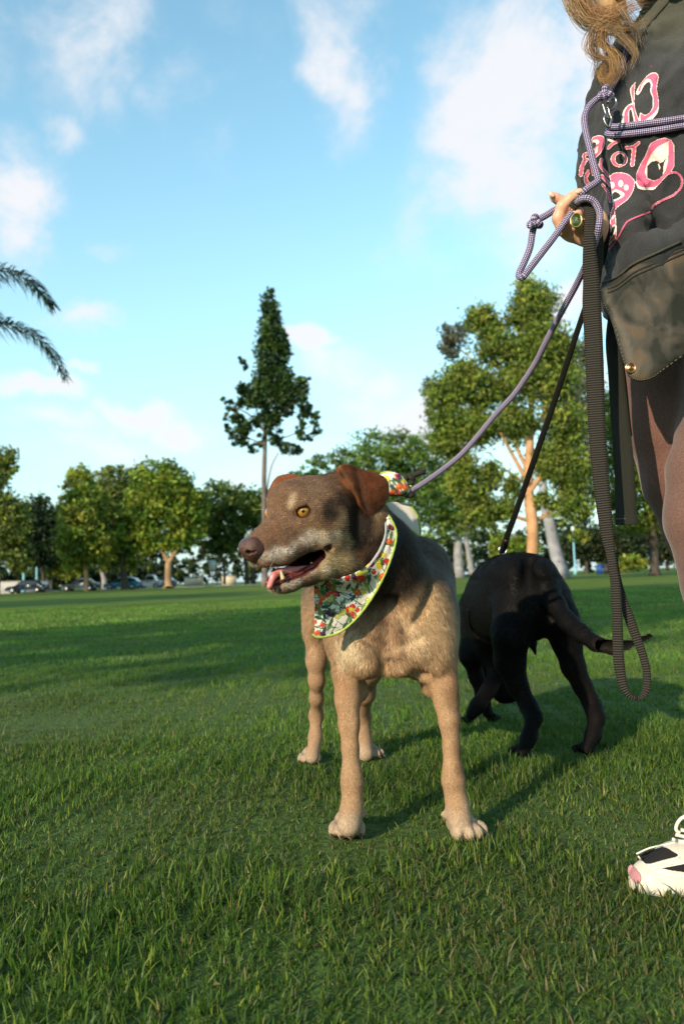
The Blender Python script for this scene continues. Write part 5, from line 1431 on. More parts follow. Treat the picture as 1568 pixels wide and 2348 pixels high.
# ------------------------------------------------------------------ woman at the right edge
def webbing(name, dark, light, period, rough=0.65):
    """ribbed strap: ribs run across, read from the UVp attribute (x across, y along, metres)"""
    m = bpy.data.materials.new(name); m.use_nodes = True; nt = m.node_tree; L = nt.links; b = nt.nodes['Principled BSDF']
    b.inputs['Roughness'].default_value = rough; b.inputs['Specular IOR Level'].default_value = 0.3
    at = nt.nodes.new('ShaderNodeAttribute'); at.attribute_name = 'UVp'
    sp = nt.nodes.new('ShaderNodeSeparateXYZ'); L.new(at.outputs['Vector'], sp.inputs[0])
    mu = nt.nodes.new('ShaderNodeMath'); mu.operation = 'MULTIPLY'; mu.inputs[1].default_value = 6.2832 / period; L.new(sp.outputs[1], mu.inputs[0])
    si = nt.nodes.new('ShaderNodeMath'); si.operation = 'SINE'; L.new(mu.outputs[0], si.inputs[0])
    mr = nt.nodes.new('ShaderNodeMapRange'); mr.inputs[1].default_value = -0.6; mr.inputs[2].default_value = 0.9; L.new(si.outputs[0], mr.inputs[0])
    mx = nt.nodes.new('ShaderNodeMix'); mx.data_type = 'RGBA'; L.new(mr.outputs[0], mx.inputs[0]); mx.inputs[6].default_value = (*dark, 1); mx.inputs[7].default_value = (*light, 1)
    L.new(mx.outputs[2], b.inputs['Base Color'])
    bp = nt.nodes.new('ShaderNodeBump'); bp.inputs['Strength'].default_value = 0.7; bp.inputs['Distance'].default_value = 0.001
    L.new(si.outputs[0], bp.inputs['Height']); L.new(bp.outputs[0], b.inputs['Normal'])
    return m
def rope_mat(name, base, light, dark):
    m = bpy.data.materials.new(name); m.use_nodes = True; nt = m.node_tree; L = nt.links; b = nt.nodes['Principled BSDF']
    b.inputs['Roughness'].default_value = 0.7; b.inputs['Specular IOR Level'].default_value = 0.25
    at = nt.nodes.new('ShaderNodeAttribute'); at.attribute_name = 'UVp'
    sp = nt.nodes.new('ShaderNodeSeparateXYZ'); L.new(at.outputs['Vector'], sp.inputs[0])
    def wave(sx, sy):
        a = nt.nodes.new('ShaderNodeMath'); a.operation = 'MULTIPLY'; a.inputs[1].default_value = sx; L.new(sp.outputs[0], a.inputs[0])
        c = nt.nodes.new('ShaderNodeMath'); c.operation = 'MULTIPLY'; c.inputs[1].default_value = sy; L.new(sp.outputs[1], c.inputs[0])
        d = nt.nodes.new('ShaderNodeMath'); d.operation = 'ADD'; L.new(a.outputs[0], d.inputs[0]); L.new(c.outputs[0], d.inputs[1])
        s = nt.nodes.new('ShaderNodeMath'); s.operation = 'SINE'; L.new(d.outputs[0], s.inputs[0]); return s.outputs[0]
    k = 6.2832 / 0.0062
    w1, w2 = wave(5, k), wave(-5, k)
    pr_ = nt.nodes.new('ShaderNodeMath'); pr_.operation = 'MULTIPLY'; L.new(w1, pr_.inputs[0]); L.new(w2, pr_.inputs[1])
    r = nt.nodes.new('ShaderNodeValToRGB'); e = r.color_ramp.elements
    e[0].position = 0.22; e[0].color = (*dark, 1); e[1].position = 0.86; e[1].color = (*light, 1)
    n = e.new(0.55); n.color = (*base, 1)
    mr = nt.nodes.new('ShaderNodeMapRange'); mr.inputs[1].default_value = -1; L.new(pr_.outputs[0], mr.inputs[0]); L.new(mr.outputs[0], r.inputs[0])
    L.new(r.outputs[0], b.inputs['Base Color'])
    bp = nt.nodes.new('ShaderNodeBump'); bp.inputs['Strength'].default_value = 0.8; bp.inputs['Distance'].default_value = 0.0012
    L.new(mr.outputs[0], bp.inputs['Height']); L.new(bp.outputs[0], b.inputs['Normal'])
    return m
def rope_mesh(name, pts, rad, m, parent=None, n=14, sub=6):
    """braided rope through world points"""
    p = spline(pts, sub); mb = MB(); mb.tube(p, rad, n)
    V = np.concatenate(mb.v)
    L = np.concatenate([[0], np.cumsum(np.linalg.norm(np.diff(p, axis=0), axis=1))])
    uv = np.zeros((len(V), 2)); k = len(p) * n
    uv[:k, 0] = np.tile(np.arange(n) * 2 * math.pi / n, len(p)); uv[:k, 1] = np.repeat(L, n)
    uv[k:, 1] = [L[0], L[-1]]
    return new_mesh(name, V, [np.concatenate(mb.q), np.concatenate(mb.t)], m, parent, True, uv=uv)
def ribbon(name, path, m, parent=None, thick=0.0018, sub=6):
    """flat strap: path of (px, py, Y, width px, turn): width lies across the picture path, turned by `turn` towards the depth"""
    sp = spline([(*q, 0.0) if len(q) == 4 else q for q in path], sub)
    c = np.array([P(a[0], a[1], a[2]) for a in sp])
    tg = np.gradient(c, axis=0); tg /= np.linalg.norm(tg, axis=1)[:, None]
    view = c - CAMP; view /= np.linalg.norm(view, axis=1)[:, None]
    side = np.cross(tg, view); side /= np.linalg.norm(side, axis=1)[:, None]
    nr = np.cross(side, tg)
    w = np.array([M(a[3] / 2, a[2]) for a in sp]); tu = np.array([a[4] for a in sp])
    s2 = side * np.cos(tu)[:, None] + nr * np.sin(tu)[:, None]
    n2 = np.cross(s2, tg)
    k = 5; rows = []
    L = np.concatenate([[0], np.cumsum(np.linalg.norm(np.diff(c, axis=0), axis=1))])
    uv = []
    for f in (1, -1):
        for j in range(k):
            t = (j / (k - 1) * 2 - 1) * f
            rows.append(c + s2 * (w / np.cos(np.minimum(np.abs(tu), 1.2)) * t)[:, None] + n2 * (thick / 2 * f * (1 - 0.3 * abs(t))))
            uv.append(np.stack([t * w, L], -1))
    V = np.stack(rows, 1); U = np.stack(uv, 1); r = 2 * k; n = len(c)
    i = np.arange(n - 1)[:, None] * r; j = np.arange(r)[None]
    q = np.stack([i + j, i + (j + 1) % r, i + r + (j + 1) % r, i + r + j], -1).reshape(-1, 4)
    caps = [list(range(r))[::-1], list(range((n - 1) * r, n * r))]
    return new_mesh(name, V.reshape(-1, 3), [q, np.array(caps)], m, parent, True, uv=U.reshape(-1, 2))

def print_colours(X, Y_):
    """the chest print, read off the photograph: 0 nothing, 1 white, 2 pink, 3 deep pink"""
    c = np.zeros(X.shape, int)
    A = lambda pts: np.array([(1285.8 + .18 * a, .18 * b) for a, b in pts])
    B = lambda pts: np.array([(1285.8 + .18 * a, 250.9 + .18 * b) for a, b in pts])
    def poly(pts, bord=0, edge=1, fill=2, sm=True):
        pts = spline(np.concatenate([pts, pts[:1]]), 4)[:-1] if sm else pts
        m = inside(pts, X, Y_); d = polydist(pts, X, Y_)
        c[m] = fill; c[m & (d < bord)] = edge
    def stroke(pts, w, bord=1.6, fill=2):
        pts = spline(pts, 5); d = np.full(X.shape, 1e9)
        for a, b in zip(pts[:-1], pts[1:]):
            ab = b - a; t = np.clip(((X - a[0]) * ab[0] + (Y_ - a[1]) * ab[1]) / (ab @ ab + 1e-9), 0, 1)
            d = np.minimum(d, np.hypot(X - a[0] - t * ab[0], Y_ - a[1] - t * ab[1]))
        w = w * 0.18 / 2
        c[(d < w + bord) & (c == 0)] = 1; c[d < w] = fill
    poly(A([(945, 1190), (960, 1140), (1010, 1060), (1090, 960), (1160, 920), (1220, 930), (1243, 980), (1225, 1090), (1222, 1150), (1240, 1250), (1240, 1400), (1200, 1480), (1130, 1540), (1000, 1545), (1005, 1430), (1060, 1460), (1120, 1430), (1160, 1360), (1160, 1250), (1130, 1170), (1135, 1080), (1110, 1050), (1060, 1090), (1010, 1180), (970, 1215)]), 0, 1, 1)
    poly(A([(980, 1155), (1010, 1075), (1090, 975), (1160, 935), (1210, 940), (1230, 980), (1215, 1090), (1215, 1150), (1230, 1250), (1232, 1370), (1150, 1470), (1060, 1530), (1010, 1530), (1012, 1450), (1070, 1470), (1140, 1420), (1175, 1350), (1172, 1240), (1150, 1160), (1160, 1070), (1130, 1010), (1080, 1010), (1020, 1090), (1000, 1165)]))
    poly(A([(950, 1030), (895, 1090), (870, 1150), (890, 1250), (895, 1310), (850, 1330), (800, 1390), (775, 1460), (780, 1590), (1000, 1570), (1000, 1540), (960, 1440), (935, 1330), (940, 1150)]), 0, 1, 1)
    poly(A([(940, 1050), (905, 1100), (890, 1150), (905, 1250), (915, 1325), (860, 1345), (820, 1400), (800, 1470), (805, 1580), (855, 1580), (850, 1440), (870, 1390), (900, 1370), (920, 1440), (950, 1560), (990, 1550), (945, 1430), (925, 1320), (928, 1150)]))
    poly(A([(865, 1440), (880, 1400), (895, 1420), (925, 1590), (870, 1590)]), 0, 0, 0)
    for x, y in ((1145, 845), (740, 1308), (838, 1083)):
        stroke(A([(x - 18, y + 16), (x, y), (x + 18, y - 20)]), 7, 0); stroke(A([(x - 16, y - 10), (x + 14, y + 12)]), 7, 0)
    # lower block
    poly(B([(372, 400), (400, 350), (480, 325), (545, 345), (562, 420), (530, 520), (470, 600), (400, 640), (380, 560), (410, 500)]), 2.2)
    poly(B([(395, 400), (440, 380), (480, 400), (470, 440), (420, 440)]), 0, 1, 1); poly(B([(400, 430), (430, 420), (440, 460), (410, 490)]), 0, 0, 0); poly(B([(470, 470), (440, 490), (430, 560), (460, 540)]), 0, 1, 1)
    stroke(B([(305, 640), (262, 740), (250, 830)]), 46); stroke(B([(345, 560), (295, 580), (290, 610)]), 36); stroke(B([(335, 640), (390, 760), (402, 830)]), 20, 2, 2)
    stroke(B([(350, 790), (315, 860), (325, 930), (370, 965)]), 44); stroke(B([(345, 660), (372, 790), (385, 850)]), 16, 0, 0)
    stroke(B([(512, 640), (500, 715), (545, 780), (605, 850)]), 34); stroke(B([(520, 850), (580, 910), (622, 960)]), 34); stroke(B([(525, 960), (575, 1020), (612, 1100)]), 26, 1.2, 3); stroke(B([(600, 1080), (622, 1180)]), 18, 1.2, 3)
    stroke(B([(590, 375), (620, 395), (650, 390)]), 40, 0, 1); stroke(B([(600, 490), (650, 440), (730, 400)]), 34)
    m1 = ((X - (1285.8 + .18 * 738)) / (.18 * 112)) ** 2 + ((Y_ - (250.9 + .18 * 635)) / (.18 * 104)) ** 2
    c[m1 < 1] = 1; c[m1 < 0.84] = 2
    m2 = ((X - (1285.8 + .18 * 748)) / (.18 * 64)) ** 2 + ((Y_ - (250.9 + .18 * 633)) / (.18 * 76)) ** 2
    c[m2 < 1] = 1; c[m2 < 0.72] = 0
    stroke(B([(905, 705), (928, 500)]), 44); stroke(B([(828, 490), (920, 475), (985, 428)]), 34)
    poly(B([(612, 850), (660, 810), (740, 797), (850, 820), (920, 880), (942, 940), (915, 1050), (850, 1150), (760, 1220), (690, 1290), (700, 1400), (705, 1620), (650, 1690), (605, 1740), (622, 1600), (620, 1340), (655, 1230), (640, 1100), (630, 960)]), 2.0)
    for x, y, a, b in ((655, 965, 24, 40), (757, 945, 32, 43), (827, 995, 30, 37)):
        c[((X - (1285.8 + .18 * x)) / (.18 * a)) ** 2 + ((Y_ - (250.9 + .18 * y)) / (.18 * b)) ** 2 < 1] = 1
    poly(B([(648, 1050), (700, 1018), (795, 1062), (795, 1105), (740, 1140), (660, 1165)]), 0, 1, 1); poly(B([(655, 1075), (690, 1052), (752, 1095), (720, 1125), (662, 1142)]), 0, 0, 0)
    poly(B([(635, 1380), (660, 1345), (682, 1360), (650, 1400)]), 0, 1, 1); poly(B([(628, 1600), (640, 1500), (690, 1465), (690, 1560), (640, 1640)]), 0, 1, 1); poly(B([(630, 1580), (660, 1500), (682, 1500), (665, 1570), (632, 1620)]), 0, 0, 0)
    poly(B([(1130, 430), (1220, 380), (1320, 355), (1400, 385), (1440, 450), (1445, 720), (1400, 800), (1300, 900), (1220, 990), (1170, 1028), (1000, 1020), (950, 950), (950, 820), (1010, 680), (1060, 600), (1100, 500)]), 1.6, sm=False)
    poly(B([(950, 880), (980, 960), (1040, 990), (1180, 990), (1220, 975), (1170, 1028), (1000, 1020), (950, 950)]), 0, 1, 1)
    poly(B([(1370, 400), (1240, 470), (1150, 560), (1090, 690), (1065, 800), (1090, 880), (1180, 915), (1260, 870), (1330, 780), (1360, 650)]), 0, 1, 1, sm=False)
    poly(B([(1100, 720), (1150, 670), (1210, 658), (1245, 680), (1225, 700), (1250, 780), (1270, 740), (1250, 690), (1300, 670), (1328, 630), (1300, 700), (1290, 830), (1240, 880), (1180, 905), (1100, 870), (1095, 780)]), 0, 0, 0, sm=False)
    stroke(B([(1380, 812), (1450, 802), (1510, 840), (1540, 910), (1520, 1000), (1430, 1090), (1300, 1150), (1180, 1220), (1150, 1265)]), 28, 0.7, 2)
    stroke(B([(1135, 1305), (960, 1370), (840, 1430), (780, 1520), (740, 1600), (690, 1680), (605, 1790)]), 26, 0.0, 2)
    for x, y in ((470, 1135), (595, 1268)):
        stroke(B([(x, y - 22), (x, y + 22)]), 8, 0, 1); stroke(B([(x - 18, y), (x + 18, y)]), 8, 0, 1)
    return c

def person():
    g0 = P(1640, 1900, 1.36); g0[2] = 0
    root = empty('person', g0, 'woman in washed black printed sweatshirt and brown leggings holding leashes at the right edge', 'person')
    skin = mat('skin', (0.60, 0.34, 0.24), rough=0.5, spec=0.35, sub=0.12, noise_s=90, noise_a=0.08, bump=(500, 0.15, 0.0006))
    # ---- body: head, neck, trunk core, arms, hand, legs in one surface
    V = Vol((0.34, 1.08, 0.02), (1.12, 1.86, 1.78), 0.0075)
    hc = P(1452, -175, 1.36)
    fd = unit([-0.80, -0.55, -0.10]); sd = unit(np.cross([0, 0, 1], fd)); up = np.cross(fd, sd); HX = np.stack([fd, sd, up])
    V.ball(hc + up * 0.03 - fd * 0.015, (0.092, 0.074, 0.095), HX, 0.03)
    V.ball(hc + fd * 0.02 - up * 0.055, (0.062, 0.055, 0.062), HX, 0.03)
    V.ball(hc + fd * 0.045 - up * 0.100, (0.024, 0.024, 0.018), HX, 0.02)
    V.wchain([(hc - fd * 0.03 - up * 0.06, 0.050), (P(1590, 60, 1.50), 0.056)], 0.03)
    V.wchain([(hc + fd * 0.082 + up * 0.012, 0.008), (hc + fd * 0.102 - up * 0.030, 0.011)], 0.012)
    V.ball(hc + fd * 0.078 - up * 0.062, (0.012, 0.022, 0.007), HX, 0.008)
    for s in (1, -1):
        V.ball(hc + sd * 0.074 * s - up * 0.005 - fd * 0.005, (0.016, 0.006, 0.028), HX, 0.006)
    # trunk and limbs inside the clothes
    V.wchain([(P(1640, 130, 1.50), 0.135), (P(1640, 420, 1.50), 0.120), (P(1650, 700, 1.48), 0.135)], 0.05)
    V.chain([(1560, 120, 1.64, 55), (1600, 420, 1.70, 48), (1520, 560, 1.56, 40), (1455, 548, 1.43, 26), (1396, 534, 1.37, 23)], 0.03)
    V.chain([(1760, 110, 1.36, 60), (1800, 420, 1.34, 52), (1780, 350, 1.20, 42), (1735, 292, 1.135, 34)], 0.03)
    V.chain([(1600, 800, 1.46, 105), (1612, 1050, 1.46, 85), (1650, 1340, 1.47, 68), (1690, 1800, 1.50, 36), (1690, 1930, 1.50, 34)], 0.03)
    V.chain([(1720, 800, 1.36, 105), (1668, 1050, 1.33, 95), (1645, 1300, 1.31, 78), (1712, 1700, 1.31, 44), (1745, 1900, 1.31, 36)], 0.03)
    a, b = V.mesh(2)
    body = new_mesh('body', a, b, skin, root)
    # eyes and mouth of the face above the frame
    em = mat('eye_white', (0.75, 0.73, 0.70), rough=0.1); im = mat('iris', (0.05, 0.07, 0.08), rough=0.1); lm = mat('lips', (0.50, 0.18, 0.17), rough=0.4)
    for s in (1, -1):
        c = hc + fd * 0.070 + sd * 0.031 * s + up * 0.010
        e = Vol(c - 0.02, c + 0.02, 0.002); e.ball(c, 0.0125, k=0.002); x, y = e.mesh(1); eo = new_mesh('eye', x, y, em, root)
        e = Vol(c - 0.02, c + 0.02, 0.0015); e.ball(c + fd * 0.0095, 0.0052, k=0.002); x, y = e.mesh(1); new_mesh('iris', x, y, im, eo)
    e = Vol(hc + fd * 0.08 - up * 0.062 - 0.04, hc + fd * 0.08 - up * 0.062 + 0.04, 0.002)
    e.ball(hc + fd * 0.083 - up * 0.059, (0.006, 0.021, 0.004), HX, 0.002); e.ball(hc + fd * 0.083 - up * 0.067, (0.006, 0.018, 0.0045), HX, 0.002); x, y = e.mesh(1); new_mesh('mouth', x, y, lm, root)

    # ---- the hand, finely (joined to the wrist under the cuff)
    V = Vol(P(1330, 500, 1.26) - [0.075, 0.10, 0.075], P(1330, 500, 1.26) + [0.105, 0.16, 0.075], 0.0016)
    V.wchain([(P(1396, 534, 1.37), M(25, 1.35)), (P(1364, 522, 1.29), M(28, 1.28))], 0.02)
    V.ball(P(1350, 518, 1.265), (M(42, 1.27), 0.020, M(40, 1.27)), k=0.012)
    V.ball(P(1312, 524, 1.262), (M(34, 1.27), 0.020, M(28, 1.27)), k=0.012)
    V.ball(P(1371, 520, 1.264), (M(19, 1.27), 0.020, M(40, 1.27)), k=0.010)
    V.ball(P(1290, 500, 1.255), (M(17, 1.27), 0.014, M(26, 1.27)), k=0.008)
    # thumb: root at the side of the palm, tip pinching the rope
    V.chain([(1290, 528, 1.252, 15), (1279, 500, 1.246, 14), (1288, 474, 1.240, 13.5), (1306, 456, 1.236, 12.5), (1321, 445, 1.235, 11), (1329, 440, 1.235, 8.5)], 0.004)
    # index finger behind it, pointing left
    V.chain([(1330, 500, 1.285, 15), (1308, 478, 1.278, 14.5), (1286, 462, 1.270, 13), (1272, 453, 1.266, 10.5), (1266, 448, 1.265, 7.5)], 0.004)
    # middle finger curled towards the camera (it wears the ring)
    V.chain([(1334, 486, 1.270, 14), (1322, 480, 1.244, 14.5), (1320, 496, 1.232, 14), (1322, 518, 1.240, 14), (1328, 530, 1.252, 12)], 0.003)
    # ring and little finger curled below it
    V.chain([(1368, 500, 1.275, 14), (1352, 494, 1.248, 14), (1350, 514, 1.236, 13.5), (1352, 534, 1.243, 12)], 0.003)
    V.chain([(1382, 514, 1.272, 12), (1374, 508, 1.252, 11.5), (1372, 528, 1.245, 11), (1370, 544, 1.252, 10)], 0.003)
    V.chain([(1316, 538, 1.262, 15), (1340, 548, 1.262, 13), (1366, 552, 1.265, 13)], 0.012)
    a, b = V.mesh(2)
    hcol = np.tile((0.66, 0.37, 0.26), (len(a), 1))
    for (x, y, Y, r, c, k) in ((1320, 480, 1.23, 0.012, (0.74, 0.46, 0.35), .6), (1268, 448, 1.26, 0.012, (0.62, 0.30, 0.22), .5), (1300, 500, 1.24, 0.015, (0.60, 0.29, 0.2), .4), (1375, 540, 1.25, 0.03, (0.58, 0.30, 0.22), .5), (1330, 440, 1.235, 0.010, (0.75, 0.50, 0.42), .7)):
        hcol = mixc(hcol, blob(a, P(x, y, Y), r, 0.8) * k, c)
    hcol *= (1 + 0.05 * noise(a, 0.01, 3))[:, None]
    hm = mat('hand_skin', attr=True, rough=0.45, spec=0.35, sub=0.12, bump=(450, 0.2, 0.0006))
    hand = new_mesh('hand', a, b, hm, root, col=hcol)
    ht = bvh(a, b)
    nm = mat('fingernail', (0.62, 0.44, 0.36), rough=0.2, spec=0.5, coat=0.4)
    for (x, y, Y, dx, dy) in ((1327, 438, 1.226, 1, -.45), (1264, 445, 1.256, -.7, -.75)):
        c = P(x, y, Y); d = unit(P(x + dx * 10, y + dy * 10, Y) - c)
        Vn = Vol(c - 0.015, c + 0.015, 0.0009); s_ = unit(np.cross(d, [0, 1, 0]))
        Vn.ball(c, (0.0062, 0.0042, 0.0020), np.stack([d, s_, np.cross(d, s_)]), 0.001); x_, y_ = Vn.mesh(1); new_mesh('fingernail', x_, y_, nm, hand)
    # the other hand, outside the frame, closed on the doubled rope
    hp_ = P(1690, 276, 1.105); V = Vol(hp_ - 0.09, hp_ + 0.09, 0.0026)
    V.wchain([(P(1735, 290, 1.135), 0.026), (hp_ + [0.02, 0.005, 0], 0.024)], 0.02)
    V.ball(hp_, (0.040, 0.018, 0.036), k=0.012)
    for i, (dx, dz, L_) in enumerate(((-0.030, 0.024, 1.0), (-0.034, 0.007, 1.08), (-0.032, -0.010, 1.0), (-0.026, -0.026, 0.85))):
        b0 = hp_ + [dx + 0.012, -0.006, dz]
        V.wchain([(b0, 0.0095), (b0 + np.array([-0.022, -0.012, 0]) * L_, 0.0090), (b0 + np.array([-0.016, -0.034, 0]) * L_, 0.0082), (b0 + np.array([0.006, -0.034, -0.002]) * L_, 0.0074)], 0.004)
    V.wchain([(hp_ + [0.012, -0.008, 0.026], 0.012), (hp_ + [-0.004, -0.026, 0.038], 0.0105), (hp_ + [-0.024, -0.036, 0.034], 0.0088)], 0.005)
    a, b = V.mesh(2); new_mesh('hand', a, b, hm, root, col=np.tile((0.66, 0.37, 0.26), (len(a), 1)))
    # ring: gold band, rope edge bezel, green stone with an engraved letter
    gold = mat('gold', (0.80, 0.56, 0.22), rough=0.25, metal=1.0); gs = mat('green_stone', (0.030, 0.055, 0.006), rough=0.15, spec=0.6, coat=0.5)
    c = P(1320, 505, 1.2185); vx = unit([1, 0, 0.0]); vz = unit([0.12, 0, 1]); vy = np.cross(vz, vx)
    t = np.linspace(0, 2 * math.pi, 49)
    m = MB(); m.tube(c + np.outer(np.cos(t) * 0.0088, vx) + np.outer(np.sin(t) * 0.0112, vz), 0.0014 + 0.0003 * np.sin(t * 24), 8, False)
    ro = m.build('ring', gold, root, True)
    m = MB(); bc = P(1321, 505, 1.232); m.tube(bc + np.outer(np.cos(t) * 0.0108, vx) + np.outer(np.sin(t) * 0.0108, unit([0, 1, 0.1])), 0.0014, 8, False); m.build('band', gold, ro, True)
    n = 40; tt = np.arange(n) * 2 * math.pi / n
    v = [c + np.array([0, -0.0016, 0])] + [c + vx * math.cos(x) * 0.0045 + vz * math.sin(x) * 0.006 + np.array([0, -0.0013, 0]) for x in tt] + [c + vx * math.cos(x) * 0.0082 + vz * math.sin(x) * 0.0106 + np.array([0, 0.0005, 0]) for x in tt]
    f3 = [[0, 1 + (i + 1) % n, 1 + i] for i in range(n)]; f4 = [[1 + i, 1 + (i + 1) % n, 1 + n + (i + 1) % n, 1 + n + i] for i in range(n)]
    new_mesh('stone', v, [np.array(f3), np.array(f4)], gs, ro)
    m = MB()
    for pts in ([(-1.6, 3.2), (-0.4, 3.6), (1.6, 3), (1.8, 1.6), (0, 0.6), (-1, 0.4)], [(-0.6, 3.4), (-0.9, 0), (-1.2, -3)], [(0, 0.6), (1.2, -0.8), (2.2, -2.6), (3.0, -2.2)]):
        m.tube(np.array([c + vx * x * 0.001 + vz * y * 0.001 + np.array([0, -0.0018, 0]) for x, y in spline(pts, 4)]), 0.00025, 5)
    m.build('engraving', mat('engraved_line', (0.45, 0.45, 0.25), rough=0.4), ro)

    # ---- sweatshirt
    V = Vol((0.34, 1.10, 0.76), (1.20, 1.86, 1.56), 0.0055)
    V.wchain([(P(1650, 40, 1.50), 0.150), (P(1630, 200, 1.47), 0.180), (P(1598, 340, 1.44), 0.195), (P(1600, 480, 1.42), 0.185), (P(1592, 600, 1.42), 0.175)], 0.04)
    V.ball(P(1550, 300, 1.34), (0.13, 0.10, 0.13), k=0.06)
    V.ball(P(1382, 360, 1.40), (0.042, 0.06, 0.075), k=0.03)
    V.ball(P(1402, 250, 1.38), (0.030, 0.05, 0.070), k=0.03)
    V.ball(P(1440, 180, 1.38), (0.035, 0.06, 0.080), k=0.04)
    V.ball(P(1442, 518, 1.300), (0.034, 0.05, 0.085), k=0.03)
    V.chain([(1560, 120, 1.62, 72), (1600, 420, 1.70, 62), (1520, 560, 1.58, 50), (1450, 550, 1.45, 40), (1424, 546, 1.40, 36)], 0.03)
    V.chain([(1760, 110, 1.38, 80), (1800, 420, 1.36, 70), (1790, 360, 1.22, 56), (1755, 305, 1.16, 46)], 0.04)
    # hem roll over the bag
    V.chain([(1386, 612, 1.31, 18), (1430, 620, 1.27, 26), (1500, 585, 1.24, 34), (1580, 545, 1.22, 38), (1680, 520, 1.22, 40)], 0.03)
    # vertical fold between the two halves of the print
    V.chain([(1384, 262, 1.27, 8), (1389, 330, 1.25, 10), (1394, 420, 1.245, 12), (1398, 500, 1.255, 10), (1392, 560, 1.27, 7)], 0.02, True)
    V.chain([(1568, 355, 1.12, 8), (1520, 312, 1.16, 7), (1400, 318, 1.24, 4)], 0.03, True)
    a, b = V.mesh(2)
    N = vnormals(a, b); pj = proj(a)
    # cloth folds: soft drape, and the long diagonal creases at the shoulder
    f = 0.0050 * noise(a, 0.16, 1) + 0.0034 * noise(a * [1, 1, 0.55], 0.06, 2) + 0.0014 * noise(a, 0.025, 4)
    s_ = pj[:, 0] * 0.60 + pj[:, 1] * 0.80
    rid = np.clip(1 - np.abs(noise(a * [1, 1, 0.6], 0.13, 7)) * 1.3, 0, 1) ** 3 + 0.6 * np.clip(1 - np.abs(noise(a * [0.8, 1, 1], 0.08, 3)) * 1.5, 0, 1) ** 3
    f += 0.0060 * rid
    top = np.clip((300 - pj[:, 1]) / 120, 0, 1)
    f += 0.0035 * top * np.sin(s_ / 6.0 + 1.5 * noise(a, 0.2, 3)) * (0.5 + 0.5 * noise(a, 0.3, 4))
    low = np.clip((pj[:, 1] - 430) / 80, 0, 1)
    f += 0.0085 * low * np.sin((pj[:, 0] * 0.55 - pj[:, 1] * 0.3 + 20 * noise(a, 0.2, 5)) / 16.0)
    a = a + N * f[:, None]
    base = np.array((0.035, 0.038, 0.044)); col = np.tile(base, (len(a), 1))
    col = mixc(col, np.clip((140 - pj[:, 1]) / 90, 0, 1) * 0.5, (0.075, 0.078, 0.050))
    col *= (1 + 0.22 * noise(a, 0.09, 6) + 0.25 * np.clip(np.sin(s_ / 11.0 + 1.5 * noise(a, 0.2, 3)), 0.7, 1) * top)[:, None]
    cm = mat('washed_jersey', attr=True, rough=0.9, spec=0.1, noise_s=600, noise_a=0.35, bump=(900, 0.5, 0.0012), sheen=0.1)
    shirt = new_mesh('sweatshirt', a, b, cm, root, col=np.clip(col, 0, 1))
    st = bvh(a, b)
    # printed design lying on the cloth
    stp = 1.15
    xs = np.arange(1316, 1575, stp); ys = np.arange(148, 582, stp)
    gx, gy = np.meshgrid(xs, ys, indexing='ij')
    pcn = print_colours(gx, gy)
    cell = (pcn[:-1, :-1] > 0) & (pcn[1:, :-1] > 0) & (pcn[1:, 1:] > 0) & (pcn[:-1, 1:] > 0)
    use = np.zeros(gx.shape, bool)
    for i in (0, 1):
        for j in (0, 1):
            use[i:gx.shape[0] - 1 + i, j:gx.shape[1] - 1 + j] |= cell
    ii = -np.ones(gx.shape, int); pts, cc = [], []
    PC = {1: (0.78, 0.72, 0.67), 2: (0.60, 0.13, 0.25), 3: (0.42, 0.05, 0.14)}
    for i, j in np.argwhere(use):
        h = hit(st, gx[i, j], gy[i, j])
        if h is None: continue
        ii[i, j] = len(pts); pts.append(P(gx[i, j], gy[i, j], h - 0.0012))
        cc.append(PC[int(pcn[i, j]) if pcn[i, j] else 1])
    ci = np.argwhere(cell)
    q = np.stack([ii[ci[:, 0], ci[:, 1]], ii[ci[:, 0], ci[:, 1] + 1], ii[ci[:, 0] + 1, ci[:, 1] + 1], ii[ci[:, 0] + 1, ci[:, 1]]], -1)
    q = q[(q >= 0).all(1)]
    pts = np.array(pts); d = pts[q]; jump = np.abs(d[:, :, 1].max(1) - d[:, :, 1].min(1)) < 0.02
    new_mesh('chest_print', pts, q[jump], mat('screen_print', attr=True, rough=0.8, spec=0.15, noise_s=500, noise_a=0.12, bump=(900, 0.3, 0.0008)), shirt, col=np.array(cc))
    # neckline rib and hem seam
    rm = mat('rib_knit', (0.050, 0.052, 0.042), rough=0.9, noise_s=300, noise_a=0.3)
    for nm_, pth, r in (('collar_rib', [(1462, 90), (1488, 54), (1512, 25), (1545, -12)], 0.0030), ('hem_seam', [(1380, 648), (1415, 634), (1450, 606), (1500, 582), (1560, 554)], 0.0022)):
        pp = [P(x, y, (hit(st, x, y) or 1.25) - 0.001) for x, y in spline(pth, 6)]
        m = MB(); m.tube(pp, r, 8); m.build(nm_, rm, shirt, True)

    # ---- leggings
    V = Vol((0.36, 1.10, 0.06), (1.05, 1.80, 1.02), 0.0068)
    V.chain([(1620, 700, 1.46, 150), (1568, 870, 1.44, 128), (1564, 974, 1.44, 120), (1580, 1092, 1.44, 104), (1616, 1210, 1.45, 86), (1650, 1329, 1.46, 76), (1680, 1450, 1.47, 76), (1690, 1800, 1.50, 56)], 0.02)
    V.chain([(1720, 700, 1.36, 150), (1694, 860, 1.33, 122), (1676, 981, 1.31, 114), (1646, 1085, 1.30, 112), (1632, 1190, 1.30, 103), (1652, 1329, 1.30, 84), (1672, 1500, 1.30, 84), (1712, 1700, 1.31, 66), (1748, 1850, 1.31, 50)], 0.012)
    a, b = V.mesh(2); N = vnormals(a, b)
    a = a + N * (0.0012 * noise(a, 0.07, 2))[:, None]
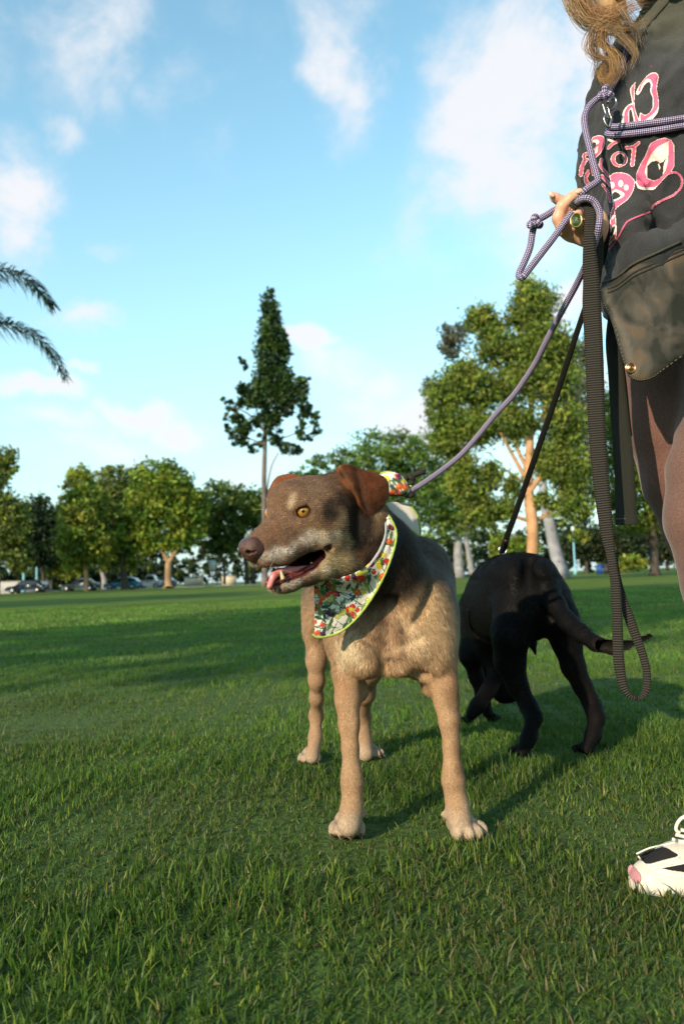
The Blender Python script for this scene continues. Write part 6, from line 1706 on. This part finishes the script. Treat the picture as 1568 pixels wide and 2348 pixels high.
    lc = np.tile((0.125, 0.062, 0.050), (len(a), 1)); near = a[:, 1] < 1.40
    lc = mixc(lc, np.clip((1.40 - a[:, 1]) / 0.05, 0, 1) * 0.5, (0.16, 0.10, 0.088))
    lm_ = mat('brown_jersey', attr=True, rough=0.85, spec=0.15, noise_s=330, noise_a=0.30, bump=(420, 0.5, 0.0015), sheen=0.15)
    new_mesh('leggings', a, b, lm_, root, col=lc)

    # ---- hair: loose curled locks falling from above the frame
    hv = mat('blond_hair', attr=True, rough=0.45, spec=0.4, trans=0.15)
    r = np.random.default_rng(14)
    B_ = [([(1296, -70), (1309, 0), (1327, 36), (1349, 56), (1376, 58), (1403, 68), (1430, 90), (1448, 108), (1457, 130), (1444, 162)], 90, 16, 0.35, (0.44, 0.31, 0.18)),
          ([(1330, -60), (1350, 10), (1370, 40), (1400, 52), (1430, 60), (1460, 58), (1480, 48)], 80, 18, 0.8, (0.40, 0.27, 0.15)),
          ([(1400, 40), (1370, 61), (1356, 90), (1354, 112), (1367, 130), (1394, 137), (1410, 155), (1401, 176), (1387, 191), (1372, 185)], 46, 9, 0.6, (0.42, 0.27, 0.14)),
          ([(1380, 60), (1376, 95), (1397, 112), (1410, 133), (1413, 162), (1398, 182), (1380, 178), (1374, 160), (1388, 152), (1400, 160)], 46, 8, 0.7, (0.50, 0.31, 0.14)),
          ([(1420, 20), (1440, 45), (1455, 70), (1462, 95), (1466, 110)], 26, 13, 1.0, (0.30, 0.24, 0.18)),
          ([(1300, -60), (1320, -10), (1345, 25), (1375, 35), (1410, 30), (1450, 10), (1480, 5)], 90, 20, 0.9, (0.42, 0.24, 0.12)),
          ([(1360, 62), (1358, 100), (1368, 140), (1362, 170), (1360, 190)], 14, 8, 1.0, (0.20, 0.13, 0.08)),
          ([(1385, 70), (1390, 100), (1400, 130), (1415, 150)], 26, 12, 0.9, (0.36, 0.26, 0.16))]
    m = MB(); hcs = []
    for bi_, (pts, nn, spd, endw, colr) in enumerate(B_):
        sp = spline(pts, 4); k = len(sp)
        for _ in range(int(nn * 2.1)):
            o = r.normal(size=2) * spd * 0.62; od = r.normal() * 0.012; ph = r.uniform(0, 6.28); fq = r.uniform(0.5, 1.6)
            taper = 1 - (1 - endw) * np.linspace(0, 1, k)
            sh = r.uniform(0.75, 1.0); kk = max(6, int(k * sh))
            t = np.linspace(0, 1, k)
            x = sp[:, 0] + o[0] * taper + 2.2 * np.sin(ph + t * 6 * fq); y = sp[:, 1] + o[1] * taper + 3.5 * np.sin(ph * 2 + t * 11) * t + 2.2 * np.cos(ph + t * 6 * fq)
            if bi_ in (2, 3):
                g_ = r.uniform(0.55, 1.25); gx_ = r.uniform(0.7, 1.3)
                x = 1388 + (x - 1388) * g_ * gx_ + r.normal() * 3; y = y + (y - 110) * r.normal() * 0.10
            pp = np.array([P(x[i], y[i], 1.285 + od + 0.012 * math.sin(ph + t[i] * 7)) for i in range(kk)])
            n0 = m.n; m.tube(pp, 0.00034 * np.linspace(1, 0.4, kk), 3, cap=False)
            hcs.append(np.tile(np.array(colr) * r.uniform(0.5, 1.6) * np.array([1, r.uniform(0.92, 1.06), r.uniform(0.8, 1.2)]), (m.n - n0, 1)))
    m.build('hair', hv, root, True, col=np.clip(np.concatenate(hcs), 0, 1))['kind'] = 'stuff'
    V = Vol(hc - 0.19, hc + 0.17, 0.006)
    V.ball(hc + up * 0.045 - fd * 0.03, (0.098, 0.088, 0.095), HX, 0.02)
    for s in (1, -1):
        V.wchain([(hc + up * 0.05 + sd * 0.06 * s - fd * 0.01, 0.036), (hc - up * 0.04 + sd * 0.075 * s - fd * 0.02, 0.032), (hc - up * 0.13 + sd * 0.065 * s + fd * 0.0, 0.024)], 0.02)
    V.ball(hc + fd * 0.09 - up * 0.02, (0.06, 0.060, 0.09), HX, 0.01, True)
    a, b = V.mesh(2); N = vnormals(a, b); a = a + N * (0.003 * np.sin(a[:, 0] * 300 + noise(a, 0.1, 2) * 3))[:, None]
    new_mesh('hair_cap', a, b, hv, root, col=np.tile((0.40, 0.25, 0.12), (len(a), 1)) * (1 + 0.25 * noise(a, 0.03, 3))[:, None])
    return root, st, ht
# ------------------------------------------------------------------ shoe, bag, straps, leashes
def shoe(root):
    """white trainer: upper, black mesh panels, pale pink toe bumper, sole, laces; and its hidden fellow"""
    wm = mat('white_leather', (0.56, 0.53, 0.47), rough=0.5, spec=0.35, noise_s=60, noise_a=0.08, bump=(200, 0.2, 0.001))
    V = Vol((0.40, 1.10, -0.005), (0.86, 1.46, 0.20), 0.0025)
    V.wchain([(np.array([0.487, 1.283, 0.030]), 0.026), (np.array([0.53, 1.285, 0.040]), 0.034), (np.array([0.60, 1.29, 0.052]), 0.040), (np.array([0.68, 1.295, 0.055]), 0.036), (np.array([0.72, 1.295, 0.052]), 0.035)], 0.02)
    V.wchain([(np.array([0.475, 1.283, 0.016]), 0.020), (np.array([0.54, 1.288, 0.018]), 0.035)], 0.02)
    V.ball(np.array([0.52, 1.285, 0.018]), (0.055, 0.044, 0.024), k=0.012)
    V.ball(np.array([0.62, 1.290, 0.016]), (0.12, 0.042, 0.022), k=0.01)
    V.ball(np.array([0.68, 1.295, 0.11]), (0.030, 0.024, 0.05), k=0.01, sub=True)
    V.wchain([(np.array([0.575, 1.288, 0.090]), 0.016), (np.array([0.63, 1.292, 0.115]), 0.016)], 0.012)
    a, b = V.mesh(2)
    a = a + np.array([-0.027, 0, -0.007])
    so = new_mesh('shoe', a, b, wm, root); so['label'] = 'white trainer with black mesh panels and pink toe'
    tr = bvh(a, b)
    off = np.array([0.0, 0.0])
    def panel(nm, poly, mt, th=0.0014, up=0.0012):
        poly = np.array(poly, float)
        Vp, Q, pc, ds = cloth_patch(poly, 1.6, lambda x, y: (lambda h: None if h is None else h - up)(hit(tr, x, y)), th, 0.0, 3, smooth_curve=True, blur=2)
        return new_mesh(nm, Vp, Q, mt, so)
    mesh_ = mat('black_mesh', (0.014, 0.013, 0.016), rough=0.9, bump=(1200, 1.0, 0.001)); pk = mat('pink_rubber', (0.42, 0.20, 0.23), rough=0.45)
    ed = mat('white_trim', (0.76, 0.73, 0.68), rough=0.5)
    panel('mesh_panel', [(1462, 1961), (1482, 1951), (1505, 1945), (1523, 1942), (1540, 1951), (1554, 1962), (1520, 1972), (1484, 1981), (1468, 1973)], mesh_)
    panel('mesh_panel', [(1507, 1989), (1541, 1982), (1580, 1979), (1620, 1984), (1600, 2000), (1570, 2000), (1536, 1996)], mesh_)
    panel('toe_bumper', [(1440, 1986), (1448, 1982), (1460, 1995), (1468, 2008), (1466, 2024), (1454, 2026), (1443, 2012), (1438, 1998)], pk, 0.003)
    for pts in ([(1462, 1963), (1480, 1984), (1510, 2000), (1545, 2008), (1590, 2010)], [(1484, 1984), (1520, 1977), (1557, 1966)], [(1500, 1992), (1540, 1985), (1580, 1977)], [(1458, 1958), (1490, 1944), (1535, 1934), (1560, 1925)]):
        pp = [P(x, y, (hit(tr, x, y) or 1.27) - 0.0012) for x, y in spline(pts, 5)]
        m = MB(); m.tube(pp, 0.0013, 6); m.build('seam', ed, so, True)
    lm = mat('shoelace', (0.72, 0.69, 0.63), rough=0.8, bump=(700, 0.4, 0.001))
    for pts in ([(1557, 1910), (1549, 1902), (1552, 1888), (1562, 1876), (1580, 1870), (1600, 1885), (1590, 1905)], [(1540, 1924), (1562, 1930), (1590, 1934)], [(1548, 1914), (1572, 1919), (1600, 1922)], [(1560, 1903), (1585, 1908), (1612, 1910)]):
        m = MB(); m.tube([P(x, y, (hit(tr, x, y) or 1.27) - 0.004) for x, y in spline(pts, 6)], 0.0027, 8); m.build('lace', lm, so, True)
    o2 = new_mesh('shoe', a + np.array([0.20, 0.17, 0]), b, wm, root); o2['label'] = 'white trainer on the far foot outside the frame'

def gear(root, st, ht):
    # ---- belt bag
    lm = bpy.data.materials.new('camouflage_leather'); lm.use_nodes = True; nt = lm.node_tree; L = nt.links; b = nt.nodes['Principled BSDF']
    tc = nt.nodes.new('ShaderNodeTexCoord'); nz = nt.nodes.new('ShaderNodeTexNoise'); nz.inputs['Scale'].default_value = 22; nz.inputs['Detail'].default_value = 2.5; nz.inputs['Distortion'].default_value = 0.6
    L.new(tc.outputs['Object'], nz.inputs[0]); r = nt.nodes.new('ShaderNodeValToRGB'); r.color_ramp.interpolation = 'EASE'; e = r.color_ramp.elements
    for k, (p_, c) in enumerate([(0.38, (0.016, 0.017, 0.012)), (0.47, (0.036, 0.033, 0.026)), (0.55, (0.052, 0.047, 0.038)), (0.64, (0.082, 0.060, 0.038))]):
        el = e[k] if k < 2 else e.new(p_); el.position = p_; el.color = (*c, 1)
    L.new(nz.outputs[0], r.inputs[0]); L.new(r.outputs[0], b.inputs['Base Color']); b.inputs['Roughness'].default_value = 0.58; b.inputs['Specular IOR Level'].default_value = 0.30
    n2 = nt.nodes.new('ShaderNodeTexNoise'); n2.inputs['Scale'].default_value = 60; n2.inputs['Detail'].default_value = 6; L.new(tc.outputs['Object'], n2.inputs[0])
    bp = nt.nodes.new('ShaderNodeBump'); bp.inputs['Strength'].default_value = 0.35; bp.inputs['Distance'].default_value = 0.004; L.new(n2.outputs[0], bp.inputs['Height']); L.new(bp.outputs[0], b.inputs['Normal'])
    c0 = P(1560, 700, 1.24)
    bag = empty('belt_bag', c0, 'dark camouflage leather belt bag hanging at the woman waist over her leggings', 'bag')
    ol = [(1376, 662), (1390, 652), (1411, 641), (1449, 613), (1500, 590), (1553, 564), (1620, 540), (1700, 530), (1760, 570), (1785, 690), (1740, 780), (1650, 790), (1568, 818), (1518, 853), (1490, 871), (1462, 876), (1440, 865), (1430, 840), (1418, 801), (1404, 748), (1393, 720), (1378, 694)]
    def bd(x, y):
        return 1.235 + 0.00012 * abs(x - 1540) - 0.00006 * (y - 640) 
    V, Q, pc, ds = cloth_patch(ol, 3.2, bd, 0.05, 0.010, 34, smooth_curve=True, blur=2)
    V = V + (0.003 * noise(V, 0.09, 3))[:, None] * np.array([0, 1, 0])
    body = new_mesh('flap', V, Q, lm, bag)
    bt = bvh(V, Q)
    sm = mat('bag_stitching', (0.10, 0.10, 0.085), rough=0.7)
    edge = spline([(1378, 694), (1393, 720), (1404, 748), (1418, 801), (1430, 840), (1440, 865), (1462, 876), (1490, 871), (1518, 853), (1568, 818)], 10)
    m = MB()
    for i in range(0, len(edge) - 1, 2):
        pp = []
        for x, y in (edge[i], edge[i + 1]):
            v_ = unit(np.array([1530, 720]) - np.array([x, y])) * 5
            h = hit(bt, x + v_[0], y + v_[1]); pp.append(P(x + v_[0], y + v_[1], (h or 1.22) - 0.0008))
        m.tube(pp, 0.0009, 5)
    m.build('stitching', sm, bag)['kind'] = 'stuff'
    for dy in (0, 9):
        m = MB(); pp = [P(x, y + dy, (hit(bt, x, y + dy) or 1.22) - 0.0005) for x, y in spline([(1392, 662), (1415, 652), (1452, 625), (1502, 602), (1556, 577), (1620, 553)], 6)]
        m.tube(pp, 0.0016, 6); m.build('piping', mat('bag_edge', (0.030, 0.028, 0.022), rough=0.5), bag, True)
    gold = mat('snap_brass', (0.62, 0.36, 0.20), rough=0.28, metal=1.0)
    c = P(1445, 843, (hit(bt, 1445, 843) or 1.22) - 0.002); t = np.linspace(0, 2 * math.pi, 33)
    m = MB(); m.tube(c + np.stack([0.0072 * np.cos(t), 0 * t, 0.0072 * np.sin(t)], -1), 0.0014, 8, False)
    m.tube([c + [0, 0.001, 0], c + [0, -0.0006, 0]], [0.0062, 0.0055], 20); sn = m.build('snap', gold, bag, True)
    m = MB(); m.tube([c + [-0.002, -0.0012, -0.003], c + [0.0005, -0.0014, 0.003], c + [0.002, -0.0012, -0.003]], 0.0006, 6); m.build('emblem', mat('snap_mark', (0.25, 0.14, 0.08), rough=0.4, metal=1.0), sn)
    web = webbing('bag_webbing', (0.020, 0.021, 0.016), (0.045, 0.046, 0.036), 0.0011)
    ribbon('strap_end', [(1412, 700, 1.30, 30), (1405, 780, 1.29, 34), (1412, 860, 1.285, 36), (1420, 960, 1.28, 40), (1430, 1068, 1.28, 44), (1435, 1200, 1.28, 47)], web, bag, 0.002)
    ribbon('strap_fold', [(1435, 1180, 1.2775, 48), (1435.6, 1203, 1.2772, 48)], web, bag, 0.005)
    ribbon('strap_end', [(1424, 812, 1.31, 8), (1432, 900, 1.31, 12), (1440, 960, 1.31, 8), (1447, 1000, 1.31, 4)], web, bag, 0.002)
    m = MB(); m.tube([P(1411, 1190, 1.276), P(1459, 1189, 1.276)], 0.0008, 5); m.build('stitch_line', sm, bag)

    # ---- wide black webbing lead, folded over the hand, its handle loop hanging near the grass
    wb = webbing('lead_webbing', (0.006, 0.006, 0.006), (0.046, 0.041, 0.034), 0.0038)
    c0 = P(1360, 560, 1.225)
    ld = empty('webbing_lead', c0, 'wide black ribbed lead doubled over the hand with its handle loop hanging low', 'leash')
    ribbon('strap', [(1310, 478, 1.224, 20), (1320, 466, 1.222, 22), (1336, 462, 1.220, 25), (1349, 472, 1.216, 27), (1353, 495, 1.213, 27), (1351, 530, 1.213, 26), (1350, 562, 1.216, 28), (1352, 600, 1.222, 34), (1355, 650, 1.226, 38), (1356, 703, 1.23, 42), (1361, 800, 1.23, 41),
                     (1364, 880, 1.23, 40), (1368, 981, 1.23, 38), (1377, 1103, 1.23, 36), (1391, 1220, 1.23, 29), (1398, 1262, 1.23, 22), (1404, 1300, 1.225, 20), (1411, 1351, 1.222, 22), (1415, 1447, 1.22, 23), (1418, 1520, 1.22, 24), (1427, 1568, 1.22, 20),
                     (1441, 1594, 1.222, 13), (1458, 1602, 1.225, 9)], wb, ld, 0.0020, 8)
    ribbon('loop', [(1398, 1250, 1.236, 18), (1408, 1290, 1.236, 16), (1416, 1330, 1.236, 15), (1428, 1376, 1.236, 18), (1443, 1420, 1.236, 22), (1459, 1465, 1.236, 20), (1473, 1503, 1.236, 18), (1482, 1545, 1.236, 17), (1480, 1582, 1.234, 17), (1469, 1599, 1.230, 12), (1456, 1602, 1.226, 9)], wb, ld, 0.0020, 8)
    ribbon('strap_back', [(1362, 500, 1.245, 26), (1368, 560, 1.250, 30), (1368, 600, 1.247, 28), (1364, 640, 1.243, 26), (1360, 700, 1.24, 24)], wb, ld, 0.0018)

    # ---- thin black lead to the black dog
    bl = webbing('thin_webbing', (0.006, 0.006, 0.007), (0.012, 0.012, 0.013), 0.002)
    c0 = P(1260, 980, 1.8)
    bd_ = empty('black_lead', c0, 'thin black lead running from behind the hand down to the black dog', 'leash')
    pth = [(1392, 520, 1.262), (1388, 570, 1.30), (1372, 620, 1.36), (1336, 720, 1.47), (1300, 830, 1.60), (1262, 945, 1.76), (1222, 1060, 1.95), (1182, 1175, 2.20), (1158, 1240, 2.38), (1152, 1262, 2.44)]
    ribbon('strap', [(x, y, Y, 13.5 if i > 1 else 10) for i, (x, y, Y) in enumerate(pth)], bl, bd_, 0.003)
    m = MB(); e1, e2 = P(1160, 1238, 2.37), P(1150, 1264, 2.46); m.tube(spline([e1, (e1 + e2) / 2 + [0.004, 0, 0], e2], 4), 0.009, 8); m.build('trigger_clip', mat('black_metal', (0.02, 0.02, 0.02), rough=0.3, metal=0.6), bd_, True)
    m = MB(); m.tube([e2 + [-.004, 0, -.004], e2 + [-.006, 0, .006]], 0.005, 8); m.build('rivet', mat('ring_metal', (0.6, 0.6, 0.6), rough=0.25, metal=1.0), bd_, True)

    # ---- purple rope lead
    rp = rope_mat('purple_rope', (0.13, 0.115, 0.27), (0.60, 0.54, 0.66), (0.035, 0.030, 0.09))
    RR = 0.0054
    lead = empty('rope_lead', P(1200, 870, 1.4), 'purple and white braided rope lead from the brown dog to the hand', 'leash')
    A = [(934, 1129), (950, 1120), (964, 1112), (1006, 1083), (1054, 1045), (1095, 1000), (1134, 952), (1176, 907), (1204, 868), (1230, 827), (1249, 788), (1272, 743), (1294, 702), (1317, 660), (1336, 621), (1349, 590), (1364, 555), (1372, 520), (1374, 489), (1363, 465), (1347, 455), (1332, 457), (1322, 464)]
    Ya = np.interp(range(len(A)), [0, 3, 8, 13, 15, 17, 20, 22], [1.585, 1.56, 1.44, 1.30, 1.24, 1.205, 1.205, 1.222])
    rope_mesh('rope', [P(x, y, Y) for (x, y), Y in zip(A, Ya)], RR, rp, lead)
    Bp = [(1434, 60), (1436, 85), (1437, 107), (1430, 139), (1417, 171), (1403, 198), (1394, 212)]
    rope_mesh('rope', [P(x, y, (hit(st, x + 4, y) or 1.29) - 0.009) for x, y in Bp], RR, rp, lead)
    C = [(1380, 221), (1363, 231), (1346, 250), (1339, 275), (1344, 310), (1352, 342), (1360, 374), (1368, 402), (1370, 414), (1360, 423), (1348, 431), (1337, 440), (1326, 452)]
    Yc = [1.262, 1.262, 1.262, 1.26, 1.25, 1.24, 1.232, 1.226, 1.225, 1.225, 1.226, 1.228, 1.236]
    rope_mesh('rope', [P(x, y, Y) for (x, y), Y in zip(C, Yc)], RR, rp, lead)
    def knot(c, Y, s, name='knot', ph=0.0):
        t = np.linspace(0, 2 * math.pi, 14) + ph
        pts = [P(c[0] + s * (math.sin(a) + 1.1 * math.sin(2 * a)) * 0.55, c[1] + s * (math.cos(a) - 1.1 * math.cos(2 * a)) * 0.50, Y - M(s, Y) * 0.50 * math.sin(3 * a)) for a in t]
        rope_mesh(name, pts, RR, rp, lead, sub=5)
    knot((1388, 215), 1.258, 13); knot((1226, 510), 1.245, 12, ph=0.8)
    D = [(1290, 476), (1272, 481), (1251, 494), (1236, 503), (1226, 515), (1220, 534), (1214, 569), (1200, 604), (1191, 622), (1189, 633), (1198, 635), (1209, 622), (1240, 582), (1267, 547), (1288, 518), (1302, 499), (1310, 486)]
    rope_mesh('rope', [P(x, y, 1.262 - 0.0022 * i if i > 9 else 1.262 - 0.0012 * i) for i, (x, y) in enumerate(D)], RR, rp, lead)
    # doubled rope across the chest
    def on(x, y, off): return P(x, y, (hit(st, x, y) or hit(st, x + 8, y) or 1.25) - off)
    ya = [P(1690, 262, 1.09), P(1640, 262, 1.11)] + [on(x, y, RR * 1.15) for x, y in ((1600, 266), (1568, 271), (1530, 277), (1490, 282), (1450, 287), (1415, 291), (1398, 290))]
    yb = [P(1690, 282, 1.09), P(1640, 283, 1.11)] + [on(x, y, RR * 1.15) for x, y in ((1600, 286), (1568, 289), (1530, 295), (1490, 301), (1450, 306), (1415, 309), (1395, 308), (1390, 301), (1396, 295))]
    rope_mesh('rope', ya, RR, rp, lead); rope_mesh('rope', yb, RR, rp, lead)
    # snap hook
    sm_ = mat('steel', (0.20, 0.20, 0.21), rough=0.30, metal=1.0)
    Yh = 1.235
    m = MB(); m.tube([P(x, y, Yh) for x, y in spline([(1392, 236), (1400, 226), (1409, 226), (1412, 236), (1405, 248), (1396, 252), (1392, 246)], 5)], 0.0028, 8)
    ho = m.build('snap_hook', sm_, lead, True)
    m = MB(); m.tube([P(x, y, Yh - 0.001) for x, y in spline([(1381, 238), (1385, 252), (1390, 266), (1395, 272)], 5)], 0.0020, 8); m.build('gate', sm_, ho, True)
    m = MB(); m.tube([P(x, y, Yh - 0.002) for x, y in spline([(1394, 248), (1397, 262), (1401, 272), (1398, 284), (1396, 292), (1389, 286), (1384, 272), (1388, 262)], 5)], 0.0024, 8); m.build('bow', sm_, ho, True)
# ------------------------------------------------------------------ build everything
ground(); grass(); trees(); palm(); props(); shade_trees(); shade_hedge()
dog_root, dog_body, dog_v, dog_q, dog_O, dog_AX, dog_LP = brown_dog()
bandana(dog_root, dog_v, dog_q, dog_LP)
black_dog()
woman, shirt_tree, hand_tree = person()
shoe(woman); gear(woman, shirt_tree, hand_tree)
